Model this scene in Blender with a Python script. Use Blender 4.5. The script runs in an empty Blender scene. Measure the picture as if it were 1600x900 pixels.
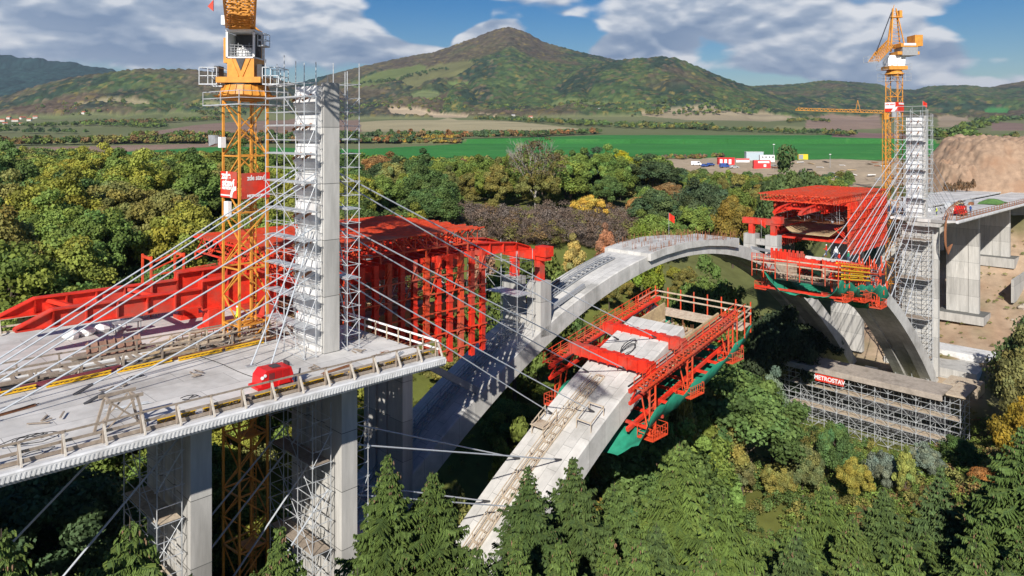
import bpy, math, random
import numpy as np
from mathutils import Vector, Matrix
random.seed(7)
S = bpy.context.scene
COL = S.collection
# ---------------------------------------------------------------- camera
CAMZ = 15.7
cam = bpy.data.cameras.new("camera"); camo = bpy.data.objects.new("camera", cam); COL.objects.link(camo)
camo.location = (0, 0, CAMZ); camo.rotation_euler = (math.radians(90), 0, 0)
cam.sensor_width = 36.0; cam.lens = 36.0 * 1150 / 1600
cam.shift_x = 0.0; cam.shift_y = -(450 - 206) / 1600.0
cam.clip_start = 0.5; cam.clip_end = 30000
S.camera = camo
# ---------------------------------------------------------------- sun, sky, exposure
SUNV = Vector((-0.36, -1.50, 1.0)).normalized()
sl = bpy.data.lights.new("sun", 'SUN'); sl.energy = 5.0; sl.angle = math.radians(0.5); sl.color = (1.0, 0.95, 0.88)
so = bpy.data.objects.new("sun", sl); COL.objects.link(so); so.location = (0, -50, 120)
so.rotation_euler = SUNV.to_track_quat('Z', 'Y').to_euler()
S.view_settings.view_transform = 'Standard'; S.view_settings.look = 'None'
S.view_settings.exposure = 0.30; S.view_settings.gamma = 1.0; S.view_settings.use_curve_mapping = False
W = bpy.data.worlds.new("World"); S.world = W; W.use_nodes = True
nt = W.node_tree; nt.nodes.clear()
def N(tree, typ, **kw):
    n = tree.nodes.new(typ)
    for k, v in kw.items():
        if k == 'inp':
            for i, val in v.items(): n.inputs[i].default_value = val
        else: setattr(n, k, v)
    return n
def build_world():
    L = nt.links.new
    out = N(nt, 'ShaderNodeOutputWorld')
    sky = N(nt, 'ShaderNodeTexSky'); sky.sky_type = 'NISHITA'; sky.sun_disc = False
    sky.sun_elevation = math.asin(SUNV.z); sky.sun_rotation = math.atan2(SUNV.x, SUNV.y) % (2 * math.pi)
    sky.altitude = 300; sky.air_density = 1.0; sky.dust_density = 0.3; sky.ozone_density = 2.0
    tc = N(nt, 'ShaderNodeTexCoord'); sep = N(nt, 'ShaderNodeSeparateXYZ'); L(tc.outputs['Generated'], sep.inputs[0])
    def M(op, a, b=None, c=None):
        n = N(nt, 'ShaderNodeMath', operation=op)
        for i, v in enumerate((a, b, c)):
            if v is None: continue
            if isinstance(v, (int, float)): n.inputs[i].default_value = v
            else: L(v, n.inputs[i])
        return n.outputs[0]
    az = M('ARCTAN2', sep.outputs[0], sep.outputs[1])
    el = M('ARCSINE', sep.outputs[2])
    def cloud(doff):
        e = M('ADD', el, doff)
        comb = N(nt, 'ShaderNodeCombineXYZ')
        L(M('MULTIPLY', az, 4.4), comb.inputs[0]); L(M('MULTIPLY', e, 10.0), comb.inputs[1]); comb.inputs[2].default_value = 3.7
        nz = N(nt, 'ShaderNodeTexNoise', inp={'Scale': 1.0, 'Detail': 8.0, 'Roughness': 0.50, 'Distortion': 0.1})
        L(comb.outputs[0], nz.inputs['Vector'])
        n2 = N(nt, 'ShaderNodeTexNoise', inp={'Scale': 2.4, 'Detail': 2.0}); L(comb.outputs[0], n2.inputs['Vector'])
        sc_ = N(nt, 'ShaderNodeVectorMath', operation='SCALE'); sc_.inputs['Scale'].default_value = .5; L(n2.outputs['Color'], sc_.inputs[0])
        wv = N(nt, 'ShaderNodeVectorMath', operation='ADD'); L(comb.outputs[0], wv.inputs[0]); L(sc_.outputs[0], wv.inputs[1])
        vo = N(nt, 'ShaderNodeTexVoronoi', feature='SMOOTH_F1', inp={'Scale': 3.4, 'Detail': 1.0, 'Roughness': .5, 'Smoothness': .4}); L(wv.outputs[0], vo.inputs['Vector'])
        return M('ADD', nz.outputs['Fac'], M('MULTIPLY', M('SUBTRACT', .42, vo.outputs['Distance']), .17))
    def blob(a0, e0, wa, we, amp):
        da = M('DIVIDE', M('SUBTRACT', az, a0), wa); de = M('DIVIDE', M('SUBTRACT', el, e0), we)
        r = M('ADD', M('MULTIPLY', da, da), M('MULTIPLY', de, de))
        return M('MULTIPLY', M('MAXIMUM', M('SUBTRACT', 1.0, r), 0.0), amp)
    def pa(px): return math.atan((px - 800) / 1150)
    def pe(py): return math.atan((206 - py) / 1150)
    bl = .065
    for px, py, wx, wy, amp in (
        (660, 20, 110, 60, -.45), (865, 62, 95, 40, -.42), (1590, 50, 120, 90, -.40), (900, 20, 90, 30, -.1),
        (430, 30, 230, 70, .20), (150, 50, 330, 90, .14), (785, 62, 85, 34, .50), (1000, 80, 110, 30, .36), (600, 80, 90, 24, .22),
        (1120, 20, 190, 60, .22), (1320, 60, 200, 90, .18), (1500, 30, 60, 24, .26), (1400, 105, 330, 26, .16), (300, 95, 330, 30, .12)):
        bl = M('ADD', bl, blob(pa(px), pe(py), wx / 1150, wy / 1150, amp))
    n0 = cloud(0.0); n1 = cloud(0.013); d0 = M('ADD', n0, bl); d1 = M('ADD', n1, bl)
    dens0 = N(nt, 'ShaderNodeMapRange', interpolation_type='SMOOTHSTEP', inp={'From Min': 0.45, 'From Max': 0.58}); L(d0, dens0.inputs['Value'])
    high = N(nt, 'ShaderNodeMapRange', interpolation_type='SMOOTHSTEP', inp={'From Min': .22, 'From Max': .42, 'To Min': 1.0, 'To Max': 0.0}); L(el, high.inputs['Value'])
    dens = N(nt, 'ShaderNodeMath', operation='MULTIPLY'); L(dens0.outputs[0], dens.inputs[0]); L(high.outputs[0], dens.inputs[1])
    lit = N(nt, 'ShaderNodeMapRange', inp={'From Min': -0.075, 'From Max': 0.095}); L(M('SUBTRACT', d0, d1), lit.inputs['Value'])
    thick = N(nt, 'ShaderNodeMapRange', inp={'From Min': 0.50, 'From Max': 0.85, 'To Min': 0.30, 'To Max': 0.0}); L(d0, thick.inputs['Value'])
    lv = M('ADD', M('MULTIPLY', lit.outputs[0], 0.85), thick.outputs[0])
    cr = N(nt, 'ShaderNodeValToRGB'); L(lv, cr.inputs[0])
    cr.color_ramp.elements[0].position = 0.05; cr.color_ramp.elements[0].color = (0.23, 0.32, 0.48, 1)
    cr.color_ramp.elements[1].position = 0.95; cr.color_ramp.elements[1].color = (0.86, 0.88, 0.92, 1)
    e = cr.color_ramp.elements.new(0.5); e.color = (0.42, 0.50, 0.63, 1)
    bg = N(nt, 'ShaderNodeBackground'); bg.inputs['Strength'].default_value = 0.062
    hs = N(nt, 'ShaderNodeHueSaturation', inp={'Hue': .512, 'Saturation': 1.65, 'Value': 0.95}); L(sky.outputs[0], hs.inputs['Color']); L(hs.outputs[0], bg.inputs['Color'])
    bc = N(nt, 'ShaderNodeBackground'); bc.inputs['Strength'].default_value = 0.78; L(cr.outputs[0], bc.inputs['Color'])
    mx = N(nt, 'ShaderNodeMixShader'); L(dens.outputs[0], mx.inputs[0]); L(bg.outputs[0], mx.inputs[1]); L(bc.outputs[0], mx.inputs[2])
    L(mx.outputs[0], out.inputs['Surface'])
build_world()

# ---------------------------------------------------------------- frame of the bridge: s along, t across (away from us), z up
P1 = (-12.85, 52.4); TH = math.atan2(.712, .702); CS, SN = math.cos(TH), math.sin(TH)
def B(s, t, z=0.0): return Vector((P1[0] + CS * s - SN * t, P1[1] + SN * s + CS * t, z))
def ST(x, y):
    dx, dy = x - P1[0], y - P1[1]; return CS * dx + SN * dy, -SN * dx + CS * dy
def zd(s): return -0.015 * s                                    # deck level
def za(s): return -1.4 - 32.3 * ((s - 70) / 70.0) ** 2          # top of an arch rib

# ---------------------------------------------------------------- materials
MATS = {}
def mat(name, col, rough=.8, var=.15, scale=3.0, metal=0.0, bump=0.0, stain=None, objcol=False, attr=None, detail=4.0, spec=.4, stretch=(1, 1, 1), joints=0.0, pan=0.0):
    if name in MATS: return MATS[name]
    m = bpy.data.materials.new(name); m.use_nodes = True; MATS[name] = m
    t = m.node_tree; t.nodes.clear(); L = t.links.new
    out = N(t, 'ShaderNodeOutputMaterial'); b = N(t, 'ShaderNodeBsdfPrincipled'); L(b.outputs[0], out.inputs[0])
    b.inputs['Roughness'].default_value = rough; b.inputs['Metallic'].default_value = metal; b.inputs['Specular IOR Level'].default_value = spec
    tc = N(t, 'ShaderNodeTexCoord'); mp = N(t, 'ShaderNodeMapping'); mp.inputs['Scale'].default_value = stretch; L(tc.outputs['Object'], mp.inputs[0])
    nz = N(t, 'ShaderNodeTexNoise', inp={'Scale': scale, 'Detail': detail, 'Roughness': .6}); L(mp.outputs[0], nz.inputs['Vector'])
    mr = N(t, 'ShaderNodeMapRange', inp={'From Min': .25, 'From Max': .75, 'To Min': 1 - var, 'To Max': 1 + var}); L(nz.outputs['Fac'], mr.inputs['Value'])
    base = None
    if attr:
        a = N(t, 'ShaderNodeAttribute'); a.attribute_name = attr; base = a.outputs['Color']
    elif objcol:
        oi = N(t, 'ShaderNodeObjectInfo'); base = oi.outputs['Color']
    mul = N(t, 'ShaderNodeVectorMath', operation='SCALE')
    if base is not None: L(base, mul.inputs[0])
    else: mul.inputs[0].default_value = col[:3]
    L(mr.outputs[0], mul.inputs['Scale']); c = mul.outputs[0]
    if stain:
        n2 = N(t, 'ShaderNodeTexNoise', inp={'Scale': scale * .23, 'Detail': 5.0, 'Roughness': .65}); L(mp.outputs[0], n2.inputs['Vector'])
        r2 = N(t, 'ShaderNodeMapRange', inp={'From Min': .48, 'From Max': .68}); L(n2.outputs['Fac'], r2.inputs['Value'])
        mx = N(t, 'ShaderNodeMix', data_type='RGBA'); L(r2.outputs[0], mx.inputs['Factor']); L(c, mx.inputs['A']); mx.inputs['B'].default_value = (*stain, 1); c = mx.outputs['Result']
    if pan:      # shutter panel joints and a slightly different tone in every panel
        br = N(t, 'ShaderNodeTexBrick', inp={'Scale': 1.0, 'Mortar Size': .02, 'Mortar Smooth': .1, 'Bias': 0.0, 'Brick Width': pan, 'Row Height': pan * .5}); br.inputs['Color1'].default_value = (.84, .84, .84, 1); br.inputs['Color2'].default_value = (1.06, 1.06, 1.06, 1); br.inputs['Mortar'].default_value = (.5, .5, .5, 1)
        L(tc.outputs['Object'], br.inputs['Vector']); mm = N(t, 'ShaderNodeVectorMath', operation='MULTIPLY'); L(c, mm.inputs[0]); L(br.outputs['Color'], mm.inputs[1]); c = mm.outputs[0]
    if joints:
        sp = N(t, 'ShaderNodeSeparateXYZ'); L(tc.outputs['Object'], sp.inputs[0])
        dv = N(t, 'ShaderNodeMath', operation='DIVIDE'); L(sp.outputs[2], dv.inputs[0]); dv.inputs[1].default_value = joints
        fr = N(t, 'ShaderNodeMath', operation='FRACT'); L(dv.outputs[0], fr.inputs[0])
        lt = N(t, 'ShaderNodeMath', operation='LESS_THAN'); L(fr.outputs[0], lt.inputs[0]); lt.inputs[1].default_value = .05 / joints
        # each lift has its own tone
        fl = N(t, 'ShaderNodeMath', operation='FLOOR'); L(dv.outputs[0], fl.inputs[0])
        wn = N(t, 'ShaderNodeTexWhiteNoise', noise_dimensions='1D'); L(fl.outputs[0], wn.inputs['W'])
        r3 = N(t, 'ShaderNodeMapRange', inp={'To Min': .80, 'To Max': 1.08}); L(wn.outputs['Value'], r3.inputs['Value'])
        m3 = N(t, 'ShaderNodeVectorMath', operation='SCALE'); L(c, m3.inputs[0]); L(r3.outputs[0], m3.inputs['Scale'])
        mx = N(t, 'ShaderNodeMix', data_type='RGBA'); L(lt.outputs[0], mx.inputs['Factor']); L(m3.outputs[0], mx.inputs['A']); mx.inputs['B'].default_value = (.14, .14, .13, 1); c = mx.outputs['Result']
    L(c, b.inputs['Base Color'])
    if bump:
        bp = N(t, 'ShaderNodeBump', inp={'Strength': bump, 'Distance': .05}); L(nz.outputs['Fac'], bp.inputs['Height']); L(bp.outputs[0], b.inputs['Normal'])
    return m
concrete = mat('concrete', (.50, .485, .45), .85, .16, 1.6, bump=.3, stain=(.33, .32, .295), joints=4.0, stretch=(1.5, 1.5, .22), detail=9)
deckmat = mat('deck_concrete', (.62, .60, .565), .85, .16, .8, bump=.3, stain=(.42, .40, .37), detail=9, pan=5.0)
archmat = mat('arch_concrete', (.56, .545, .51), .85, .15, 1.0, bump=.3, stain=(.37, .36, .33), detail=9, pan=2.4)
whitec = mat('white_cladding', (.66, .66, .65), .7, .12, 2.0, stain=(.45, .44, .42))
red = mat('red_paint', (.68, .034, .014), .62, .38, 1.1, stain=(.38, .10, .07), detail=9, spec=.3)
redorange = mat('orange_red_paint', (.70, .075, .024), .62, .38, 1.1, stain=(.44, .14, .09), detail=9, spec=.3)
yellow = mat('crane_yellow', (.66, .285, .042), .5, .25, 2.0, stain=(.50, .22, .04))
beamyellow = mat('beam_yellow', (.78, .46, .02), .6, .15, 4.0)
galv = mat('galvanised_steel', (.55, .57, .58), .45, .2, 4.0, metal=.35)
cablem = mat('cable_sheath', (.46, .49, .52), .45, .08, 3.0)
timber = mat('timber', (.31, .255, .20), .85, .3, 6.0, stretch=(1, 1, 1), stain=(.24, .19, .15))
paletimber = mat('pale_timber', (.52, .43, .32), .85, .25, 5.0, stain=(.36, .27, .19))
ply = mat('plywood', (.48, .36, .20), .8, .2, 3.0, stain=(.33, .23, .14))
dark = mat('dark_metal', (.05, .05, .055), .5, .3, 5.0)
black = mat('black_rubber', (.02, .02, .02), .7, .2, 5.0)
grey = mat('grey_metal', (.30, .31, .32), .5, .2, 4.0)
rust = mat('rusty_steel', (.26, .11, .05), .85, .3, 9.0)
white = mat('white_paint', (.80, .80, .79), .5, .06, 4.0)
purple = mat('oxide_red_steel', (.20, .045, .06), .6, .2, 5.0)
greennet = mat('green_net', (.018, .25, .15), .8, .25, 1.5)
hivis = mat('hi_vis', (.60, .72, .05), .7, .1, 8.0)
skin = mat('skin', (.55, .33, .23), .6, .05, 8.0)
trousers = mat('work_trousers', (.06, .08, .14), .8, .2, 8.0)
blue = mat('blue_paint', (.04, .09, .30), .35, .1, 3.0)
glass = mat('dark_glass', (.03, .04, .05), .15, .1, 3.0)

# ---------------------------------------------------------------- builders
class MB:
    def __init__(s): s.v = []; s.f = []
    def quadbox(s, pts):            # 8 corners: bottom loop 0-3, top loop 4-7
        n = len(s.v); s.v += [tuple(p) for p in pts]
        for a in ((0, 3, 2, 1), (4, 5, 6, 7), (0, 1, 5, 4), (1, 2, 6, 5), (2, 3, 7, 6), (3, 0, 4, 7)): s.f.append(tuple(n + i for i in a))
        return s
    def box(s, a0, a1, b0, b1, c0, c1):
        return s.quadbox([(a0, b0, c0), (a1, b0, c0), (a1, b1, c0), (a0, b1, c0), (a0, b0, c1), (a1, b0, c1), (a1, b1, c1), (a0, b1, c1)])
    def beam(s, p, q, w, h=None, up=(0, 0, 1)):
        h = w if h is None else h
        p = Vector(p); q = Vector(q); d = q - p
        if d.length < 1e-6: return s
        d.normalize(); u = Vector(up)
        if abs(d.dot(u)) > .98: u = Vector((1, 0, 0))
        r = d.cross(u).normalized() * (w / 2); u2 = r.cross(d).normalized() * (h / 2)
        return s.quadbox([p - r - u2, p + r - u2, q + r - u2, q - r - u2, p - r + u2, p + r + u2, q + r + u2, q - r + u2])
    def tube(s, p, q, r, n=6, r2=None, cap=True):
        p = Vector(p); q = Vector(q); d = (q - p); r2 = r if r2 is None else r2
        if d.length < 1e-6: return s
        d.normalize(); u = Vector((0, 0, 1)) if abs(d.z) < .95 else Vector((1, 0, 0))
        a = d.cross(u).normalized(); b = d.cross(a)
        k = len(s.v)
        for c, rr in ((p, r), (q, r2)):
            for i in range(n):
                an = 2 * math.pi * i / n; s.v.append(tuple(c + (a * math.cos(an) + b * math.sin(an)) * rr))
        for i in range(n): s.f.append((k + i, k + (i + 1) % n, k + n + (i + 1) % n, k + n + i))
        if cap: s.f.append(tuple(k + i for i in reversed(range(n)))); s.f.append(tuple(k + n + i for i in range(n)))
        return s
    def path(s, pts, r, n=6):
        for a, b in zip(pts[:-1], pts[1:]): s.tube(a, b, r, n)
        return s
    def prism(s, poly, ext):        # polygon points, extruded by a vector
        n = len(poly); k = len(s.v); e = Vector(ext)
        s.v += [tuple(Vector(p)) for p in poly] + [tuple(Vector(p) + e) for p in poly]
        s.f.append(tuple(k + i for i in reversed(range(n)))); s.f.append(tuple(k + n + i for i in range(n)))
        for i in range(n): s.f.append((k + i, k + (i + 1) % n, k + n + (i + 1) % n, k + n + i))
        return s
    def sweep(s, rings):            # list of equal-length closed rings
        k = len(s.v); n = len(rings[0])
        for r in rings: s.v += [tuple(p) for p in r]
        for j in range(len(rings) - 1):
            for i in range(n):
                a = k + j * n; s.f.append((a + i, a + (i + 1) % n, a + n + (i + 1) % n, a + n + i))
        s.f.append(tuple(k + i for i in reversed(range(n)))); s.f.append(tuple(k + (len(rings) - 1) * n + i for i in range(n)))
        return s
    def build(s, name, m, parent=None, fix=True):
        me = bpy.data.meshes.new(name)
        o = bpy.data.objects.new(name, me); COL.objects.link(o)
        off = Vector((0, 0, 0))
        if parent is not None:
            o.parent = parent; off = Vector(parent.get('_o', (0, 0, 0)))
            o['_o'] = tuple(off)
        me.from_pydata([tuple(Vector(p) - off) for p in s.v], [], s.f)
        if fix:
            import bmesh
            bm = bmesh.new(); bm.from_mesh(me); bmesh.ops.recalc_face_normals(bm, faces=bm.faces); bm.to_mesh(me); bm.free()
        me.materials.append(m); me.update()
        return o
def tag(o, label, cat, group=None, kind=None):
    if label: o['label'] = label
    if cat: o['category'] = cat
    if group: o['group'] = group
    if kind: o['kind'] = kind
    return o
def bthing(name, label, cat, s, t, z, group=None):      # an Empty standing in the bridge frame
    o = bpy.data.objects.new(name, None); COL.objects.link(o); o.empty_display_size = .5
    o.location = B(s, t, z); o.rotation_euler = (0, 0, TH); o['_o'] = (s, t, z)
    return tag(o, label, cat, group)
def bmesh_thing(mb, name, m, label, cat, s, t, z, group=None, kind=None):
    me_root = {'_o': (s, t, z)}
    off = Vector((s, t, z)); mb.v = [tuple(Vector(p) - off) for p in mb.v]
    o = mb.build(name, m); o.location = B(s, t, z); o.rotation_euler = (0, 0, TH)
    return tag(o, label, cat, group, kind)
def wthing(name, label, cat, loc, rz=0, group=None):
    o = bpy.data.objects.new(name, None); COL.objects.link(o); o.empty_display_size = .5
    o.location = loc; o.rotation_euler = (0, 0, rz); o['_o'] = (0, 0, 0)
    return tag(o, label, cat, group)
def copy_tree(o, parent=None):
    c = o.copy(); COL.objects.link(c)
    if parent is not None: c.parent = parent
    for ch in o.children: copy_tree(ch, c)
    return c
def npmesh(name, verts, faces, m, cols=None, cname='lv', smooth=False):
    me = bpy.data.meshes.new(name); verts = np.asarray(verts, np.float32); faces = np.asarray(faces, np.int32)
    k = faces.shape[1]
    me.vertices.add(len(verts)); me.vertices.foreach_set('co', verts.ravel())
    me.loops.add(faces.size); me.loops.foreach_set('vertex_index', faces.ravel())
    me.polygons.add(len(faces)); me.polygons.foreach_set('loop_start', np.arange(0, faces.size, k, dtype=np.int32))
    me.polygons.foreach_set('loop_total', np.full(len(faces), k, np.int32))
    if smooth: me.polygons.foreach_set('use_smooth', np.ones(len(faces), bool))
    if cols is not None:
        dom = 'POINT' if len(cols) == len(verts) else 'FACE'
        a = me.attributes.new(cname, 'FLOAT_COLOR', dom); c = np.ones((len(cols), 4), np.float32); c[:, :3] = cols; a.data.foreach_set('color', c.ravel())
    me.materials.append(m); me.update(); me.validate()
    return me
# ================================================================ TERRAIN
def ss(a, b, x):
    t = np.clip((x - a) / (b - a), 0, 1); return t * t * (3 - 2 * t)
PS = np.array([-200, -90, -45, -20, -6, 6, 20, 45, 75, 95, 112, 122, 136, 150, 165, 180, 195, 212, 230, 260, 600])
PZ = np.array([-6, -9, -15, -20, -29, -35, -39, -41, -39, -39.5, -43, -43, -37.5, -33.5, -31.5, -28, -24, -16, -7, -4.5, -4.5])
def vnoise(x, y, seed=0):
    xi = np.floor(x).astype(np.int64); yi = np.floor(y).astype(np.int64); fx = x - xi; fy = y - yi
    fx = fx * fx * (3 - 2 * fx); fy = fy * fy * (3 - 2 * fy)
    def h(a, b):
        n = (a * 374761393 + b * 668265263 + seed * 974711) & 0xffffffff; n = ((n ^ (n >> 13)) * 1274126177) & 0xffffffff
        return ((n ^ (n >> 16)) & 0xffff) / 65535.0
    return (h(xi, yi) * (1 - fx) + h(xi + 1, yi) * fx) * (1 - fy) + (h(xi, yi + 1) * (1 - fx) + h(xi + 1, yi + 1) * fx) * fy
def fbm(x, y, o=4, seed=0):
    r = 0; a = .5; t = 0
    for i in range(o): r = r + a * vnoise(x * 2 ** i, y * 2 ** i, seed + i); t += a; a *= .5
    return r / t
RIDGES = [   # distance, front width, back width, silhouette (px, py in the photograph), base level
    (6800, 2600, 900, [(-500, 120), (-100, 80), (0, 86), (60, 92), (110, 98), (180, 110), (250, 145), (330, 200), (1800, 220)]),
    (3500, 1000, 700, [(-600, 190), (-60, 172), (20, 150), (60, 137), (110, 125), (170, 116), (220, 111), (300, 112), (350, 118), (420, 123), (480, 140), (560, 168), (700, 200), (1800, 220)]),
    (5200, 2400, 1200, [(-500, 220), (330, 190), (400, 155), (480, 128), (550, 110), (620, 94), (680, 83), (740, 62), (765, 52), (782, 46), (797, 44), (806, 47), (820, 52), (850, 68), (900, 82), (950, 93), (1000, 104), (1060, 118), (1150, 150), (1300, 200), (1900, 220)]),
    (4100, 1500, 900, [(-500, 220), (760, 200), (850, 140), (900, 112), (950, 99), (990, 94), (1030, 91), (1060, 94), (1090, 107), (1130, 124), (1180, 141), (1260, 170), (1400, 200), (1900, 220)]),
    (5600, 2600, 900, [(-500, 220), (1050, 180), (1120, 142), (1170, 137), (1250, 133), (1290, 128), (1340, 131), (1375, 134), (1390, 141), (1430, 143), (1450, 137), (1510, 135), (1545, 139), (1600, 129), (1700, 118), (2000, 130)]),
    (1900, 700, 500, [(-500, 230), (1120, 215), (1200, 186), (1280, 181), (1340, 179), (1390, 184), (1440, 195), (1500, 193), (1600, 190), (1750, 185), (2000, 190)]),
]
def smooth_h(x, y):
    s = CS * (x - P1[0]) + SN * (y - P1[1]); t = -SN * (x - P1[0]) + CS * (y - P1[1])
    sp = s - .25 * np.maximum(t - 22, 0) + .12 * np.minimum(t + 10, 0)
    P = np.interp(sp, PS, PZ)
    w = ss(20, 98, t)
    g = P * (1 - w) + (-6.0) * w
    g = g + 17 * ss(0, 55, -t) * ss(20, 60, s) * (1 - ss(118, 135, s))
    g = g + ss(500, 1500, y) * 12.0 + ss(1300, 2600, y) * 50 + ss(2600, 8000, y) * 40
    # hills
    best = np.zeros_like(g)
    for D, wf, wb, pts in RIDGES:
        px = 800 + 1150 * x / np.maximum(y, 1500)          # bearing of the hill profile
        pz = np.interp(px, [p[0] for p in pts], [p[1] for p in pts])
        H = CAMZ + (206 - pz) * D / 1150.0
        d = (y - D)
        f = np.where(d < 0, np.clip(1 + d / wf, 0, 1), np.clip(1 - d / wb, 0, 1))
        f = f ** 1.15 if D > 3000 else f * f * (3 - 2 * f)
        base = -6 + 12 + 50
        best = np.maximum(best, np.maximum(H - base, 0) * f + ((fbm(x / 420.0, y / 420.0, 3, 5) - .5) * 190 - 60 * (1 - np.abs(fbm(x / 260.0 + 7, y / 700.0, 3, 15) - .5) * 2) ** 4) * np.clip(f * 3, 0, 1) * (1 - f) * (D > 3000))
    g = np.maximum(g, np.where(y > 1000, g * 0 + best + (6 + ss(1300, 2600, y) * 50), g))
    return g
def near_detail(x, y):
    return (fbm(x / 9.0, y / 9.0, 3, 11) - .5) * 2.0 * (1 - ss(500, 900, y)) + (fbm(x / 60.0, y / 60.0, 2, 3) - .5) * 4 * ss(60, 200, y) * (1 - ss(450, 700, y))
def ground(x, y):
    x = np.atleast_1d(np.asarray(x, float)); y = np.atleast_1d(np.asarray(y, float)); r = smooth_h(x, y) + near_detail(x, y)
    return r
def gz(x, y): return float(ground(x, y)[0])
YS = np.concatenate([np.linspace(25, 900, 900), np.linspace(901, 7500, 3300)])
def hit(px, py, zoff=0):       # where on the land a bearing and elevation meet the ground (used once to lay out fields, trees, houses)
    x = (px - 800) / 1150.0 * YS; h = ground(x, YS) + zoff; z = CAMZ - (py - 206) * YS / 1150.0
    k = np.argmax(h >= z)
    if h[k] < z[k]: k = len(YS) - 1
    return float(x[k]), float(YS[k])
def inpoly(x, y, poly):
    c = np.zeros(x.shape, bool); n = len(poly)
    for i in range(n):
        x0, y0 = poly[i]; x1, y1 = poly[(i + 1) % n]
        if y0 == y1: continue
        k = ((y0 > y) != (y1 > y)) & (x < (x1 - x0) * (y - y0) / (y1 - y0) + x0); c ^= k
    return c
PARCELS = [  # (points, colour)
    ([(-200, 262), (-200, 247), (120, 241), (350, 229), (560, 233), (700, 226), (850, 214), (940, 211), (1300, 211), (1460, 224), (1600, 229), (1800, 232), (1800, 246), (1475, 246), (1300, 249), (1180, 250), (1060, 246), (990, 246), (850, 262), (560, 268), (300, 262)], (.045, .20, .042)),
    ([(-200, 243), (0, 231), (345, 221), (352, 228), (120, 240), (-200, 250)], (.27, .19, .14)),
    ([(550, 192), (700, 184), (800, 190), (935, 204), (700, 205), (550, 206)], (.36, .31, .18)),
    ([(200, 210), (300, 196), (345, 192), (560, 186), (565, 206), (345, 209)], (.24, .165, .125)),
    ([(605, 170), (640, 170), (780, 183), (700, 184), (610, 180)], (.42, .33, .22)),
    ([(985, 178), (1150, 176), (1200, 178), (1290, 186), (1200, 190), (1060, 186)], (.33, .27, .17)),
    ([(1200, 205), (1215, 196), (1290, 199), (1290, 206)], (.22, .22, .10)),
    ([(1258, 200), (1262, 186), (1300, 180), (1375, 182), (1378, 200), (1320, 205)], (.27, .19, .14)),
    ([(1466, 183), (1510, 184), (1518, 197), (1466, 199)], (.31, .24, .16)),
    ([(1545, 190), (1600, 193), (1600, 204), (1550, 204)], (.22, .15, .12)),
    ([(1300, 208), (1420, 208), (1420, 218), (1300, 214)], (.22, .14, .12)),
    ([(1490, 215), (1600, 206), (1700, 206), (1700, 224), (1520, 223)], (.19, .19, .09)),
    ([(115, 165), (230, 160), (235, 168), (120, 171)], (.30, .26, .15)),
    ([(265, 168), (345, 162), (345, 172), (270, 174)], (.26, .26, .12)),
    ([(1540, 171), (1575, 171), (1575, 181), (1540, 180)], (.05, .17, .05)),
    ([(548, 131), (600, 112), (655, 102), (668, 106), (640, 122), (600, 134), (552, 140)], (.13, .16, .05)),
    ([(600, 128), (690, 100), (735, 97), (745, 102), (700, 125), (655, 138)], (.15, .15, .06)),
    ([(700, 128), (733, 128), (730, 136), (700, 135)], (.14, .19, .06)),
    ([(640, 150), (660, 143), (690, 150), (680, 157), (645, 157)], (.17, .2, .08)),
    ([(860, 163), (935, 163), (1040, 162), (1045, 170), (860, 172)], (.15, .18, .07)),
]
YARD = [(1000, 262), (1010, 250), (1130, 246), (1180, 250), (1400, 251), (1480, 262), (1480, 290), (1330, 292), (1060, 272)]
def cells(x, y, size, seed=0):
    gx = x / size; gy = y / size; ix = np.floor(gx).astype(np.int64); iy = np.floor(gy).astype(np.int64)
    bd = np.full(x.shape, 9.0); bi = np.zeros(x.shape)
    def h(a, b, k):
        n = (a * 374761393 + b * 668265263 + (seed + k) * 974711) & 0xffffffff; n = ((n ^ (n >> 13)) * 1274126177) & 0xffffffff
        return ((n ^ (n >> 16)) & 0xffff) / 65535.0
    for dx in (-1, 0, 1):
        for dy in (-1, 0, 1):
            a = ix + dx; b = iy + dy; d = (gx - a - h(a, b, 1)) ** 2 + (gy - b - h(a, b, 2)) ** 2
            k = d < bd; bd = np.where(k, d, bd); bi = np.where(k, h(a, b, 3), bi)
    return np.sqrt(bd), bi
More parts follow.
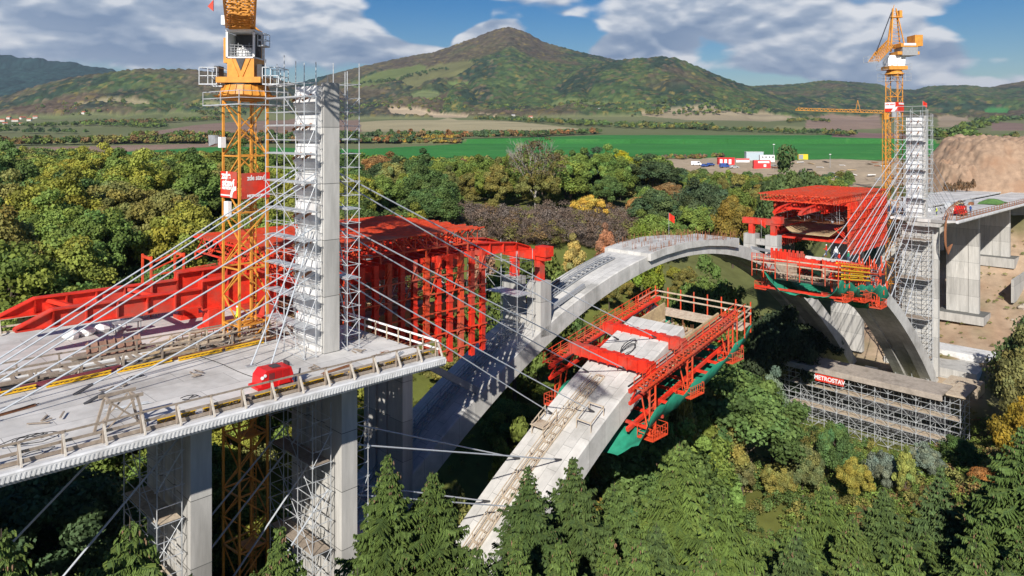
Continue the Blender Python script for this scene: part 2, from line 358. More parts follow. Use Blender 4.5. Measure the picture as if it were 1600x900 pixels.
def build_terrain():
    th = np.radians(np.linspace(-58, 58, 900))
    r = np.concatenate([90 + np.geomspace(1, 800, 330) - 60, np.arange(842, 7600, 13.0), np.linspace(7650, 14000, 40)])
    R, T = np.meshgrid(r, th, indexing='ij'); x = R * np.sin(T); y = R * np.cos(T) - 90
    nr, nc = x.shape; X = x.ravel(); Y = y.ravel()
    Z = ground(X, Y)
    col = np.zeros((len(X), 3))
    n1 = fbm(X / 60, Y / 60, 3, 1)[:, None]; n2 = fbm(X / 9, Y / 9, 3, 2)[:, None]; n3 = fbm(X / 300, Y / 300, 3, 9)[:, None]
    grass = np.array([.085, .105, .035]); grass2 = np.array([.15, .15, .06]); soil = np.array([.36, .24, .15])
    col[:] = grass * (1 - n1) + grass2 * n1
    lowland = (Y > 600)
    col[lowland] = (np.array([.12, .145, .055]) * (1 - n3) + np.array([.20, .20, .10]) * n3)[lowland]
    s = CS * (X - P1[0]) + SN * (Y - P1[1]); t = -SN * (X - P1[0]) + CS * (Y - P1[1])
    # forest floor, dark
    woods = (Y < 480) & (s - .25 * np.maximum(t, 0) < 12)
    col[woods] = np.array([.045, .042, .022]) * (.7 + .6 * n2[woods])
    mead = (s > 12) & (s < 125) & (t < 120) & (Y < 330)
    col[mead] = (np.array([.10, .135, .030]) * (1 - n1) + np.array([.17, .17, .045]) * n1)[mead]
    # bare cutting on the far bank
    k = ss(131, 142, s) * ss(-45, -22, t + (n2[:, 0] - .5) * 22) * (1 - ss(22, 32, t)) * (1 - ss(225, 240, s)) ; k = k * (0.12 + .88 * ss(.36, .54, n2[:, 0] * .6 + n1[:, 0] * .4))
    n6 = fbm(X / 3.0, Y / 3.0, 3, 66)[:, None]; tan = (np.array([.50, .40, .29]) * (1 - n6) + np.array([.30, .175, .10]) * n6)
    k = k[:, None]; col = col * (1 - k) + tan * k
    # brown scrub slope in the middle
    sc = [hit(px, py) for px, py in ((690, 410), (760, 335), (850, 345), (960, 335), (1010, 345), (1060, 350), (1010, 400), (900, 420))]
    far = Y > 2700
    forest = far & (Z > 74)
    for poly, c in PARCELS:
        wp = [hit(px, py) for px, py in poly]
        k = inpoly(X, Y, wp); c = np.array(c)
        n5 = fbm(X[k] / 260, Y[k] / 45, 3, 14)[:, None]; ln = (np.abs(((X[k] * .16 + Y[k]) % 62) - 31) < 1.6)[:, None]
        col[k] = c * (.72 + .30 * n1[k] + .30 * n5) * np.where(ln & (Y[k] < 1300)[:, None], np.array([1.5, 1.15, 1.2]), 1.0); forest[k] = False
    yd = [hit(px, py) for px, py in YARD]; k = inpoly(X, Y, yd); col[k] = (np.array([.42, .33, .225]) * (.8 + .4 * n2))[k]
    # canopy on the hills: each crown a bump of its own
    ff = np.where(forest)[0]; d, ci = cells(X[ff], Y[ff], 21.0, 3); d2, c2 = cells(X[ff], Y[ff], 160.0, 8)
    Z[ff] += 13 * np.clip(1 - d * 1.1, 0, 1) ** .6 + 6 * ci
    big = fbm(X[ff] / 700, Y[ff] / 700, 4, 21); big2 = fbm(X[ff] / 160, Y[ff] / 220, 3, 31)
    g1 = np.array([.030, .060, .024]); g2 = np.array([.080, .105, .030]); br = np.array([.098, .066, .042]); yl = np.array([.17, .13, .035]); dk = np.array([.020, .036, .024])
    c = g1 + (g2 - g1) * np.modf(ci * 17.3)[0][:, None]
    lf = (X[ff] < -300) & (Y[ff] < 4300); wl_ = ss(.30, .6, fbm(X[ff] / 400, Y[ff] / 300, 3, 41)) * lf * .75; c = c * (1 - wl_[:, None]) + br * wl_[:, None] * (.7 + .6 * ci[:, None])
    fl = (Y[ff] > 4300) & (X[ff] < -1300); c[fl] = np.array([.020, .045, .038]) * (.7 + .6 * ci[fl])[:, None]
    mix = lambda c, o, w: c * (1 - w[:, None]) + o * w[:, None]
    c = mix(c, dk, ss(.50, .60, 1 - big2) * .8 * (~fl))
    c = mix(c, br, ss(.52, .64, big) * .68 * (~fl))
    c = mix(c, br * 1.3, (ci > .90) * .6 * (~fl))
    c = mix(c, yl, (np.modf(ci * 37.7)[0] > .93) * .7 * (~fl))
    c = c * (.72 + .85 * np.modf(ci * 91.3)[0])[:, None] * np.array([.98, 1.0, 1.05])
    # cloud shadow on the far left hill, painted into its woods as deep blue-green
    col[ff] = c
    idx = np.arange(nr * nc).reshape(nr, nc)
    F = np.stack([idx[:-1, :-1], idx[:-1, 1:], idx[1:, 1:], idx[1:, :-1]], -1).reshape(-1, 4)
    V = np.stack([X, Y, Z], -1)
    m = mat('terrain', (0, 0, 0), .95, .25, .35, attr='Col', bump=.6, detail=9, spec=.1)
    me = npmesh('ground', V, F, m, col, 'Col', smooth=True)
    o = bpy.data.objects.new('ground', me); COL.objects.link(o); o['kind'] = 'structure'
build_terrain()
# ================================================================ BRIDGE: decks, piers, arches
def deck(label, s0, s1, t0, t1, near_edge=True, teeth=False):
    o = bthing('bridge_deck', label, 'bridge deck', s0, t0, zd(s0))
    n = max(2, int((s1 - s0) / 5)); ss_ = [s0 + (s1 - s0) * i / n for i in range(n + 1)]
    c = (t0 + t1) / 2
    def ring(s, prof): return [(s, t, zd(s) + z) for t, z in prof]
    slab = [(t0 + .55, -.004), (t1 - .55, -.004), (t1 - .55, -.28), (c + 3.6, -.62), (c - 3.6, -.62), (t0 + .55, -.28)]
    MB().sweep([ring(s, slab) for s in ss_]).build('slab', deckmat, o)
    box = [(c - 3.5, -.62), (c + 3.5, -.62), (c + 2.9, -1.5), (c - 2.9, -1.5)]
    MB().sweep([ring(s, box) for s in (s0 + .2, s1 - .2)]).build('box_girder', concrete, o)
    for e, sg in ((t0, 1), (t1, -1)):
        prof = [(e, .0), (e + sg * .10, .07), (e + sg * .55, .04), (e + sg * .55, -.40), (e + sg * .12, -.52), (e, -.34)]
        ec = MB().sweep([ring(s, prof) for s in ss_]).build('edge_coping', whitec, o)
        if teeth and sg == 1:
            m = MB(); k = int((s1 - s0) / .2)
            for i in range(k):
                s = s0 + .1 + i * .2; m.quadbox([(s, e - .018, zd(s) - .36), (s + .08, e - .018, zd(s) - .36), (s + .08, e + .004, zd(s) - .36), (s, e + .004, zd(s) - .36),
                    (s + .07, e - .018, zd(s) - .08), (s + .15, e - .018, zd(s) - .08), (s + .15, e + .004, zd(s) - .08), (s + .07, e + .004, zd(s) - .08)])
            m.build('edge_form_clips', whitec, ec)
    return o
deck('near left bridge deck of pale grey concrete running under the tall left pylon', -60, 5.0, -6.66, 6.0, teeth=True)
deck('far left bridge deck carrying the long red launching girders', -60, 3.0, 8.6, 21.7)
deck('near right bridge deck on the far bank, in front of the right yellow crane', 137.5, 262, -6.66, 6.0)
deck('far right bridge deck behind the right crane, below the spoil heap', 143, 262, 8.6, 21.7)

def rope_pile(name, label, s, t, n, rad, m, seed, r=.02, cat='cable coil'):
    rnd = random.Random(seed); mb = MB(); z = zd(s)
    for k in range(n):
        a = rnd.uniform(0, 6.28); c = (s + rnd.uniform(-.3, .3) * rad, t + rnd.uniform(-.3, .3) * rad); rr = rad * rnd.uniform(.5, 1)
        pts = []
        sp = rnd.uniform(2.5, 6)
        for i in range(11):
            an = a + sp * i / 10; q = rr * (1 + .25 * math.sin(an * 2 + k)); pts.append((c[0] + q * math.cos(an) * 1.5, c[1] + q * math.sin(an) * .7, z + .03 + .04 * k % .2 + .10 * abs(math.sin(an * 1.3 + k))))
        mb.path(pts, r, 5)
    return bmesh_thing(mb, name, m, label, cat, s, t, z)

# --- piers
def pier(label, s, t0, t1, z0, z1, w=1.25, cat='bridge pier', foot=0):
    o = bthing('bridge_pier', label, cat, s, (t0 + t1) / 2, z0); h = w / 2
    nose = 2.1
    for a, b in ((t0, t0 + nose), (t1 - nose, t1)):
        MB().box(s - h, s + h, a, b, z0, z1).build('pier_column', concrete, o)
    MB().box(s - h + .22, s + h - .22, t0 + nose - .05, t1 - nose + .05, z0, z1).build('web_wall', concrete, o)
    m = MB()
    m.box(s - h + .12, s - h + .3, (t0 + t1) / 2 - .5, (t0 + t1) / 2 + .5, z0, z1); m.build('rib', concrete, o)
    if foot: MB().box(s - 3.5, s + 3.2, t0 - 1.6, t1 + 1.6, z0 - foot, z0 + .02).build('footing', concrete, o)
    return o
NT = (-2.3, 4.5); FT = (13.7, 20.5)
pA = pier('tall pale pier directly under the left pylon, lit at its foot', 0, *NT, -37, zd(0) - 1.5, foot=2)
pier('dark shaded pier left of the lower yellow crane mast', -10.2, *NT, -30, zd(-10) - 1.5)
pier('pier of the near bridge hidden in deep shade at far left', -30, *NT, -20, zd(-30) - 1.5)
pier('dark pier rising from the foot of the far arch, right of the left pylon pier', 17.2, *FT, -21.5, -1.6)
pier('shaded pier of the far left deck behind the lower crane mast', -4, *FT, -35, -2.4)
pier('pier under the right pylon beside the foot of the near arch', 140.6, *NT, -34.5, zd(140) - 1.5)
pier('broad pale pier right of the right pylon, crossed by a slanting shadow', 174, *NT, -27.5, zd(174) - 1.5, 1.5, foot=2)
pier('rightmost pale pier of the near bridge, standing high on the bank', 207, *NT, -18, zd(207) - 1.5, 1.5, foot=2.5)
pier('dark blue-grey pier behind the right crane mast', 174, *FT, -27.5, zd(174) - 1.5, 1.5)
pier('pale pier seen between the two right arch halves, striped by cable shadows', 144, *FT, -33.5, zd(144) - 1.5, 1.5)
pier('far right pier of the far bridge, mostly hidden', 207, *FT, -18, zd(207) - 1.5, 1.5)
ab = bthing('bridge_abutment', 'grey concrete abutment block at the right end of the bridge', 'abutment', 232, 7, -12)
MB().box(228, 240, -6, 21, -14, zd(230) - 1.5).build('abutment_wall', concrete, ab)
fb = bthing('foundation_block', 'stepped concrete foundation slab right of the right pylon foot', 'foundation', 150, -2, -35)
MB().box(143, 152, -8.5, 9, -36, -33.2).build('block', concrete, fb); MB().box(152, 158, -9.5, 6, -34, -31.8).build('upper_block', whitec, fb)
fw = bthing('retaining_wall', 'low stained concrete retaining wall under the rightmost piers', 'wall', 196, -8, -26)
MB().box(185, 222, -7.2, -6.6, -26, -20.4).build('wall_face', concrete, fw)
# portal stubs on the far arch
def stub(label, s, flip=1):
    o = bthing('portal_pier', label, 'portal pier', s, 17, za(s) - 1); zb = za(s) - 1.2; zt = -2.5 if s < 70 else -3.4
    for a in (14.0, 18.3):
        MB().box(s - .95, s + .95, a, a + 2.3, zb, zt).build('pier_leg', concrete, o)
    MB().box(s - .55, s + .55, 16.25, 18.35, zt - 2.0, zt - .9).build('cross_beam', concrete, o)
    MB().box(s - .5, s + .5, 16.25, 18.35, zb, za(s) + .9).build('low_wall', concrete, o)
stub('pale portal pier with a square opening on the left half of the far arch', 38.4)
stub('white portal pier with a cross beam on the right half of the far arch', 102.5)

# --- arches
def arch(label, sa, sb, t0, t1, name='arch_rib'):
    o = bthing(name, label, 'arch', sa, (t0 + t1) / 2, za(sa)); n = int(abs(sb - sa) / 2) + 1
    rings = []
    for i in range(n + 1):
        s = sa + (sb - sa) * i / n; dz = -2 * 32.3 * (s - 70) / 4900.0; L = math.hypot(1, dz); nx, nz = -dz / L, 1 / L
        th = 1.9 + 1.0 * (abs(s - 70) / 70) ** 1.4; z = za(s); c = (t0 + t1) / 2
        wt = 0.0
        sx = s - nx * th; zb = z - nz * th
        pr = [(s, t0 + .12, z), (s, t1 - .12, z), (s - nx * .12, t1, z - nz * .12), (sx, t1, zb), (sx, t1 - 2.0, zb), (sx + nx * .45, t1 - 2.1, zb + nz * .45), (sx + nx * .45, t0 + 2.1, zb + nz * .45), (sx, t0 + 2.0, zb), (sx, t0, zb), (s - nx * .12, t0, z - nz * .12)]
        rings.append(pr)
    MB().sweep(rings).build('arch_box', archmat, o)
    return o
farch = arch('complete far concrete arch sweeping across the valley', -2, 142, 14.0, 21.0)
larch = arch('left half of the unfinished near arch, ending at the red form traveller', -2, 43.5, -2.0, 5.0)
rarch = arch('right half of the unfinished near arch, rising to the hanging red traveller', 92.5, 142, -2.0, 5.0)
# crown block of the far arch where the deck meets it
MB().sweep([[(s, 13.4, za(s) - .6), (s, 21.6, za(s) - .6), (s, 21.6, max(za(s), -2.2) + dz), (s, 13.4, max(za(s), -2.2) + dz)] for s, dz in ((60, .42), (64, .44), (70, .40), (76, .30), (82, .2), (86, .12))]).build('crown_block', archmat, farch)
# rebar starter bars along the crown
m = MB(); rnd = random.Random(3)
for i in range(230):
    s = rnd.uniform(60.5, 87); t = rnd.choice([13.7, 14.5, 17, 19, 21.2]) + rnd.uniform(-.1, .1); z = max(za(s), -2.2) + .2
    m.tube((s, t, z), (s + rnd.uniform(-.05, .05), t, z + rnd.uniform(.7, 1.25)), .028, 4)
for t in (13.7, 21.2):
    m.tube((61, t, -1.0), (86, t, -1.6), .03, 4)
rb = bmesh_thing(m, 'starter_bars', rust, 'rows of rusty starter bars standing on the crown of the far arch', 'rebar', 72, 17, -1.5)

# timber stairs / access ways on the arches
def arch_stair(label, sa, sb, t, m_, rail=1.0, w=1.0, planks=True, step=.9):
    o = bthing('site_stair', label, 'stair', sa, t, za(sa)); n = int(abs(sb - sa) / step); d = (sb - sa) / n
    P = [(sa + d * i) for i in range(n + 1)]
    for sd in (-w / 2, w / 2):
        m = MB()
        for a, b in zip(P[:-1], P[1:]): m.beam((a, t + sd, za(a) + .18), (b, t + sd, za(b) + .18), .08, .16)
        m.build('stringer', m_, o)
        if rail:
            m = MB()
            for a, b in zip(P[:-1:2], P[2::2]):
                m.beam((a, t + sd, za(a) + rail), (b, t + sd, za(b) + rail), .06, .09); m.beam((a, t + sd, za(a) + rail * .6), (b, t + sd, za(b) + rail * .6), .05, .08)
                m.beam((a, t + sd, za(a) + .1), (a, t + sd, za(a) + rail + .05), .07, .07)
            m.build('handrail', m_, o)
    for a in P: MB().box(a - .14, a + .14, t - w / 2, t + w / 2, za(a) + .2, za(a) + .26).build('tread', m_, o, fix=False)
    return o
arch_stair('pale timber stair climbing the middle of the near arch below the traveller', 12, 33.5, 1.9, paletimber)
arch_stair('grey shaded stair climbing the far arch from the dark pier to the portal pier', 9, 37, 17.6, grey, 1.1, 1.3)
arch_stair('grey guard rail stair on the far arch between the portal pier and the crown', 41, 57, 18.2, grey, 1.0, 1.4)
m = MB()
for t in (2.8, 4.3):
    for a in (25.5, 26.5, 27.5): m.beam((a, t, za(a)), (a, t, za(a) + 1.2), .07)
    m.beam((25.5, t, za(25.5) + 1.1), (27.5, t, za(27.5) + 1.1), .06, .1); m.beam((25.5, t, za(25.5) + .6), (27.5, t, za(27.5) + .6), .06, .1)
m.box(25.4, 27.6, 2.7, 4.5, za(26.5) + .3, za(26.5) + .36)
bmesh_thing(m, 'stressing_platform', paletimber, 'small pale timber stressing platform on the left edge of the near arch', 'platform', 26.5, 3.5, za(26.5))
m = MB()
for t in (-1.6, 0.2): 
    for a in (27.5, 29.5): m.beam((a, t, za(a)), (a, t, za(a) + 1.0), .07)
    m.beam((27.5, t, za(27.5) + .95), (29.5, t, za(29.5) + .95), .06, .1)
m.beam((27.5, -1.6, za(27.5) + .9), (27.5, .2, za(27.5) + .9), .06, .1); m.beam((29.5, -1.6, za(29.5) + .9), (29.5, .2, za(29.5) + .9), .06, .1)
bmesh_thing(m, 'edge_protection', paletimber, 'small pale timber frame on the right edge of the near arch', 'edge protection', 28.5, -.7, za(28.5))
m = MB()
for a in (6.5, 8.5): m.beam((a, 4.3, za(a)), (a, 4.3, za(a) + 1.3), .08); m.beam((a, 2.3, za(a)), (a, 2.3, za(a) + 1.3), .08); m.beam((a, 4.3, za(a) + 1.2), (a, 2.3, za(a) + 1.2), .06, .12)
m.beam((6.5, 4.3, za(6.5) + 1.25), (8.5, 4.3, za(8.5) + 1.25), .06, .12)
bmesh_thing(m, 'edge_protection', timber, 'lowest small red-brown timber frame on the near arch, above the spruces', 'edge protection', 7.5, 3.3, za(7.5))
# steel raking strut from the dark pier to the far arch
m = MB().beam((17.9, 14.2, -7.2), (27.4, 14.5, za(27.4) + .2), .5, .7); o = bmesh_thing(m, 'steel_strut', grey, 'grey steel strut leaning from the dark pier down onto the far arch', 'strut', 18, 14, -7)
m = MB().beam((39.3, 15.0, -6.6), (47.2, 15.2, za(47.2) + .35), .35, .5); bmesh_thing(m, 'steel_strut', grey, 'grey steel strut running from the left portal pier onto the far arch', 'strut', 40, 15, -7)
m = MB().beam((39.3, 19.6, -6.6), (47.2, 19.6, za(47.2) + .35), .35, .5); bmesh_thing(m, 'steel_strut', rust, 'rusty steel strut behind the grey one right of the left portal pier', 'strut', 40, 19.6, -7)
m = MB().beam((93.5, 15.0, za(93.5) + .4), (101.5, 15, -6.3), .35, .5); bmesh_thing(m, 'steel_strut', grey, 'front brown-grey steel strut left of the right portal pier', 'strut', 98, 15, -6)
m = MB().beam((93.5, 19.4, za(93.5) + .4), (101.5, 19.4, -6.3), .35, .5); bmesh_thing(m, 'steel_strut', rust, 'rear steel strut left of the right portal pier', 'strut', 98, 19.4, -6)

# ================================================================ PYLONS
def pylon(label, s, zb, zt, mirror=1):
    o = bthing('bridge_pylon', label, 'pylon', s, 1.8, zb)
    MB().box(s - .62, s + .62, -.05, .35, zb, zt).build('shaft', concrete, o)
    MB().box(s - .55, s + .62, .35, 3.7, zb, zt - .25).build('core_wall', whitec, o)
    n = 9; H = (zt - zb - .4) / n; sg = -1
    for i in range(n):
        a = zb + .25 + i * H; f = s - .60
        # anchor block: leans out towards its top, dark recess under it
        MB().prism([(f, .55, a + H * .04), (f - .42, .55, a + H * .36), (f - .16, .55, a + H * .98), (f, .55, a + H * .98)], (0, 3.05, 0)).build('anchor_block', whitec, o)
        if i > 1:
            for t in (1.2, 2.6):
                MB().tube((f - .30, t, a + H * .66), (f - 1.0, t, a + H * .46), .10, 7).build('anchor_stub', rust, o)
    MB().tube((s, .5, zt), (s, .5, zt + .55), .02, 5).build('lightning_rod', galv, o)
    return o
ZP = 19.2
pylon('tall pale concrete pylon with stacked white anchor blocks, beside the big yellow crane', 0, zd(0), ZP)
pylon('distant white pylon on the right bank wrapped in grey scaffolding', 140.6, zd(140), 19.0)

# ================================================================ SCAFFOLDING
def scaffold(label, s0, s1, t0, t1, z0, z1, ns, nt_, lift=2.0, r=.036, planks=(1,), group=None, name='scaffold_tower', diag=True, rails=True, pm=None, seed=1, zfun=None):
    rnd = random.Random(seed)
    o = bthing(name, label, 'scaffold', (s0 + s1) / 2, (t0 + t1) / 2, z0, group)
    Sx = [s0 + (s1 - s0) * i / max(ns - 1, 1) for i in range(ns)]; Tx = [t0 + (t1 - t0) * i / max(nt_ - 1, 1) for i in range(nt_)]
    for s in Sx:
        for t in Tx:
            zz = z0 if zfun is None else zfun(s, t)
            MB().tube((s, t, zz), (s, t, z1 + rnd.uniform(.3, 1.3)), r, 6).build('standard', galv, o, fix=False)
    nl = int((z1 - z0) / lift + 1e-6)
    dg = MB()
    for k in range(nl + 1):
        led = MB(); z = z0 + k * lift + .1
        for s in Sx:
            if nt_ > 1:
                led.tube((s, t0 - .15, z), (s, t1 + .15, z), r * .8, 5)
                if rails: led.tube((s, t0, z + 1.0), (s, t1, z + 1.0), r * .7, 5)
        for t in Tx:
            if ns > 1:
                led.tube((s0 - .15, t, z), (s1 + .15, t, z), r * .8, 5)
                if rails: led.tube((s0, t, z + 1.0), (s1, t, z + 1.0), r * .7, 5)
        led.build('ledger_frame', galv, o, fix=False)
        if diag and k < nl:
            for i in range(len(Tx) - 1):
                if (i + k) % 2 == 0: dg.tube((s0, Tx[i], z), (s0, Tx[i + 1], z + lift), r * .75, 5)
            for i in range(len(Sx) - 1):
                if (i + k) % 2: dg.tube((Sx[i], t0, z), (Sx[i + 1], t0, z + lift), r * .75, 5)
        if planks and (k in planks or planks == 'all') and nt_ > 1 and ns > 1:
            MB().box(s0 + .05, s1 - .05, t0 + .05, t1 - .05, z + .04, z + .10).build('platform', pm or galv, o, fix=False)
    if diag and dg.v: dg.build('braces', galv, o, fix=False)
    return o
scaffold('tall scaffold with plank decks wrapped round the white left face of the left pylon', -2.35, -1.45, -.35, 5.2, zd(0) + .02, 20, 2, 3, planks=(1, 2, 3, 4, 5, 6, 7, 8, 9), r=.034)
scaffold('narrow ladder scaffold standing on the right side of the left pylon', .95, 1.95, -.55, 1.3, zd(0) + .02, 19.6, 2, 2, lift=1.0, planks=(5, 10, 15), r=.034, rails=False)
scaffold('scaffold tower against the pier under the left pylon', -2.5, -1.1, -1.7, 4.2, -37, -3.2, 2, 4, planks=(3, 6, 9, 12, 15), pm=timber, seed=4)
scaffold('pale sunlit scaffold tower left of the dark pier', -12.6, -11.2, -2.0, 3.5, -31, -2.8, 2, 3, planks=(2, 4, 6, 8, 10, 12), pm=paletimber, seed=5)
scaffold('thin scaffold on the shaded right side of the pier under the left pylon', 1.0, 2.0, -1.6, 1.2, -37, -3.2, 2, 2, seed=6, planks=(4, 8, 12))
scaffold('scaffold tower wrapped round the left face of the distant right pylon', 138.2, 139.4, -.6, 5.3, zd(140), 20, 2, 3, planks=(2, 5, 8), r=.045, seed=7)
scaffold('narrow ladder scaffold right of the distant right pylon', 141.6, 142.8, -.6, 1.4, zd(140), 19, 2, 2, lift=1.0, planks=(), r=.05, seed=8, rails=False)
scaffold('white scaffold tower climbing the pier under the right pylon', 136.2, 139.2, -1.6, 4.6, -34.5, -2.8, 2, 3, planks=(2, 6, 10, 14), r=.055, seed=9, pm=timber)
scaffold('light scaffold tower between the red gantry and the left portal pier', 33.6, 36.2, 14.2, 19.6, za(35) - .3, 1.2, 2, 3, planks=(3,), seed=10, rails=False)

# raking props at the pylon's foot
for (a, b, lb) in (((-5.6, .9, zd(-5)), (-1.0, 1.6, 9.0), 'left steep white prop leaning on the left pylon'), ((-4.5, .2, zd(-5)), (-1.0, .9, 8.6), 'right steep white prop leaning on the left pylon'),
                   ((6.0 - 1.6, 4.6, 0), (.9, 2.0, 7.6), 'bluish prop leaning on the right side of the left pylon'), ((4.2, 3.0, 0), (.9, 1.2, 9.6), 'thin prop leaning on the right side of the left pylon')):
    bmesh_thing(MB().tube(a, b, .055, 7), 'raking_prop', cablem, lb, 'prop', a[0], a[1], a[2])

# ================================================================ STAY CABLES
def stay(label, p, q, r=.058, group='stay cables', sag=.0):
    o = bthing('stay_cable', label, 'cable', q[0], q[1], q[2], group)
    pv = Vector(p); qv = Vector(q); pts = []
    for i in range(7):
        u = i / 6; v = pv.lerp(qv, u); v.z -= sag * 4 * u * (1 - u); pts.append(v)
    MB().path(pts, r, 6).build('cable', cablem, o, fix=False)
    d = (pv - qv).normalized()
    MB().tube(qv, qv + d * 1.1, r * 1.7, 8).build('anchor_socket', dark, o, fix=False)
    return o
# backstays of the left pylon
for i, (zt_, sb, nm) in enumerate(((13.1, -24.3, 'highest'), (9.4, -21.0, 'middle'), (6.0, -15.6, 'lowest'))):
    for j, (t, w_) in enumerate(((2.75, 'rear'), (.7, 'front'))):
        if i == 0:
            for k in (-.18, .18): stay(f'{"upper" if k > 0 else "lower"} strand of the {w_} {nm} cable left of the left pylon', (-.8, t, zt_ - .5 * j + k), (sb, t, zd(sb) + k), .05, 'cables from the left pylon down to the left', .15)
        else:
            stay(f'{w_} {nm} cable from the left pylon down to the left deck', (-.8, t, zt_ - .4 * j), (sb, t, zd(sb)), .055, 'cables from the left pylon down to the left', .1)
# forestays of the left pylon
for i, (zt_, sb, nm) in enumerate(((12.9, 40.6, 'highest'), (9.3, 35.2, 'middle'), (5.9, 29.5, 'lowest'))):
    for j, (t, w_) in enumerate(((3.6, 'rear'), (-.4, 'front'))):
        stay(f'{w_} {nm} cable from the left pylon down right to the near arch', (.6, 2.6 if j == 0 else .6, zt_), (sb - (1.6 if j == 0 else 0), t, za(sb - (1.6 if j == 0 else 0)) + .1), .055, 'cables from the left pylon to the near arch', .15)
for i, (a, q, nm) in enumerate((((.6, 3.4, -5.6), (23.0, 3.6), 'upper thin'), ((.6, -1.4, -6.3), (24.3, -.6), 'upper thick'), ((.6, 3.2, -10.3), (18.9, 3.5), 'lower rear'), ((.6, -1.2, -9.9), (19.5, .3), 'lower front'))):
    stay(f'{nm} near-level cable from the left pier to the near arch', a, (q[0], q[1], za(q[0])), .06, 'near-level cables from the left pier')
# ground anchors under the left deck
for i, (a, b, nm) in enumerate((((-1, 3.9, -5.5), (-24, 6.5, -27), 'first'), ((-1, 2.6, -6.2), (-23, 4, -27), 'second'), ((-1, .8, -7.4), (-22, 0, -28), 'third'), ((-1, -1.2, -9.0), (-21, -2, -28), 'fourth'))):
    stay(f'{nm} of four cables slanting down left from the left pylon pier', a, b, .06, 'ground anchor cables under the left deck')
for i, (a, b, nm) in enumerate((((-10.9, 3.0, -.9), (-26, 4.5, -14.5), 'left'), ((-10.9, -.8, -2.6), (-24, -1.2, -14.5), 'right'))):
    stay(f'{nm} one of two pale cables slanting down left below the edge of the left deck', a, b, .06, 'pale cables below the left deck')
# right pylon
for i, (zt_, sb) in enumerate(((15.4, 95.5), (13.2, 98.2), (11.2, 101.4), (9.0, 105.2), (6.8, 108.8), (4.6, 112.5), (2.2, 116.2), (-6.0, 120.0), (-9.5, 124.0))):
    for j, (t, w_) in enumerate(((3.6, 'rear'), (-.6, 'front'))):
        ords = ('1st', '2nd', '3rd', '4th', '5th', '6th', '7th', '8th', '9th')[i]
        stay(f'{ords} cable from the top in the {w_} fan left of the right pylon', (139.9, 2.6 if j == 0 else .6, zt_), (sb, t, za(sb) + .1), .065, 'cable fan from the right pylon to the near arch')
for i, (zt_, sb) in enumerate(((12.8, 168), (10.5, 164.5), (8.2, 161), (6, 157.5), (3.8, 154))):
    for j, (t, w_) in enumerate(((3.4, 'rear'), (.5, 'front'))):
        ords = ('1st', '2nd', '3rd', '4th', '5th')[i]
        stay(f'{ords} grey cable from the top in the {w_} fan right of the right pylon', (141.3, t, zt_), (sb, t, zd(sb)), .06, 'cable fan right of the right pylon')

# ================================================================ CRANES
def lattice_section(m, a, z0, z1, w=.15, dw=.085, flip=0):
    h = a / 2; C = [(-h, -h), (h, -h), (h, h), (-h, h)]
    for x, y in C: m.beam((x, y, z0), (x, y, z1), w)
    zm = (z0 + z1) / 2
    for i in range(4):
        p = C[i]; q = C[(i + 1) % 4]
        if (i + flip) % 2: p, q = q, p
        m.beam((*p, z0 + .05), (*q, zm), dw); m.beam((*q, zm), (*p, z1 - .05), dw)
        m.beam((*p, z1), (*q, z1), dw * 1.3)
def cyl(m, r, z0, z1, n=24, r2=None): return m.tube((0, 0, z0), (0, 0, z1), r, n, r2)
def cage(m, x0, x1, y0, y1, z, h=1.0):
    for a, b in (((x0, y0), (x1, y0)), ((x1, y0), (x1, y1)), ((x1, y1), (x0, y1)), ((x0, y1), (x0, y0))):
        for k in (.5, 1.0): m.beam((*a, z + h * k), (*b, z + h * k), .05)
        m.beam((*a, z), (*b, z), .08)
    for x in (x0, (x0 + x1) / 2, x1):
        for y in (y0, y1): m.beam((x, y, z), (x, y, z + h), .05)
def text_mesh(body, size, m, name='lettering', weight=0.0, extrude=.01, sx=1.0):
    cu = bpy.data.curves.new(name, 'FONT'); cu.body = body; cu.size = size; cu.extrude = extrude; cu.offset = weight; cu.align_x = 'CENTER'; cu.align_y = 'CENTER'
    tmp = bpy.data.objects.new('tmp', cu); COL.objects.link(tmp)
    dg = bpy.context.evaluated_depsgraph_get(); me = bpy.data.meshes.new_from_object(tmp.evaluated_get(dg))
    bpy.data.objects.remove(tmp)
    for v in me.vertices: v.co.x *= sx
    me.materials.clear(); me.materials.append(m)
    o = bpy.data.objects.new(name, me); COL.objects.link(o); return o
def put_text(o, parent, pos, right, up):
    # face of the text looks along right x up
    r = Vector(right).normalized(); u = Vector(up).normalized(); n = r.cross(u)
    M4 = Matrix((( r.x, u.x, n.x, pos[0]), (r.y, u.y, n.y, pos[1]), (r.z, u.z, n.z, pos[2]), (0, 0, 0, 1)))
    o.parent = parent; o.matrix_local = M4
def crane(label, x, y, rz, zb, zt, a=2.3, sec=4.2, phase=0):
    o = wthing('tower_crane', label, 'crane', (x, y, zb), rz)
    z = 0; H = zt - zb; k = 0
    while z < H - .1:
        z1 = min(z + sec, H); m = MB(); lattice_section(m, a, z, z1, flip=k % 2)
        if k % 2 == 0: m.box(-.5, .9, -.4, .9, z1 - .10, z1 - .04)
        s_ = m.build('mast_section', yellow, o, fix=False)
        l = MB()
        for sx in (.25, .65): l.beam((sx, .5, z), (sx, .5, z1), .05)
        zz = z + .15
        while zz < z1: l.beam((.25, .5, zz), (.65, .5, zz), .035); zz += .3
        l.build('ladder', yellow, s_, fix=False)
        z = z1; k += 1
    return o, H
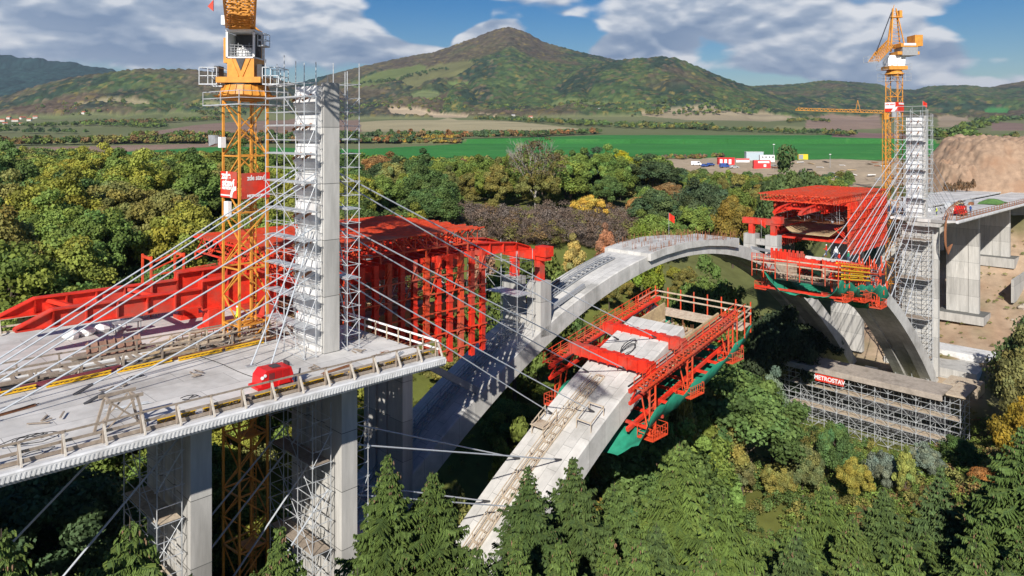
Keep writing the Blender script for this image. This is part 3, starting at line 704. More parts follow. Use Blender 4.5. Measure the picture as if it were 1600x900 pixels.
# the big left crane
cx, cy = -20.25, 55.9
RZ = math.radians(-40); ZB = -36.5
c1, H = crane('big yellow tower crane with red banners, left of the left pylon', cx, cy, RZ, ZB, 18.2)
h = H
m = MB(); cage(m, -2.6, 2.6, -2.0, 2.0, h - .5); m.build('lower_walkway', galv, c1, fix=False)
m = MB(); m.quadbox([(-1.3, -1.3, h), (1.3, -1.3, h), (1.3, 1.3, h), (-1.3, 1.3, h), (-1.75, -1.75, h + .25), (1.75, -1.75, h + .25), (1.75, 1.75, h + .25), (-1.75, 1.75, h + .25)])
m.tube((0, 0, h + .2), (0, 0, h + 1.0), 1.85, 20, 1.55)
for i in range(20):
    an = i * math.pi / 10; m.beam((1.9 * math.cos(an), 1.9 * math.sin(an), h + .22), (1.58 * math.cos(an), 1.58 * math.sin(an), h + 1.0), .09)
m.build('slewing_cone', yellow, c1)
MB().tube((0, 0, h + 1.0), (0, 0, h + 1.15), 1.45, 20).build('slewing_ring', dark, c1)
UP = wthing('slewing_unit', None, None, (0, 0, h + 1.15), 0); UP.parent = c1; del UP['_o']; UP['_o'] = (0, 0, 0)
UP.rotation_euler = (0, 0, -RZ)
bpy.data.objects.remove(UP)
def world_local(o, rz):      # builds in axes turned back to the world's, at the crane
    return lambda p: (p[0] * math.cos(-rz) - p[1] * math.sin(-rz), p[0] * math.sin(-rz) + p[1] * math.cos(-rz), p[2])
WL = world_local(c1, RZ)
def wl_build(m, name, mt, parent, rz, fix=False):
    f = world_local(None, rz); m.v = [f(p) for p in m.v]; return m.build(name, mt, parent, fix)
z0 = h + 1.15
m = MB(); m.box(-1.65, 1.65, -1.5, 1.5, z0, z0 + .42); wl_build(m, 'turntable', yellow, c1, RZ, True)
for a_, b_ in ((-3.0, -1.7), (1.7, 2.9)): m = MB(); cage(m, a_, b_, -1.2, 1.2, z0 - .1, 1.25); wl_build(m, 'side_walkway', galv, c1, RZ)
for b_ in ((-2.1, -1.75, -.7, .3, z0 + .1, z0 + 1.3), (1.2, 1.55, -.9, -.3, z0 + .4, z0 + 1.4)): wl_build(MB().box(*b_), 'slewing_motor', dark, c1, RZ)
z1 = z0 + .42
m = MB(); m.prism([(-1.0, -1.0, z1), (1.0, -1.0, z1), (1.0, -1.0, z1 + 1.45), (-1.0, -1.0, z1 + 1.45)], (0, .12, 0)); m.box(-1.0, 1.0, -.88, 1.0, z1, z1 + 1.45)
for sg in (-1, 1): m.beam((sg * .15, -1.03, z1 + .1), (sg * .7, -1.03, z1 + 1.4), .1)
wl_build(m, 'turret', yellow, c1, RZ)
m = MB(); m.prism([(-.35, -1.06, z1 + 1.4), (.35, -1.06, z1 + 1.4), (.02, -1.06, z1 + .5)], (0, .05, 0)); wl_build(m, 'turret_recess', dark, c1, RZ)
z2 = z1 + 1.45
m = MB()     # winch housing: white frame round a dark open bay
for x in (-1.0, 1.0): m.beam((x, -1.0, z2), (x, -1.0, z2 + 2.0), .14); m.beam((x, 1.0, z2), (x, 1.0, z2 + 2.0), .14)
m.box(-1.07, 1.07, -1.07, 1.07, z2 + 1.95, z2 + 2.12); m.box(-1.07, 1.07, -1.07, 1.07, z2 - .02, z2 + .08); m.box(-1.05, -1.0, -.9, .9, z2 + .1, z2 + 1.9)
hb = wl_build(m, 'winch_housing', white, c1, RZ)
m = MB(); m.box(-.9, .9, .5, .9, z2 + .1, z2 + 1.9); wl_build(m, 'housing_back', dark, hb, RZ)
m = MB(); m.tube((-.5, -.2, z2 + .5), (.5, -.2, z2 + .5), .33, 14); m.box(-.2, .35, -.7, -.3, z2 + .15, z2 + .5); m.tube((0, -.5, z2 + .5), (0, -.5, z2 + 1.0), .16, 8, .05); wl_build(m, 'winch_drum', white, hb, RZ)
m = MB()
for k in range(5): m.beam((-.9, -.8, z2 + .2 + k * .2), (.9, -.8, z2 + .25 + k * .17), .035)
for k in range(7): m.beam((-.8 + k * .27, -.75, z2 + .1), (-.8 + k * .27, -.75, z2 + .8 + .5 * ((k * 7) % 3) / 3), .04)
wl_build(m, 'winch_guard', grey, hb, RZ)
m = MB(); m.box(1.15, 1.7, -.6, .3, z2 + .9, z2 + 1.0); cage(m, 1.15, 1.75, -.6, .3, z2 + .95, .9); wl_build(m, 'service_platform', galv, c1, RZ)
m = MB(); m.box(-1.5, -1.1, -.9, -.3, z2 + 2.5, z2 + 3.2); wl_build(m, 'floodlight', white, c1, RZ)
# jib coming over towards and above the camera
z3 = z2 + 2.12
def jib(m, p0, d, L, w, hh, bay, zslope):
    d = Vector(d).normalized(); r = Vector((d.y, -d.x, 0)).normalized(); n = int(L / bay); upv = Vector((0, 0, 1))
    def pt(u, a, b): return Vector(p0) + d * u + r * a + upv * (b + zslope * u)
    for i in range(n):
        a0, a1 = i * bay, (i + 1) * bay; am = (a0 + a1) / 2
        for sg in (-1, 1):
            m.beam(pt(a0, sg * w / 2, 0), pt(a1, sg * w / 2, 0), .15); m.beam(pt(a0, sg * w / 2, 0), pt(am, 0, hh), .08); m.beam(pt(am, 0, hh), pt(a1, sg * w / 2, 0), .08)
        m.beam(pt(a0, -w / 2, 0), pt(a0, w / 2, 0), .10); m.beam(pt(a0, -w / 2, 0), pt(a1, w / 2, 0), .07); m.beam(pt(a0, w / 2, 0), pt(am, -w / 2, 0), .06); m.beam(pt(am, -w / 2, 0), pt(am, w / 2, 0), .07)
        if i: m.beam(pt(a0 - bay / 2, 0, hh), pt(am, 0, hh), .15)
m = MB(); jib(m, (0, -1.0, z3 + .1), (.34, -.94, 0), 44, 1.95, 1.5, 1.25, .13)
jb = wl_build(m, 'jib', yellow, c1, RZ)
m = MB(); jib(m, (0, -1.0, z3 + .16), (.34, -.94, 0), 3.6, 1.5, .8, .6, .13); m.box(-.8, .8, -1.3, 1.3, z3 + .0, z3 + .15); wl_build(m, 'jib_foot', yellow, jb, RZ)
m = MB(); m.prism([(-1.15, -3.2, z3 + 1.0), (-1.55, -3.2, z3 + 1.35), (-1.15, -3.2, z3 + 1.8)], (0, .1, 0)); wl_build(m, 'warning_plate', red, jb, RZ)
m = MB(); jib(m, (0, 1.0, z3 + .1), (-.34, .94, 0), 12, 1.6, .8, 1.5, .0); m.box(-5.0, -2.4, 8.5, 11.5, z3 - 1.6, z3 + .6); wl_build(m, 'counter_jib', yellow, c1, RZ)
# banners on the two visible faces
zb1 = 15.7 - (310 - 206) * 55.0 / 1150 - ZB; zb2 = 15.7 - (270 - 206) * 55.0 / 1150 - ZB
a = 2.3 / 2 + .12
zc = (zb1 + zb2) / 2
ban = MB().box(a, a + .04, -a + .22, a - .02, zb1, zb2).build('banner', red, c1)
t_ = text_mesh('zde staví', .54, white, weight=.012, sx=.76); put_text(t_, ban, (a + .055, .1, zb2 - .38), (0, 1, 0), (0, 0, 1))
t_ = text_mesh('METROSTAV', .25, white, weight=.014, sx=1.0); put_text(t_, ban, (a + .055, .1, zb1 + .2), (0, 1, 0), (0, 0, 1))
ban2 = MB().box(-a + .02, a - .22, -a - .04, -a, zb1 + .05, zb2 + .1).build('banner', red, c1)
t_ = text_mesh('zde', .78, white, weight=.03, sx=1.15); put_text(t_, ban2, (-.42, -a - .055, zb2 - .22), (1, 0, 0), (0, 0, 1))
t_ = text_mesh('staví', .78, white, weight=.03, sx=1.22); put_text(t_, ban2, (-.12, -a - .055, zb2 - .76), (1, 0, 0), (0, 0, 1))
t_ = text_mesh('METROSTAV', .25, white, weight=.016, sx=1.25); put_text(t_, ban2, (-.12, -a - .055, zb2 - 1.16), (1, 0, 0), (0, 0, 1))
ring = []
for rr in (.85, .55):
    arc = [(a - .26 - rr * math.cos(math.pi / 2 * i / 10), -a - .05, zb1 + .1 + rr * math.sin(math.pi / 2 * i / 10)) for i in range(11)]
    ring += arc if rr > .7 else arc[::-1]
MB().prism(ring, (0, -.02, 0)).build('emblem', white, ban2); MB().box(-a + .1, a - 1.15, -a - .07, -a - .05, zb1 + .18, zb1 + .28).build('emblem_line', white, ban2)
m = MB().box(-.3, .3, -a - .3, -a - .02, zb1 - 1.3, zb1 - .2); m.build('control_box', white, c1)
# floodlights
m = MB(); zf = 15.7 - (218 - 206) * .0486 - ZB; m.prism([(-1.9, -1.9, zf - .5), (-1.0, -1.9, zf - .3), (-1.0, -1.9, zf + .3), (-2.0, -1.9, zf + .35)], (0, .3, 0)); m.build('floodlight', grey, c1)
m = MB(); m.box(-.9, -.5, -1.7, -1.3, zf - .6, zf + .2); m.build('siren_box', white, c1)

# right crane
cx2, cy2 = 83.3, 160.4; R2 = math.radians(-49)
zb_ = gz(cx2, cy2) - 1
c2, H2 = crane('tall yellow tower crane beside the distant right pylon', cx2, cy2, R2, zb_, 28.2, 2.5, 4.5)
def w2(m, name, mt, parent, rz, fix=False):
    m.v = [(p[0], p[1], H2 + (p[2] - H2) * .6) for p in m.v]; return wl_build(m, name, mt, parent, rz, fix)
h = H2
m = MB(); cage(m, -2.9, 2.9, -1.5, 1.5, h - 1.4, 1.6); m.build('lower_walkway', galv, c2)
MB().tube((0, 0, h), (0, 0, h + 1.0), 2.0, 16, 1.3).build('slewing_cone', yellow, c2)
m = MB(); m.box(-2.0, 2.0, -1.8, 1.8, h + 1.6, h + 2.9); w2(m, 'turntable', yellow, c2, R2, True)
m = MB(); cage(m, -3.1, 3.1, -1.4, 1.4, h + 1.7, 2.0); w2(m, 'side_walkway', galv, c2, R2)
m = MB(); m.quadbox([(-1.9, -1.2, h + 2.9), (1.7, -1.2, h + 2.9), (1.7, 1.2, h + 2.9), (-1.9, 1.2, h + 2.9), (-1.9, -1.2, h + 6.8), (1.9, -1.2, h + 6.8), (1.9, 1.2, h + 6.8), (-1.9, 1.2, h + 6.8)])
m.beam((-1.2, -1.25, h + 3.2), (1.2, -1.25, h + 6.6), .3); w2(m, 'white_turret', white, c2, R2, True)
m = MB(); m.box(-.4, 4.3, -2.2, 1.4, h + 6.9, h + 8.0); m.box(.2, 3.9, -2.4, 1.2, h + 9.6, h + 10.9); m.box(3.5, 5.2, -1.9, 1.4, h + 10, h + 14); w2(m, 'winch_deck', yellow, c2, R2, True)
m = MB(); m.box(.6, 3.9, -2.3, 1.2, h + 6.9 - .3, h + 9.9); w2(m, 'counterweight', grey, c2, R2, True)
m = MB(); m.box(.8, 3.4, -2.5, -2.3, h + 10.1, h + 10.9); w2(m, 'nameplate', white, c2, R2, True)
m = MB()     # A frame
for sg in (-1, 1):
    m.beam((-1.2, sg * .9, h + 8), (-.3, 0, h + 24.0), .28); m.beam((1.7, sg * .9, h + 11), (.4, 0, h + 24.0), .2)
for k in range(9):
    z = h + 9 + k * 1.6; u = (z - h - 8) / 16; m.beam((-1.2 + .9 * u, 0, z), (1.9 - 1.5 * u, 0, z + .8), .12); m.beam((1.9 - 1.5 * u, 0, z + .8), (-1.2 + .9 * (u + .1), 0, z + 1.6), .12)
m.box(-.8, 1.6, -.6, .6, h + 20.6, h + 20.9); m.box(.9, 1.5, -.5, .5, h + 20.8, h + 23.2); m.beam((-.2, 0, h + 24), (0, 0, h + 25.3), .1)
w2(m, 'a_frame', yellow, c2, R2)
m = MB(); jib(m, (-1.5, -.6, h + 10.2), (-.57, -.82, 0), 20, 1.9, 2.6, 2.0, -.42); jb2 = w2(m, 'jib', yellow, c2, R2)
m = MB(); m.tube((-.6, 0, h + 22.6), (-11.0, -14.5, h + 5.9), .11, 6); w2(m, 'tie_bar', dark, c2, R2)
m = MB(); cage(m, -14.5, -12.3, -18.2, -16.4, h + 1.6, 2.0); w2(m, 'tip_cage', galv, jb2, R2)
a = 1.25 + .15; z = 15.7 + (206 - 175) * .1395 - zb_; zt_ = 15.7 + (206 - 160) * .1395 - zb_
bn = MB().box(-a, a, -a - .06, -a, z, zt_).build('banner', red, c2)
MB().box(-a + .05, a - .6, -a - .1, -a - .065, z + .75, zt_ - .05).build('white_field', white, bn)
m = MB(); m.prism([(-.1, -a - .12, z + .05), (.7, -a - .12, z + .05), (a - .05, -a - .12, z + 1.1), (.5, -a - .12, z + .95)], (0, .03, 0)); m.build('emblem', white, bn)
t_ = text_mesh('zde staví', .55, red, weight=.01); put_text(t_, bn, (-.25, -a - .115, zt_ - .45), (1, 0, 0), (0, 0, 1))
bn = MB().box(a, a + .06, -a, a, z, zt_).build('banner', red, c2)
MB().box(a + .065, a + .09, -a + .1, a - .1, zt_ - .5, zt_ - .12).build('white_stripe', white, bn)

# small third crane behind
x3, y3 = 130.5, 257; zb3 = gz(x3, y3); R3 = math.radians(10)
c3 = wthing('tower_crane', 'small pale yellow tower crane with a long flat jib behind the right crane', 'crane', (x3, y3, zb3), R3); Z3 = 22.2 - zb3
z = 0; k = 0
while z < Z3 - 1:
    m = MB(); lattice_section(m, 1.5, z, min(z + 4, Z3), .16, .1, k % 2); m.build('mast_section', yellow, c3, fix=False); z += 4; k += 1
def wj(m, name, mt=yellow, fix=False): return wl_build(m, name, mt, c3, R3, fix)
m = MB(); jib(m, (0, 0, Z3), (-.84, .54, 0), 30, 1.2, .9, 1.5, .05); wj(m, 'jib')
m = MB(); m.box(-.9, .9, -.9, .9, Z3 - 2.2, Z3 + .1); wj(m, 'cab', yellow, True)
m = MB(); m.beam((-.6, 0, Z3), (0, 0, Z3 + 4.2), .14); m.beam((.8, 0, Z3), (0, 0, Z3 + 4.2), .14); wj(m, 'king_post')
m = MB(); m.beam((-6.8, 4.2, Z3 + .6), (-7.5, 4.8, Z3 + 4.8), .12); m.beam((-8.2, 5.2, Z3 + .6), (-7.5, 4.8, Z3 + 4.8), .12); wj(m, 'jib_post')
m = MB(); m.box(.6, 3.6, -3.2, -1.0, Z3 - 1.4, Z3 + .6); wj(m, 'counterweight', grey, True)
# ================================================================ RED FORMWORK GANTRIES ON THE FAR BRIDGE
def gantry(label, f, dz, hs, roof, nose=-16.5, rdz=0.0):
    """f maps a left-hand station onto the bridge; hs = stations of the hangers"""
    o = bthing('formwork_gantry', label, 'gantry', f(10), 15, dz)
    def P(s, t, z): return (f(s), t, z + dz)
    for t in (12.3, 17.2):
        # nose, main part, front nose: I sections
        m = MB()
        def isec(a, b, zb0, zt0, zb1, zt1, w=.7):
            m.quadbox([P(a, t - .06, zb0), P(b, t - .06, zb1), P(b, t + .06, zb1), P(a, t + .06, zb0), P(a, t - .06, zt0), P(b, t - .06, zt1), P(b, t + .06, zt1), P(a, t + .06, zt0)])
            for z0_, z1_ in ((zb0, zb1), (zt0, zt1)):
                m.quadbox([P(a, t - w / 2, z0_ - .05), P(b, t - w / 2, z1_ - .05), P(b, t + w / 2, z1_ - .05), P(a, t + w / 2, z0_ - .05), P(a, t - w / 2, z0_ + .05), P(b, t - w / 2, z1_ + .05), P(b, t + w / 2, z1_ + .05), P(a, t + w / 2, z0_ + .05)])
            n = max(1, int(abs(b - a) / 2.0))
            for i in range(n + 1):
                u = i / n; s = a + (b - a) * u; zb_ = zb0 + (zb1 - zb0) * u; zt_ = zt0 + (zt1 - zt0) * u
                for sg in (-1, 1): m.quadbox([P(s - .05, t + sg * .07, zb_), P(s + .05, t + sg * .07, zb_), P(s + .05, t + sg * .33, zb_), P(s - .05, t + sg * .33, zb_), P(s - .05, t + sg * .07, zt_), P(s + .05, t + sg * .07, zt_), P(s + .05, t + sg * .33, zt_), P(s - .05, t + sg * .33, zt_)])
        isec(nose, nose + 2.2, 2.35, 2.5, 2.3, 3.45); isec(nose + 2.2, -4.2, 2.3, 3.45, 1.95, 3.35)
        isec(-4.2, 23, 1.7, 3.95, 1.7, 4.1, .9); isec(23, 31.2, 2.5, 4.0, 2.3, 3.2); isec(31.2, 33.5, 2.3, 3.2, 2.2, 2.5)
        m.build('main_girder', red, o, fix=False)
    m = MB()
    for s in (nose + 3.0, nose + 8.5):
        m.beam(P(s, 12.3, 3.2), P(s + 1.8, 14.7, 2.6), .28); m.beam(P(s + 1.8, 14.7, 2.6), P(s, 17.2, 3.2), .28); m.beam(P(s, 12.3, 2.7), P(s, 17.2, 2.7), .3)
    for s in (25.5, 29.5): m.beam(P(s, 12.3, 3.0), P(s, 17.2, 3.0), .3)
    m.build('cross_brace', red, o, fix=False)
    # supports on the deck
    for s in (-3.2, 1.5):
        for t in (12.3, 17.2):
            m = MB(); a = P(s - .6, t - .6, 0); b = P(s + .6, t + .6, 1.7)
            m.box(min(a[0], b[0]), max(a[0], b[0]), a[1], b[1], a[2] + (0.03 if dz == 0 else .2), b[2] - .05); a = P(s - .95, t - .8, 0); b = P(s + .95, t + .8, 0)
            m.box(min(a[0], b[0]), max(a[0], b[0]), a[1], b[1], dz + .02 - .015 * 0, dz + .35); m.build('support_leg', red, o, fix=False)
    # saddle frame on the portal pier
    m = MB(); s = 38.4; zt_ = -2.45 - (0 if dz == 0 else -.0)
    a0, a1 = sorted((f(s - .55), f(s + .55)))
    m.box(a0, a1, 13.6, 21.0, dz + .05 if dz == 0 else dz + .55, (dz if dz == 0 else dz + .5) + 1.15); m.box(a0 - .15, a1 + .15, 13.4, 15.2, dz + .55 if dz == 0 else dz + .9, (dz if dz == 0 else dz + .4) + 1.75)
    m.build('saddle_beam', red, o, fix=False)
    for t in (14.6, 18.9):
        MB().box(a0 + .1, a1 - .1, t, t + .9, (-2.5 if dz == 0 else -3.4) + .01, dz + .6).build('saddle_leg', red, o, fix=False)
    # hangers, two rows, with cross beams over the top
    for i, s in enumerate(hs):
        for t, sg in ((7.7, 1), (22.6, -1)):
            m = MB(); w = .24
            for k in (-1, 1): m.quadbox([P(s - w, t + k * .16 - .04, -6.0 - .25 * (i % 2)), P(s + w, t + k * .16 - .04, -6.0 - .25 * (i % 2)), P(s + w, t + k * .16 + .04, -6.0 - .25 * (i % 2)), P(s - w, t + k * .16 + .04, -6.0 - .25 * (i % 2)), P(s - w, t + k * .16 - .04, 4.0), P(s + w, t + k * .16 - .04, 4.0), P(s + w, t + k * .16 + .04, 4.0), P(s - w, t + k * .16 + .04, 4.0)])
            m.quadbox([P(s - .04, t - .13, -6.2), P(s + .04, t - .13, -6.2), P(s + .04, t + .13, -6.2), P(s - .04, t + .13, -6.2), P(s - .04, t - .13, 4), P(s + .04, t - .13, 4), P(s + .04, t + .13, 4), P(s - .04, t + .13, 4)])
            for z in (-5.2, -3.6, -2.0, -.4, 1.2, 2.8): m.box(f(s) - .3, f(s) + .3, t - .26, t + .26, dz + z - .12, dz + z + .05)
            m.build('hanger', red if i % 3 else redorange, o, fix=False)
        m = MB(); m.beam(P(s, 7.7, 3.6), P(s, 22.6, 3.6), .3, .5)
        m.beam(P(s, 7.7, -3.8), P(s, 22.6, -3.8), .26, .4)
        m.beam(P(s, 7.8, -3.6), P(s, 10.5, -1.2), .16); m.beam(P(s, 22.5, -3.6), P(s, 19.8, -1.2), .16)
        m.build('cross_frame', red, o, fix=False)
    m = MB(); h0, h1 = hs[0] - .3, hs[-1] + .3
    for z in (-5.0, -3.3, -1.2, .6, 2.2):
        for t in (7.35, 22.9): m.beam(P(h0, t, z), P(h1, t, z), .10, .12)
    for i in range(len(hs) - 1):
        if i % 2: m.beam(P(hs[i], 7.4, 0), P(hs[i + 1], 7.4, 3.4), .09)
    m.build('rails', redorange, o, fix=False)
    # formwork skin and inner walkways
    m = MB(); m.quadbox([P(h0, 11.4, -2.9), P(h1, 11.4, -2.9), P(h1, 18.9, -2.9), P(h0, 18.9, -2.9), P(h0, 11.4, -2.7), P(h1, 11.4, -2.7), P(h1, 18.9, -2.7), P(h0, 18.9, -2.7)])
    for ta, tb in ((8.9, 11.4), (21.4, 18.9)): m.quadbox([P(h0, ta, -.8), P(h1, ta, -.8), P(h1, tb, -2.9), P(h0, tb, -2.9), P(h0, ta, -.7), P(h1, ta, -.7), P(h1, tb, -2.7), P(h0, tb, -2.7)])
    m.build('shutter_skin', ply, o)
    m = MB(); rnd = random.Random(4)
    for z in (-3.6, -.55, 1.0):
        for k in range(3):
            t = 8.2 + k * .28; m.beam(P(h0 + rnd.uniform(0, 1), t, z), P(h1 - rnd.uniform(0, 2), t, z), .24, .06)
            t = 21.7 + k * .28; m.beam(P(h0, t, z), P(h1, t, z), .24, .06)
    m.build('walkway_planks', timber, o, fix=False)
    # reinforcement and clutter inside
    m = MB()
    for i in range(int((h1 - h0) / .45)):
        s = h0 + i * .45; m.tube(P(s, 9.4, -.35), P(s, 21, -.35), .03, 4); m.tube(P(s, 9.4, -.3), P(s, 9.4, .3), .03, 4)
    for i in range(14): m.tube(P(h0, 9.6 + i * .85, -.28), P(h1, 9.6 + i * .85, -.28), .03, 4)
    m.build('deck_reinforcement', rust, o, fix=False)
    m = MB()
    for i in range(46):
        s = rnd.uniform(h0, h1); t = rnd.uniform(8, 22); a = rnd.uniform(0, 3.1); L = rnd.uniform(1, 3); z = rnd.uniform(-.2, .5)
        m.beam(P(s, t, z), P(s + L * math.cos(a), t + L * math.sin(a), z + rnd.uniform(-.1, 1.3)), .06)
    for i in range(20):
        s = rnd.uniform(h0, h1); t = rnd.uniform(8, 22); m.beam(P(s, t, -.3), P(s + rnd.uniform(-.6, .6), t, 3.4), .055)
    m.build('inner_props', galv, o, fix=False)
    for i in range(14):
        m = MB(); s = rnd.uniform(h0, h1); t = rnd.uniform(9, 21); z = rnd.choice([-.2, .0, 4.0]); w = rnd.uniform(.3, .8)
        m.quadbox([P(s, t, z), P(s + w, t, z), P(s + w, t + w, z), P(s, t + w, z), P(s, t, z + .4), P(s + w, t, z + .35), P(s + w, t + w, z + .4), P(s, t + w, z + .35)])
        m.build('stored_box', grey, o, fix=False)
    # roof lattice
    r0, r1 = roof; n = int((r1 - r0) / 1.25); z0, z1_ = 4.75 + rdz, 6.05 + rdz * 1.2
    for i in range(n + 1):
        s = r0 + (r1 - r0) * i / n; m = MB(); m.beam(P(s, 7.6, z1_), P(s, 22.8, z1_), .14, .16); m.beam(P(s, 8.2, z0), P(s, 22.2, z0), .12, .14)
        K = 9
        for k in range(K):
            ta = 8.2 + 14 * k / K; tb = 8.2 + 14 * (k + 1) / K; m.beam(P(s, ta, z0 if k % 2 else z1_), P(s, tb, z1_ if k % 2 else z0), .08)
        m.build('roof_truss', redorange if i % 2 else red, o, fix=False)
    for k in range(22):
        t = 7.7 + 15 * k / 21; m = MB(); ja, jb_ = rnd.uniform(-.5, .3), rnd.uniform(-.3, .8)
        m.beam(P(r0 + ja, t, z1_ + .14), P(r1 + jb_, t, z1_ + .14), .17, .10); m.build('purlin', redorange, o, fix=False)
    m = MB()
    for i in range(n):
        s = r0 + (r1 - r0) * i / n; ds = (r1 - r0) / n
        for t in (8.0, 12.3, 17.2, 22.4): m.beam(P(s, t, z1_), P(s + ds, t, z0), .08); m.beam(P(s + ds, t, z0), P(s + ds, t, z1_), .07)
        if i % 2 == 0:
            for t in (8.0, 12.3, 17.2, 22.4): m.beam(P(s, t, 4.0), P(s, t, z0), .12); m.beam(P(s, t, 4.0), P(s + ds, t + (.8 if t < 15 else -.8), z0), .08)
    for t in (8.0, 12.3, 17.2, 22.4): m.beam(P(r0, t, z0), P(r1, t, z0), .12)
    m.build('roof_lacing', redorange, o, fix=False)
    return o
gantry('long bright red formwork gantry with rows of hangers over the far left deck', lambda s: s, 0.0, [(2.0 + 1.42 * i) for i in range(15)], (-.5, 21.5), -16.6)
g2 = gantry('distant red formwork gantry with a dense red hanger wall on the far right deck', lambda s: 140.8 - s, -2.1, [.6 + 1.0 * i for i in range(22)], (-1, 28.5), -6, -.55)

# side shed and small red frame at the left end of the left gantry
m = MB()
for s in (-5.5, -2.8):
    for t in (19.2, 21.2): m.beam((s, t, .1), (s, t, 5.2), .16)
    m.beam((s, 19.2, 5.0), (s, 21.2, 5.0), .2); m.beam((s, 19.2, 2.4), (s, 21.2, 2.4), .2)
for t in (19.2, 21.2): m.beam((-5.5, t, 2.6), (0, t, 2.6), .16); m.beam((-5.5, t, 4.0), (-2.8, t, 5.0), .1)
m.beam((-5.5, 19.2, 3.6), (0, 19.2, 3.9), .12)
bmesh_thing(m, 'steel_trestle', redorange, 'open red steel trestle at the left end of the left gantry roof', 'trestle', -4, 20, .1)

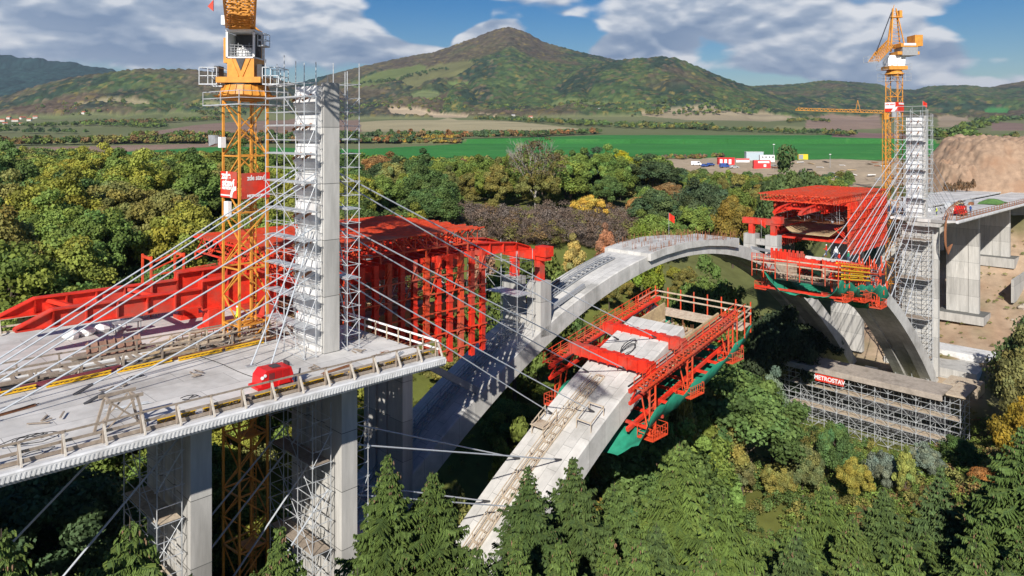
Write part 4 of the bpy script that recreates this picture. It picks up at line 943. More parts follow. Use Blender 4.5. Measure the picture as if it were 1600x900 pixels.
# ================================================================ FORM TRAVELLERS ON THE NEAR ARCH
def traveller(label, f, z0, z1, L, tilt_workers=False, closed=False):
    o = bthing('form_traveller', label, 'form traveller', f(4), 1.5, z0)
    Z = lambda u: z0 + (z1 - z0) * u / L          # rail level at distance u along the traveller
    def P(u, t, z): return (f(u), t, Z(u) + z)
    for u in (3.0, 9.0):          # big cross beams of box plate
        m = MB(); 
        a0, a1 = sorted((f(u - .5), f(u + .5))); zz = Z(u)
        m.quadbox([(a0, -3.7, zz + .1), (a1, -3.7, zz + .1), (a1, 7.0, zz + .1), (a0, 7.0, zz + .1), (a0, -3.7, zz + 1.2), (a1, -3.7, zz + 1.2), (a1, 7.0, zz + 1.2), (a0, 7.0, zz + 1.2)])
        for k in range(9): t = -3.4 + k * 1.25; m.box(a0 - .16, a1 + .16, t, t + .12, zz + .02, zz + 1.28)
        for k in range(6): t = -2.9 + k * 1.8; m.box(a0 + .1, a1 - .1, t, t + .7, zz + 1.2, zz + 1.34)
        m.build('cross_beam', red, o, fix=False)
    for t, sg in ((-3.6, -1), (6.9, 1)):
        m = MB()      # longitudinal side trusses
        m.beam(P(-1, t, .1), P(L, t, .1), .3, .4); m.beam(P(-1, t, -1.1), P(L - 1, t, -1.1), .26, .3)
        n = 14
        for i in range(n): a = -1 + (L + 1) * i / n; b = -1 + (L + 1) * (i + 1) / n; m.beam(P(a, t, .1 if i % 2 else -1.1), P(b, t, -1.1 if i % 2 else .1), .13)
        m.build('side_truss', red, o, fix=False)
        m = MB(); n = 34
        for i in range(n): a = -.5 + L * i / n; m.box(min(f(a - .13), f(a + .13)), max(f(a - .13), f(a + .13)), min(t + sg * .2, t + sg * 1.25), max(t + sg * .2, t + sg * 1.25), Z(a) + .28, Z(a) + .34)
        for k in (.2, 1.25): m.beam(P(-.7, t + sg * k, .2), P(L - .3, t + sg * k, .2), .09, .2)
        m.build('stair_treads', redorange, o, fix=False)
        m = MB()
        for k in (.2, 1.3):
            for h_ in (.75, 1.25): m.beam(P(-.5, t + sg * k, h_), P(L, t + sg * k, h_), .055)
            for i in range(15): a = -.5 + L * i / 14; m.beam(P(a, t + sg * k, .2), P(a, t + sg * k, 1.3), .055)
        m.build('handrail', redorange, o, fix=False)
        m = MB(); m.beam(P(-.5, t - sg * .5, .25), P(L * .9, t - sg * .5, .25), .16, .1); m.build('hydraulic_line', black, o, fix=False)
    # formwork box at the head
    m = MB(); a0, a1 = 9.8, L - 1.5
    def slab(ta, tb, za_, zb_): m.quadbox([P(a0, ta, za_), P(a1, ta, za_), P(a1, tb, za_), P(a0, tb, za_), P(a0, ta, zb_), P(a1, ta, zb_), P(a1, tb, zb_), P(a0, tb, zb_)])
    slab(-2.2, 5.2, -2.4, -2.2); slab(-2.3, -2.1, -2.3, .3); slab(5.1, 5.3, -2.3, .3)
    m.build('shutter_box', ply if not closed else paletimber, o)
    m = MB()
    for k in range(10): m.beam(P(a0, -1.8 + k * .75, -1.7 + .1 * (k % 2)), P(a1 - 2 + .2 * k, -1.8 + k * .75, -1.7), .12, .2)
    m.build('formwork_beams', paletimber, o, fix=False)
    m = MB()
    for k in range(60):
        t = random.uniform(-1.9, 4.9); u = random.uniform(a0, a1); m.tube(P(u, t, -2.1), P(u, t, -1.2), .03, 4)
    for k in range(12): m.tube(P(a0 - 1.5, -1.8 + k * .6, -.3), P(a0 + 3.5, -1.8 + k * .6, -.3), .03, 4)
    m.build('reinforcement', rust, o, fix=False)
    if closed:
        for z in (.95, .35, -.3, -.9):
            MB().beam(P(8.0, -5.55, z), P(L + .3, -5.55, z), .16, .20).build('formwork_beam', beamyellow, o, fix=False); MB().beam(P(8.5, -4.7, z + .3), P(L, -4.7, z + .3), .2, .2).build('formwork_beam', beamyellow, o, fix=False)
        for k in range(16): u = 3 + k * .8; MB().beam(P(u, 6.9, .3), P(u, 6.9, 2.0 + .4 * (k % 2)), .35, .25).build('side_frame', red, o, fix=False)
        for k in range(10): u = 5 + k * 1.1; MB().beam(P(u, -3.2, .3), P(u, -3.2, 1.6), .3, .2).build('side_frame', red, o, fix=False)
        rr_ = random.Random(9)
        for k in range(80):
            m = MB(); u = rr_.uniform(-1, 8) if k % 4 else rr_.uniform(8, L); t = rr_.choice([-5.2, -4.4, -3.4, -2.6, 6.5]); z = rr_.uniform(-3.2, 1.4)
            if k % 3: m.beam(P(u, t, z), P(u, t, z + rr_.uniform(.8, 2.2)), .12)
            else: m.beam(P(u, t, z), P(u + rr_.uniform(1, 3), t, z + rr_.uniform(-.4, .4)), .13)
            m.build('cage_bar', redorange, o, fix=False)
        m = MB()
        for k in range(4):
            for q_ in range(5): m.beam(P(4.6, -5.6, -.9 + q_ * .42), P(8.0, -5.6, -.9 + q_ * .42), .05, .12)
        m.build('grey_boards', grey, o, fix=False)
    # head platform with post and board fence
    m = MB(); m.quadbox([P(L - 1.5, -5.2, -1.3), P(L + .6, -5.2, -1.3), P(L + .6, 8.0, -1.3), P(L - 1.5, 8.0, -1.3), P(L - 1.5, -5.2, -1.2), P(L + .6, -5.2, -1.2), P(L + .6, 8.0, -1.2), P(L - 1.5, 8.0, -1.2)])
    for z in (.0, .7): m.beam(P(L + .6, -5.2, z), P(L + .6, 8.0, z), .05, .18)
    for z in (.0, .7): m.beam(P(L - 3, 8.0, z), P(L + .6, 8.0, z), .05, .18); m.beam(P(L - 3, -5.3, z), P(L + .6, -5.3, z), .05, .18)
    m.build('head_platform', paletimber, o)
    m = MB()
    for k in range(8): m.beam(P(L + .65, -5.2 + k * 1.88, -2.3), P(L + .65, -5.2 + k * 1.88, 1.3), .11)
    for u in (L - 3, L - 1.2):
        for t in (-5.4, 8.1): m.beam(P(u, t, -2.2), P(u, t, 1.3), .11)
    m.build('fence_posts', redorange, o, fix=False)
    # hanging frames and lower work cages
    for t, sg in ((-4.6, -1), (7.8, 1)):
        for u in (1.5, 8.5, L - 3):
            m = MB(); lo = -5.6 if u < 8 else -4.6
            for du in (-.5, .5):
                m.beam(P(u + du, t, .2), P(u + du, t, lo), .14)
                m.beam(P(u + du, t - sg * 1.0, -1), P(u + du, t - sg * .1, lo + .6), .1)
            for k in range(8): zz = lo + .3 + k * .6; m.beam(P(u - .5, t, zz), P(u + .5, t, zz), .07)
            m.build('hanging_frame', redorange, o, fix=False)
            m = MB(); x0, x1 = sorted((f(u - 1.3), f(u + 1.3))); y0, y1 = sorted((t + sg * .9, t - sg * .9))
            zz = Z(u) + lo + .5; cage(m, x0, x1, y0, y1, zz, 1.15); m.box(x0, x1, y0, y1, zz - .08, zz); 
            for k in range(7): x = x0 + (x1 - x0) * k / 6; m.beam((x, y0 if sg < 0 else y1, zz), (x, y0 if sg < 0 else y1, zz + 1.1), .035)
            m.build('work_cage', redorange, o, fix=False)
    m = MB(); m.beam(P(0, -2.6, -4.4), P(L, -2.6, -3.6), .3, .4); m.beam(P(0, 5.6, -4.4), P(L, 5.6, -3.6), .3, .4)
    for k in range(9): u = 1 + k * (L - 1) / 8; m.beam(P(u, -4.6, -3.9 + .05 * k - .3), P(u, 7.8, -3.9 + .05 * k - .3), .2, .3)
    m.build('underslung_grillage', red, o, fix=False)
    # safety net draped below
    nu, nv = 26, 14; V = []; F = []
    for i in range(nu + 1):
        u = -1.0 + (L + 1.6) * i / nu
        for j in range(nv + 1):
            t = -5.5 + 11.6 * j / nv; e = abs(j / nv * 2 - 1)
            z = -1.6 - (3.4 if not closed else 2.6) * (1 - e ** 2.5) ** .6 - (1.1 if not closed else .3) * math.sin(math.pi * i / nu) + .25 * math.sin(i * 1.3 + j * .9) + .15 * math.sin(i * .6 - j * 2.1)
            if j == 0 or j == nv: z += .25 * abs(math.sin(i * .8))
            V.append(P(u, t, z - (1.6 if i < 3 else 0) * (1 - i / 3)))
    for i in range(nu):
        for j in range(nv): a = i * (nv + 1) + j; F.append((a, a + 1, a + nv + 2, a + nv + 1))
    m = MB(); m.v = V; m.f = F; n_ = m.build('safety_net', greennet, o); n_.data.polygons.foreach_set('use_smooth', [True] * len(n_.data.polygons))
    md = n_.modifiers.new('thickness', 'SOLIDIFY'); md.thickness = .02
    return o
traveller('red form traveller with stair rails and green net on the left near arch half', lambda u: 32.0 + u, -9.6, -5.7, 20.3)
traveller('distant crowded red and yellow form traveller on the right near arch half', lambda u: 99.3 - u, -7.7, -4.5, 19.0, closed=True)
# small red site details on the traveller
rope_pile('hose_coil', 'black hoses lying on the white arch segment between the two red cross beams', 38, 1.5, 4, 1.1, black, 5, .035)
for o_ in [ob for ob in COL.objects if ob.name.startswith('hose_coil')]: o_.location.z = za(38) + .05; o_.rotation_euler = (0, -.35, TH)

# ================================================================ SCAFFOLDED PLATFORM AT THE RIGHT
zp = -29.9
o = bthing('work_platform', 'long plywood covered platform on scaffolding before the right arch feet', 'platform', 121, 5, -43)
MB().box(114.5, 121.5, -9.5, 20.0, zp - .25, zp).build('platform_deck', mat('grey_ply', (.40, .345, .29), .85, .2, 2.5, stain=(.27, .23, .19)), o)
MB().box(114.4, 114.6, -9.6, 20.0, zp - 1.0, zp - .26).build('edge_fascia', mat('grey_ply', (0, 0, 0)), o)
MB().box(116.5, 125, -12.6, -9.6, zp - .4, zp - .1).build('end_deck', paletimber, o)
def tz(s, t): p = B(s, t); return gz(p.x, p.y) - .1
for k in range(15):
    for s in (114.9, 118.0, 121.0):
        t = -12.2 + k * 2.3; MB().tube((s, t, tz(s, t)), (s, t, zp - .2), .055, 6).build('standard', galv, o, fix=False)
m = MB(); d = MB()
for z in (-31.9, -33.9, -35.9, -37.9, -39.9, -41.6):
    for s in (114.9, 118.0, 121.0): m.tube((s, -12.4, z), (s, 20.2, z), .045, 5); m.tube((s, -12.4, z + 1), (s, 20.2, z + 1), .035, 5)
    for k in range(15): t = -12.2 + k * 2.3; m.tube((114.7, t, z), (121.2, t, z), .045, 5)
    for k in range(14):
        t = -12.2 + k * 2.3; d.tube((114.9, t, z), (114.9, t + 2.3, z + 2), .04, 5) if k % 2 else d.tube((114.9, t + 2.3, z), (114.9, t, z + 2), .04, 5)
        if k % 3 == 0: d.tube((114.9, t, z), (118.0, t, z + 2), .04, 5)
m.build('ledgers', galv, o, fix=False); d.build('braces', galv, o, fix=False)
for z in (-33.9, -37.9): MB().box(115, 117, -12, 17.5, z + .06, z + .13).build('plank_walkway', paletimber, o, fix=False)
MB().box(121.3, 121.6, -9, 17.5, -42.5, zp - .3).build('backing_wall', mat('dark_formwork', (.10, .10, .11), .8, .3, 2), o)
sg = bmesh_thing(MB().box(114.60, 114.68, 7.0, 12.4, zp - 2.55, zp - 1.15), 'banner', red, 'red company banner with white capitals hung on the scaffold platform', 'banner', 114.6, 9.7, zp - 2)
t_ = text_mesh('METROSTAV', 1.12, white, weight=.03, sx=.92); put_text(t_, sg, (-.03, 0, .12), (0, -1, 0), (0, 0, 1))
scaffold('low scaffold tower with a railed deck left of the long platform, among bushes', 114, 120, 20.8, 27.5, -42, -30.0, 3, 4, planks=(5,), r=.055, seed=12, diag=True)
m = MB(); m.box(127, 133, -12, -6.4, -33.4, -31.4); bmesh_thing(m, 'concrete_form', paletimber, 'pale timber formwork box at the right end of the scaffolded platform', 'formwork', 130, -9, -33)
for i, (s, t, w, c, lb) in enumerate(((125, 18, 1.6, white, 'white covered bundle behind the left end of the long platform'), (126, 14.5, 1.2, blue, 'blue barrel stack behind the long platform'), (126, 5.0, 1.8, dark, 'dark material crate between the arch feet'))):
    m = MB(); z = -33.0; m.prism([(s, t, z), (s + w, t, z), (s + w * .9, t, z + w * .8), (s + w * .5, t, z + w), (s + w * .1, t, z + w * .75)], (0, w * 1.3, 0)); bmesh_thing(m, ('covered_bundle', 'barrel_stack', 'material_crate')[i], c, lb, ('bundle', 'barrels', 'crate')[i], s, t, z)

# ================================================================ THINGS ON THE DECKS
def railing(label, s0, s1, t, step=1.75, brace=-1, m_=timber, h=1.05, end=False, name='timber_railing', zf=zd, seed=1, side=0.0):
    rnd = random.Random(seed)
    o = bthing(name, label, 'railing', (s0 + s1) / 2, t, zf((s0 + s1) / 2)); n = max(1, int(abs(s1 - s0) / step))
    P = [s0 + (s1 - s0) * i / n for i in range(n + 1)]
    for s in P:
        MB().beam((s, t, zf(s) + .02), (s + rnd.uniform(-.05, .05), t, zf(s) + h), .10, .10).build('post', m_, o, fix=False)
        if brace:
            MB().beam((s, t + brace * .55, zf(s) + .06), (s, t + brace * .06, zf(s) + h - .08), .08, .12).build('brace', mat('pale_brace', (.52, .47, .40), .8, .25, 5), o, fix=False)
    for zz, hh in ((h, .10), (h * .52, .14)):
        m = MB()
        for a, b in zip(P[:-1:2], P[2::2] + ([P[-1]] if n % 2 else [])):
            m.beam((a - .15, t + .07, zf(a) + zz + rnd.uniform(-.03, .03)), (b + .15, t + .07, zf(b) + zz + rnd.uniform(-.03, .03)), .05, hh)
        m.build('rail_boards', m_, o, fix=False)
    m = MB(); m.beam((s0, t + .08, zf(s0) + .12), (s1, t + .08, zf(s1) + .12), .05, .18); m.build('toe_board', m_, o, fix=False)
    return o
railing('weathered timber railing with slanting braces along the near edge of the left deck', -29, 4.9, -5.85, 1.7)
# cross railing at the open end of the near left deck
o = bthing('end_railing', 'white board railing across the open end of the near left deck', 'railing', 4.8, 0, 0)
for t in [-5.9 + 1.45 * i for i in range(9)]: MB().beam((4.7, t, 0), (4.7, t, 1.1), .07).build('post', paletimber, o, fix=False)
for z in (.5, 1.05): MB().beam((4.78, -6.1, z), (4.78, 5.9, z), .05, .14).build('rail_board', white, o, fix=False)
m = MB()
for i in range(46): t = -5.8 + i * .255; m.tube((4.85, t, -.3), (5.5, t, -.25 + .1 * (i % 2)), .025, 4)
bmesh_thing(m, 'starter_bars', rust, 'row of bars sticking out of the open end of the near left deck', 'rebar', 5, 0, -.3)
railing('low timber railing on the far side of the gap between the left decks', -29, -3, 8.75, 2.2, 0, timber, 1.0, seed=3)
railing('broken timber railing on the near side of the gap between the left decks', -29, -2, 6.1, 2.3, 1, timber, .95, seed=4)
railing('pale timber railing round the base of the big yellow crane', -8, -.5, 8.1, 1.2, 0, paletimber, 1.0, seed=5)
railing('timber railing along the far edge of the far left deck', -34, -8, 21.2, 2.4, -1, paletimber, 1.1, seed=6)
railing('distant timber railing along the near edge of the right deck', 139, 222, -5.9, 2.6, 0, rust, 1.1, seed=7)
# gap covering between the decks
m = MB(); rnd = random.Random(8)
for i in range(34):
    s = -30 + i * .95 + rnd.uniform(-.2, .2); m.beam((s, 5.7, zd(s) + .06 + .03 * (i % 3)), (s + rnd.uniform(-.8, .8), 8.9, zd(s) + .06 + .03 * (i % 2)), .22, .06)
bmesh_thing(m, 'gap_boards', timber, 'loose grey boards bridging the gap between the two left decks', 'boards', -14, 7, 0)
# the yellow lattice formwork beams
def ybeam(label, s, t, L, ang, m_=beamyellow, h=.24, z=None):
    z = (zd(s) + .02) if z is None else z
    o = bthing('lattice_beam', label, 'formwork beam', s, t, z, 'yellow lattice formwork beams')
    o.rotation_euler = (0, 0, TH + ang)
    def Q(a, b, c): return (s + a, t + b, z + c)
    m = MB(); m.box(s, s + L, t - .05, t + .05, z, z + .06); m.box(s, s + L, t - .05, t + .05, z + h - .06, z + h); m.build('chords', m_, o, fix=False)
    m = MB(); n = int(L / .26)
    for i in range(n): a = L * i / n; b = L * (i + 1) / n; m.beam(Q(a, 0, .05 if i % 2 else h - .05), Q(b, 0, h - .05 if i % 2 else .05), .035)
    m.build('lacing', m_, o, fix=False)
    MB().box(s + .02, s + L - .02, t + .055, t + .15, z, z + h * .9).build('timber_core', timber, o, fix=False)
    return o
order = ('first', 'second', 'third', 'fourth', 'fifth', 'sixth', 'seventh', 'eighth')
for i, (s, L) in enumerate(((-24, 3.2), (-20.3, 3.4), (-16.4, 3.6), (-12.4, 3.4), (-8.6, 3.0), (-5.3, 2.9))):
    ybeam(f'{order[i]} from the left of the yellow beams along the gap between the left decks', s, 5.25 + .12 * (i % 2), L, .01 * (i % 3 - 1))
for i, (s, L) in enumerate(((-13.8, 2.0), (-11.4, 2.4), (-8.4, 2.6), (-5.3, 2.8), (-2.1, 2.5), (.7, 2.2), (3.0, 1.5))):
    ybeam(f'{order[i]} from the left of the yellow beams behind the near timber railing', s, -5.45, L, .012 * (i % 3 - 1), h=.34)
def stack(label, s, t, L, w, n, m_, ang, seed, cat='plank stack', name='plank_stack', th=.05):
    rnd = random.Random(seed); o = bthing(name, label, cat, s, t, zd(s)); o.rotation_euler = (0, 0, TH + ang); m = MB()
    for k in range(n):
        for j in range(int(w / .24)):
            a = rnd.uniform(-.25, .25); z = zd(s) + .06 + k * (th + .01); m.box(s - L / 2 + a, s + L / 2 + a, t - w / 2 + j * .24, t - w / 2 + j * .24 + .21, z, z + th)
    m.build('planks', m_, o, fix=False)
    m = MB(); 
    for a in (-L * .3, L * .3): m.box(s + a - .05, s + a + .05, t - w / 2, t + w / 2, zd(s) + .01, zd(s) + .055)
    m.build('bearers', m_, o, fix=False); return o
stack('brown plank stack lying along the gap left of the crane', -17.5, 6.9, 4.5, .9, 5, timber, .02, 1)
stack('dark weathered plank stack on the far left deck behind the gap', -11.5, 10.1, 4.2, 1.0, 6, timber, .05, 2)
stack('reddish plank pile just left of the crane foot', -8.5, 6.9, 3.2, 1.2, 5, ply, -.12, 3)
stack('long dark planks under the near timber railing right of the trestle', -7.2, -5.0, 5.5, .5, 3, timber, 0, 4)
stack('long dark planks by the near railing at the right end of the left deck', -.8, -5.0, 5.0, .5, 2, timber, 0, 9)
stack('grey sheet pile on the far left deck near the gap', -20, 9.6, 3.0, 1.2, 3, grey, .1, 5)
stack('pale boards scattered right of the crane foot', -2.8, 6.6, 2.2, 1.2, 3, paletimber, .4, 6)
stack('pile of rusty bars at the left end of the far left deck', -25.5, 16.5, 5.5, 1.4, 4, rust, .08, 7, 'rebar', 'rebar_pile', .04)
stack('metal grating panels lying beside the gap at far left', -23.5, 7.3, 5.0, 1.2, 2, grey, 0, 8, 'grating', 'grating_stack')
def channel(name, label, m_, s0, s1, t, w=.28, h=.2, cat='steel section'):
    m = MB(); m.box(s0, s1, t - w / 2, t + w / 2, zd(s0) + .03, zd(s0) + .08); m.box(s0, s1, t - w / 2, t - w / 2 + .05, zd(s0) + .08, zd(s0) + h); m.box(s0, s1, t + w / 2 - .05, t + w / 2, zd(s0) + .08, zd(s0) + h)
    return bmesh_thing(m, name, m_, label, cat, (s0 + s1) / 2, t, zd(s0))
channel('steel_channel', 'long bright red steel channel on the left deck beside the gap', red, -26, -18.6, 5.85)
channel('steel_channel', 'dark purple-red steel channel lying behind the yellow beams', purple, -17.6, -12.0, 5.8, .4, .24)
channel('steel_channel', 'dark blue-grey steel channel left of the purple one', dark, -20.5, -17.8, 5.85, .4, .22)
channel('steel_channel', 'long brown steel channel in front of the gap near the crane', rust, -12.0, -1.0, 5.6, .25, .18)
# large timber panel leaning near the crane (shutter)
m = MB()
for k in range(7): s = -13.0 + k * .55; m.beam((s, 8.9, zd(s) + .05), (s, 9.5, zd(s) + 1.25), .08)
m.quadbox([(-13.1, 9.0, .25), (-9.6, 9.0, .2), (-9.6, 9.06, .2), (-13.1, 9.06, .25), (-13.1, 9.55, 1.35), (-9.6, 9.55, 1.3), (-9.6, 9.61, 1.3), (-13.1, 9.61, 1.35)])
bmesh_thing(m, 'shutter_panel', mat('brown_ply', (.30, .17, .12), .8, .3, 3), 'brown timber shutter panel leaning at the edge of the far left deck', 'formwork panel', -11.3, 9.3, .2)
# crane foot clutter
m = MB(); rnd = random.Random(12)
for i in range(26):
    s = rnd.uniform(-9.5, -1); t = rnd.uniform(6.2, 9.8); a = rnd.uniform(-.6, .6); L = rnd.uniform(.8, 2.6); z = zd(s) + rnd.uniform(.1, .5); m.beam((s, t, z), (s + L * math.cos(a), t + L * math.sin(a), z + rnd.uniform(-.05, .35)), .12, .06)
bmesh_thing(m, 'scrap_timber', paletimber, 'heap of scrap timber around the foot of the big yellow crane', 'timber heap', -5, 8, .1)
m = MB()
for i in range(18):
    s = -8 + i * .45; m.tube((s, 8.4, .1), (s, 8.4, rnd.uniform(.8, 1.2)), .03, 5)
m.beam((-8, 8.4, 1.0), (0, 8.4, .95), .08, .08)
bmesh_thing(m, 'bar_fence', rust, 'short fence of upright bars behind the crane foot', 'fence', -4, 8.4, 0)
# trestle
o = bthing('timber_trestle', 'tall grey timber trestle with crossed braces standing on the left deck', 'trestle', -15.4, -4.6, zd(-15)); z = zd(-15)
for t in (-5.1, -4.0):
    MB().beam((-16.4, t, z + .02), (-15.9, t, z + 1.75), .12).build('leg', timber, o, fix=False); MB().beam((-14.3, t, z + .02), (-14.7, t, z + 1.75), .12).build('leg', timber, o, fix=False)
    m = MB(); m.beam((-16.2, t, z + .3), (-14.8, t, z + 1.6), .10, .05); m.beam((-14.5, t, z + .3), (-15.9, t, z + 1.6), .10, .05); m.build('crossed_braces', timber, o, fix=False)
m = MB(); m.beam((-16.2, -5.1, z + 1.75), (-14.4, -5.1, z + 1.75), .12, .16); m.beam((-16.2, -4.0, z + 1.75), (-14.4, -4.0, z + 1.75), .12, .16); m.beam((-15.9, -5.1, z + 1.68), (-15.9, -4, z + 1.68), .1); m.beam((-14.7, -5.1, z + 1.68), (-14.7, -4, z + 1.68), .1)
m.build('top_beams', timber, o, fix=False)
# compressor
def compressor(label, s, t, ang, sc=1.0):
    o = bthing('compressor_trailer', label, 'compressor', s, t, zd(s)); o.rotation_euler = (0, 0, TH + ang); z = zd(s)
    def Q(a, b, c): return (s + a * sc, t + b * sc, z + c * sc)
    m = MB(); m.prism([Q(-1.1, -.62, .42), Q(.85, -.62, .42), Q(1.0, -.62, .8), Q(.85, -.62, 1.30), Q(-.75, -.62, 1.36), Q(-1.05, -.62, 1.0)], (0, 1.24 * sc, 0)); b_ = m.build('canopy', mat('compressor_red', (.60, .015, .015), .35, .08, 2), o)
    mdf = b_.modifiers.new('bevel', 'BEVEL'); mdf.width = .025; mdf.segments = 2
    for a_, b_ in ((-.62, -.22), (-.16, .24), (.30, .70)): MB().box(*sorted((Q(a_, 0, 0)[0], Q(b_, 0, 0)[0])), t - .635 * sc, t - .622 * sc, z + .78 * sc, z + 1.22 * sc).build('side_panel', mat('dark_red_panel', (.40, .012, .012), .4, .1, 3), o)
    m = MB()
    for k_ in range(5): m.box(*sorted((Q(-.6, 0, 0)[0], Q(-.25, 0, 0)[0])), t - .65 * sc, t - .637 * sc, z + (.84 + k_ * .07) * sc, z + (.87 + k_ * .07) * sc)
    m.box(*sorted((Q(.78, 0, 0)[0], Q(.9, 0, 0)[0])), t - .3 * sc, t + .3 * sc, z + 1.25 * sc, z + 1.5 * sc); m.build('louvres', dark, o, fix=False)
    m = MB(); m.prism([Q(-1.3, -.66, .30), Q(.95, -.66, .30), Q(.95, -.66, .45), Q(-1.3, -.66, .45)], (0, 1.32 * sc, 0)); m.build('chassis', mat('compressor_red', (0, 0, 0)), o)
    for sd in (-.72, .60): MB().tube(Q(.35, sd, .30), Q(.35, sd + .14, .30), .30 * sc, 16).build('wheel', black, o)
    m = MB(); m.prism([Q(-.05, -.76, .42), Q(.75, -.76, .42), Q(.65, -.76, .68), Q(.05, -.76, .68)], (0, .16 * sc, 0)); m.prism([Q(-.05, .60, .42), Q(.75, .60, .42), Q(.65, .60, .68), Q(.05, .60, .68)], (0, .16 * sc, 0)); m.build('mudguard', mat('compressor_red', (0, 0, 0)), o)
    m = MB(); m.tube(Q(.9, 0, .4), Q(1.75, 0, .5), .05, 8); m.tube(Q(1.7, 0, .5), Q(1.75, 0, .85), .06, 8); m.tube(Q(1.5, .1, .02), Q(1.5, .1, .5), .04, 8); m.build('tow_bar', dark, o)
    MB().box(*sorted((Q(-.2, 0, 0)[0], Q(.3, 0, 0)[0])), t - .3 * sc, t + .3 * sc, z + 1.33 * sc, z + 1.40 * sc).build('top_grille', dark, o)
    MB().tube(Q(-1.02, -.635, 1.0), Q(-1.02 + .01, -.60, 1.0), .1, 10).build('badge', white, o)
    MB().tube(Q(-.85, -.67, 1.1), Q(-.85, -.625, 1.1), .09, 12).build('lamp', white, o)
    return o
compressor('red trailer compressor parked on the left deck by the near railing', -6.6, -4.2, -.02)
compressor('small red compressor on the near right deck beside the railing', 152, -3.5, .1, 1.6)
# hoses and cables
rope_pile('hose_coil', 'tangle of black hose at the middle of the left deck, left of the trestle', -19.0, -3.2, 5, .8, black, 21, .022)
rope_pile('hose_coil', 'black hose loop at the left edge of the left deck', -22.5, 1.2, 4, .8, black, 22, .022)
rope_pile('hose_coil', 'small dark cable tangle beside the yellow beams', -12.0, 3.4, 3, .5, black, 23, .02)
rope_pile('hose_coil', 'thin cable curls by the near railing, left of the trestle', -19.5, -5.0, 2, .6, black, 24, .018)
rope_pile('wire_tangle', 'small bent wires on the deck right of the left pylon', 2.2, -3.0, 3, .35, rust, 25, .02, 'wire')
rope_pile('hose_coil', 'dark lever-shaped cable on the deck left of the red compressor', -11.2, -2.6, 2, .45, black, 27, .025)
m = MB(); pts = [(-7.2, 5.3, .16)]
for i in range(1, 10): u = i / 9; pts.append((-7.2 + u * 1.0 + .12 * math.sin(u * 7), 5.3 - u * 8.8, zd(-6) + .03))
m.path(pts, .022, 5); bmesh_thing(m, 'air_hose', black, 'black hose running across the left deck to the red compressor', 'hose', -6.5, 1, .1)
m = MB(); m.box(-11.0, -8.6, -2.45, -2.40, zd(-10) + .0, zd(-10) + .005)
# far deck bits under the girders
m = MB(); m.box(-7.6, -4.9, 19.2, 21.0, .05, 1.5)
for k in range(12): a = -7.5 + k * .22; m.box(a, a + .1, 19.12, 19.2, .1, 1.45)
bmesh_thing(m, 'site_container', mat('pale_blue_metal', (.42, .50, .54), .5, .1, 4), 'pale blue ribbed container under the left red girders', 'container', -6.2, 20, .05)
rnd = random.Random(31)
for i, lb in enumerate(('leftmost white sack under the left red girders', 'second white sack under the left red girders', 'middle white sack under the left red girders', 'rightmost white sack beside the pale blue container')):
    m = MB(); s = -12.2 + i * 1.15; t = 16.8 + rnd.uniform(-.5, .5); z = zd(s)
    ring = lambda a, b, zz: [(s + a * math.cos(k * math.pi / 4) + rnd.uniform(-.05, .05), t + b * math.sin(k * math.pi / 4) + rnd.uniform(-.05, .05), z + zz) for k in range(8)]
    m.sweep([ring(.45, .4, .02), ring(.62, .5, .25), ring(.5, .45, .5), ring(.15, .12, .66)]); bmesh_thing(m, 'material_sack', white, lb, 'sack', s, t, z, 'white sacks under the left red girders')
o = bthing('work_table', 'small steel work table beside the white sacks on the far left deck', 'table', -8.6, 15.4, zd(-8)); z = zd(-8)
MB().box(-9.6, -7.6, 15.0, 15.8, z + .85, z + .92).build('table_top', grey, o)
for a in (-9.5, -7.7):
    for b in (15.1, 15.7): MB().beam((a, b, z), (a, b, z + .85), .07).build('leg', grey, o)
m = MB(); m.box(-21, -19.6, 13.6, 14.6, zd(-20) + .03, zd(-20) + .5); m.beam((-21, 14, .5), (-19, 14.4, .9), .1); m.tube((-20.5, 13.6, .35), (-20.5, 13.4, .35), .22, 10)
bmesh_thing(m, 'hand_cart', grey, 'grey hand cart with a white bag on the far left deck', 'cart', -20, 14, .3)
# anchor feet of the props
for i, s in enumerate((-5.6, -4.5)):
    bmesh_thing(MB().box(s - .3, s + .3, (.9, .2)[i] - .2, (.9, .2)[i] + .2, zd(s), zd(s) + .08), 'base_plate', grey, ('left', 'right')[i] + ' small base plate of the steep props on the left deck', 'base plate', s, (.9, .2)[i], zd(s))
# right deck clutter
m = MB(); rnd = random.Random(41); ring = []
for i in range(9): ring.append((150 + 0 * i, 0, 0))
m = MB()
for k in range(5):
    pts = [(139.0 - .3 * k + 14 * u, -5.0 + .3 * k, -2 + (3.6 - .3 * k) * math.sin(math.pi * min(1, u * 1.15)) ** .8 - 0 * u) for u in [i / 10 for i in range(11)]]; m.path(pts, .07, 5)
for k in range(5):
    pts = [(137.5 + 1.6 * math.cos(a) + .3 * k, -4.5, -4.8 + (2.6 + .3 * k) * math.sin(a) * 1.1) for a in [math.pi * (.5 + i / 9) for i in range(10)]] + [(141 + k * .2, -4.5, -7.2)]; m.path(pts, .07, 5)
bmesh_thing(m, 'hose_bundle', rust, 'bundle of rust brown hoses looping over the end of the near right deck', 'hoses', 139, -4.6, -3)
m = MB()
pts = [[(190 + i * 1.1, -3.5 + j * 1.3, zd(190) + .06 + 1.3 * math.sin(math.pi * i / 8) * math.sin(math.pi * (j + .5) / 5) + .12 * math.sin(i * 2 + j)) for j in range(5)] for i in range(9)]
for i in range(8):
    for j in range(4): k = len(m.v); m.v += [pts[i][j], pts[i + 1][j], pts[i + 1][j + 1], pts[i][j + 1]]; m.f.append((k, k + 1, k + 2, k + 3))
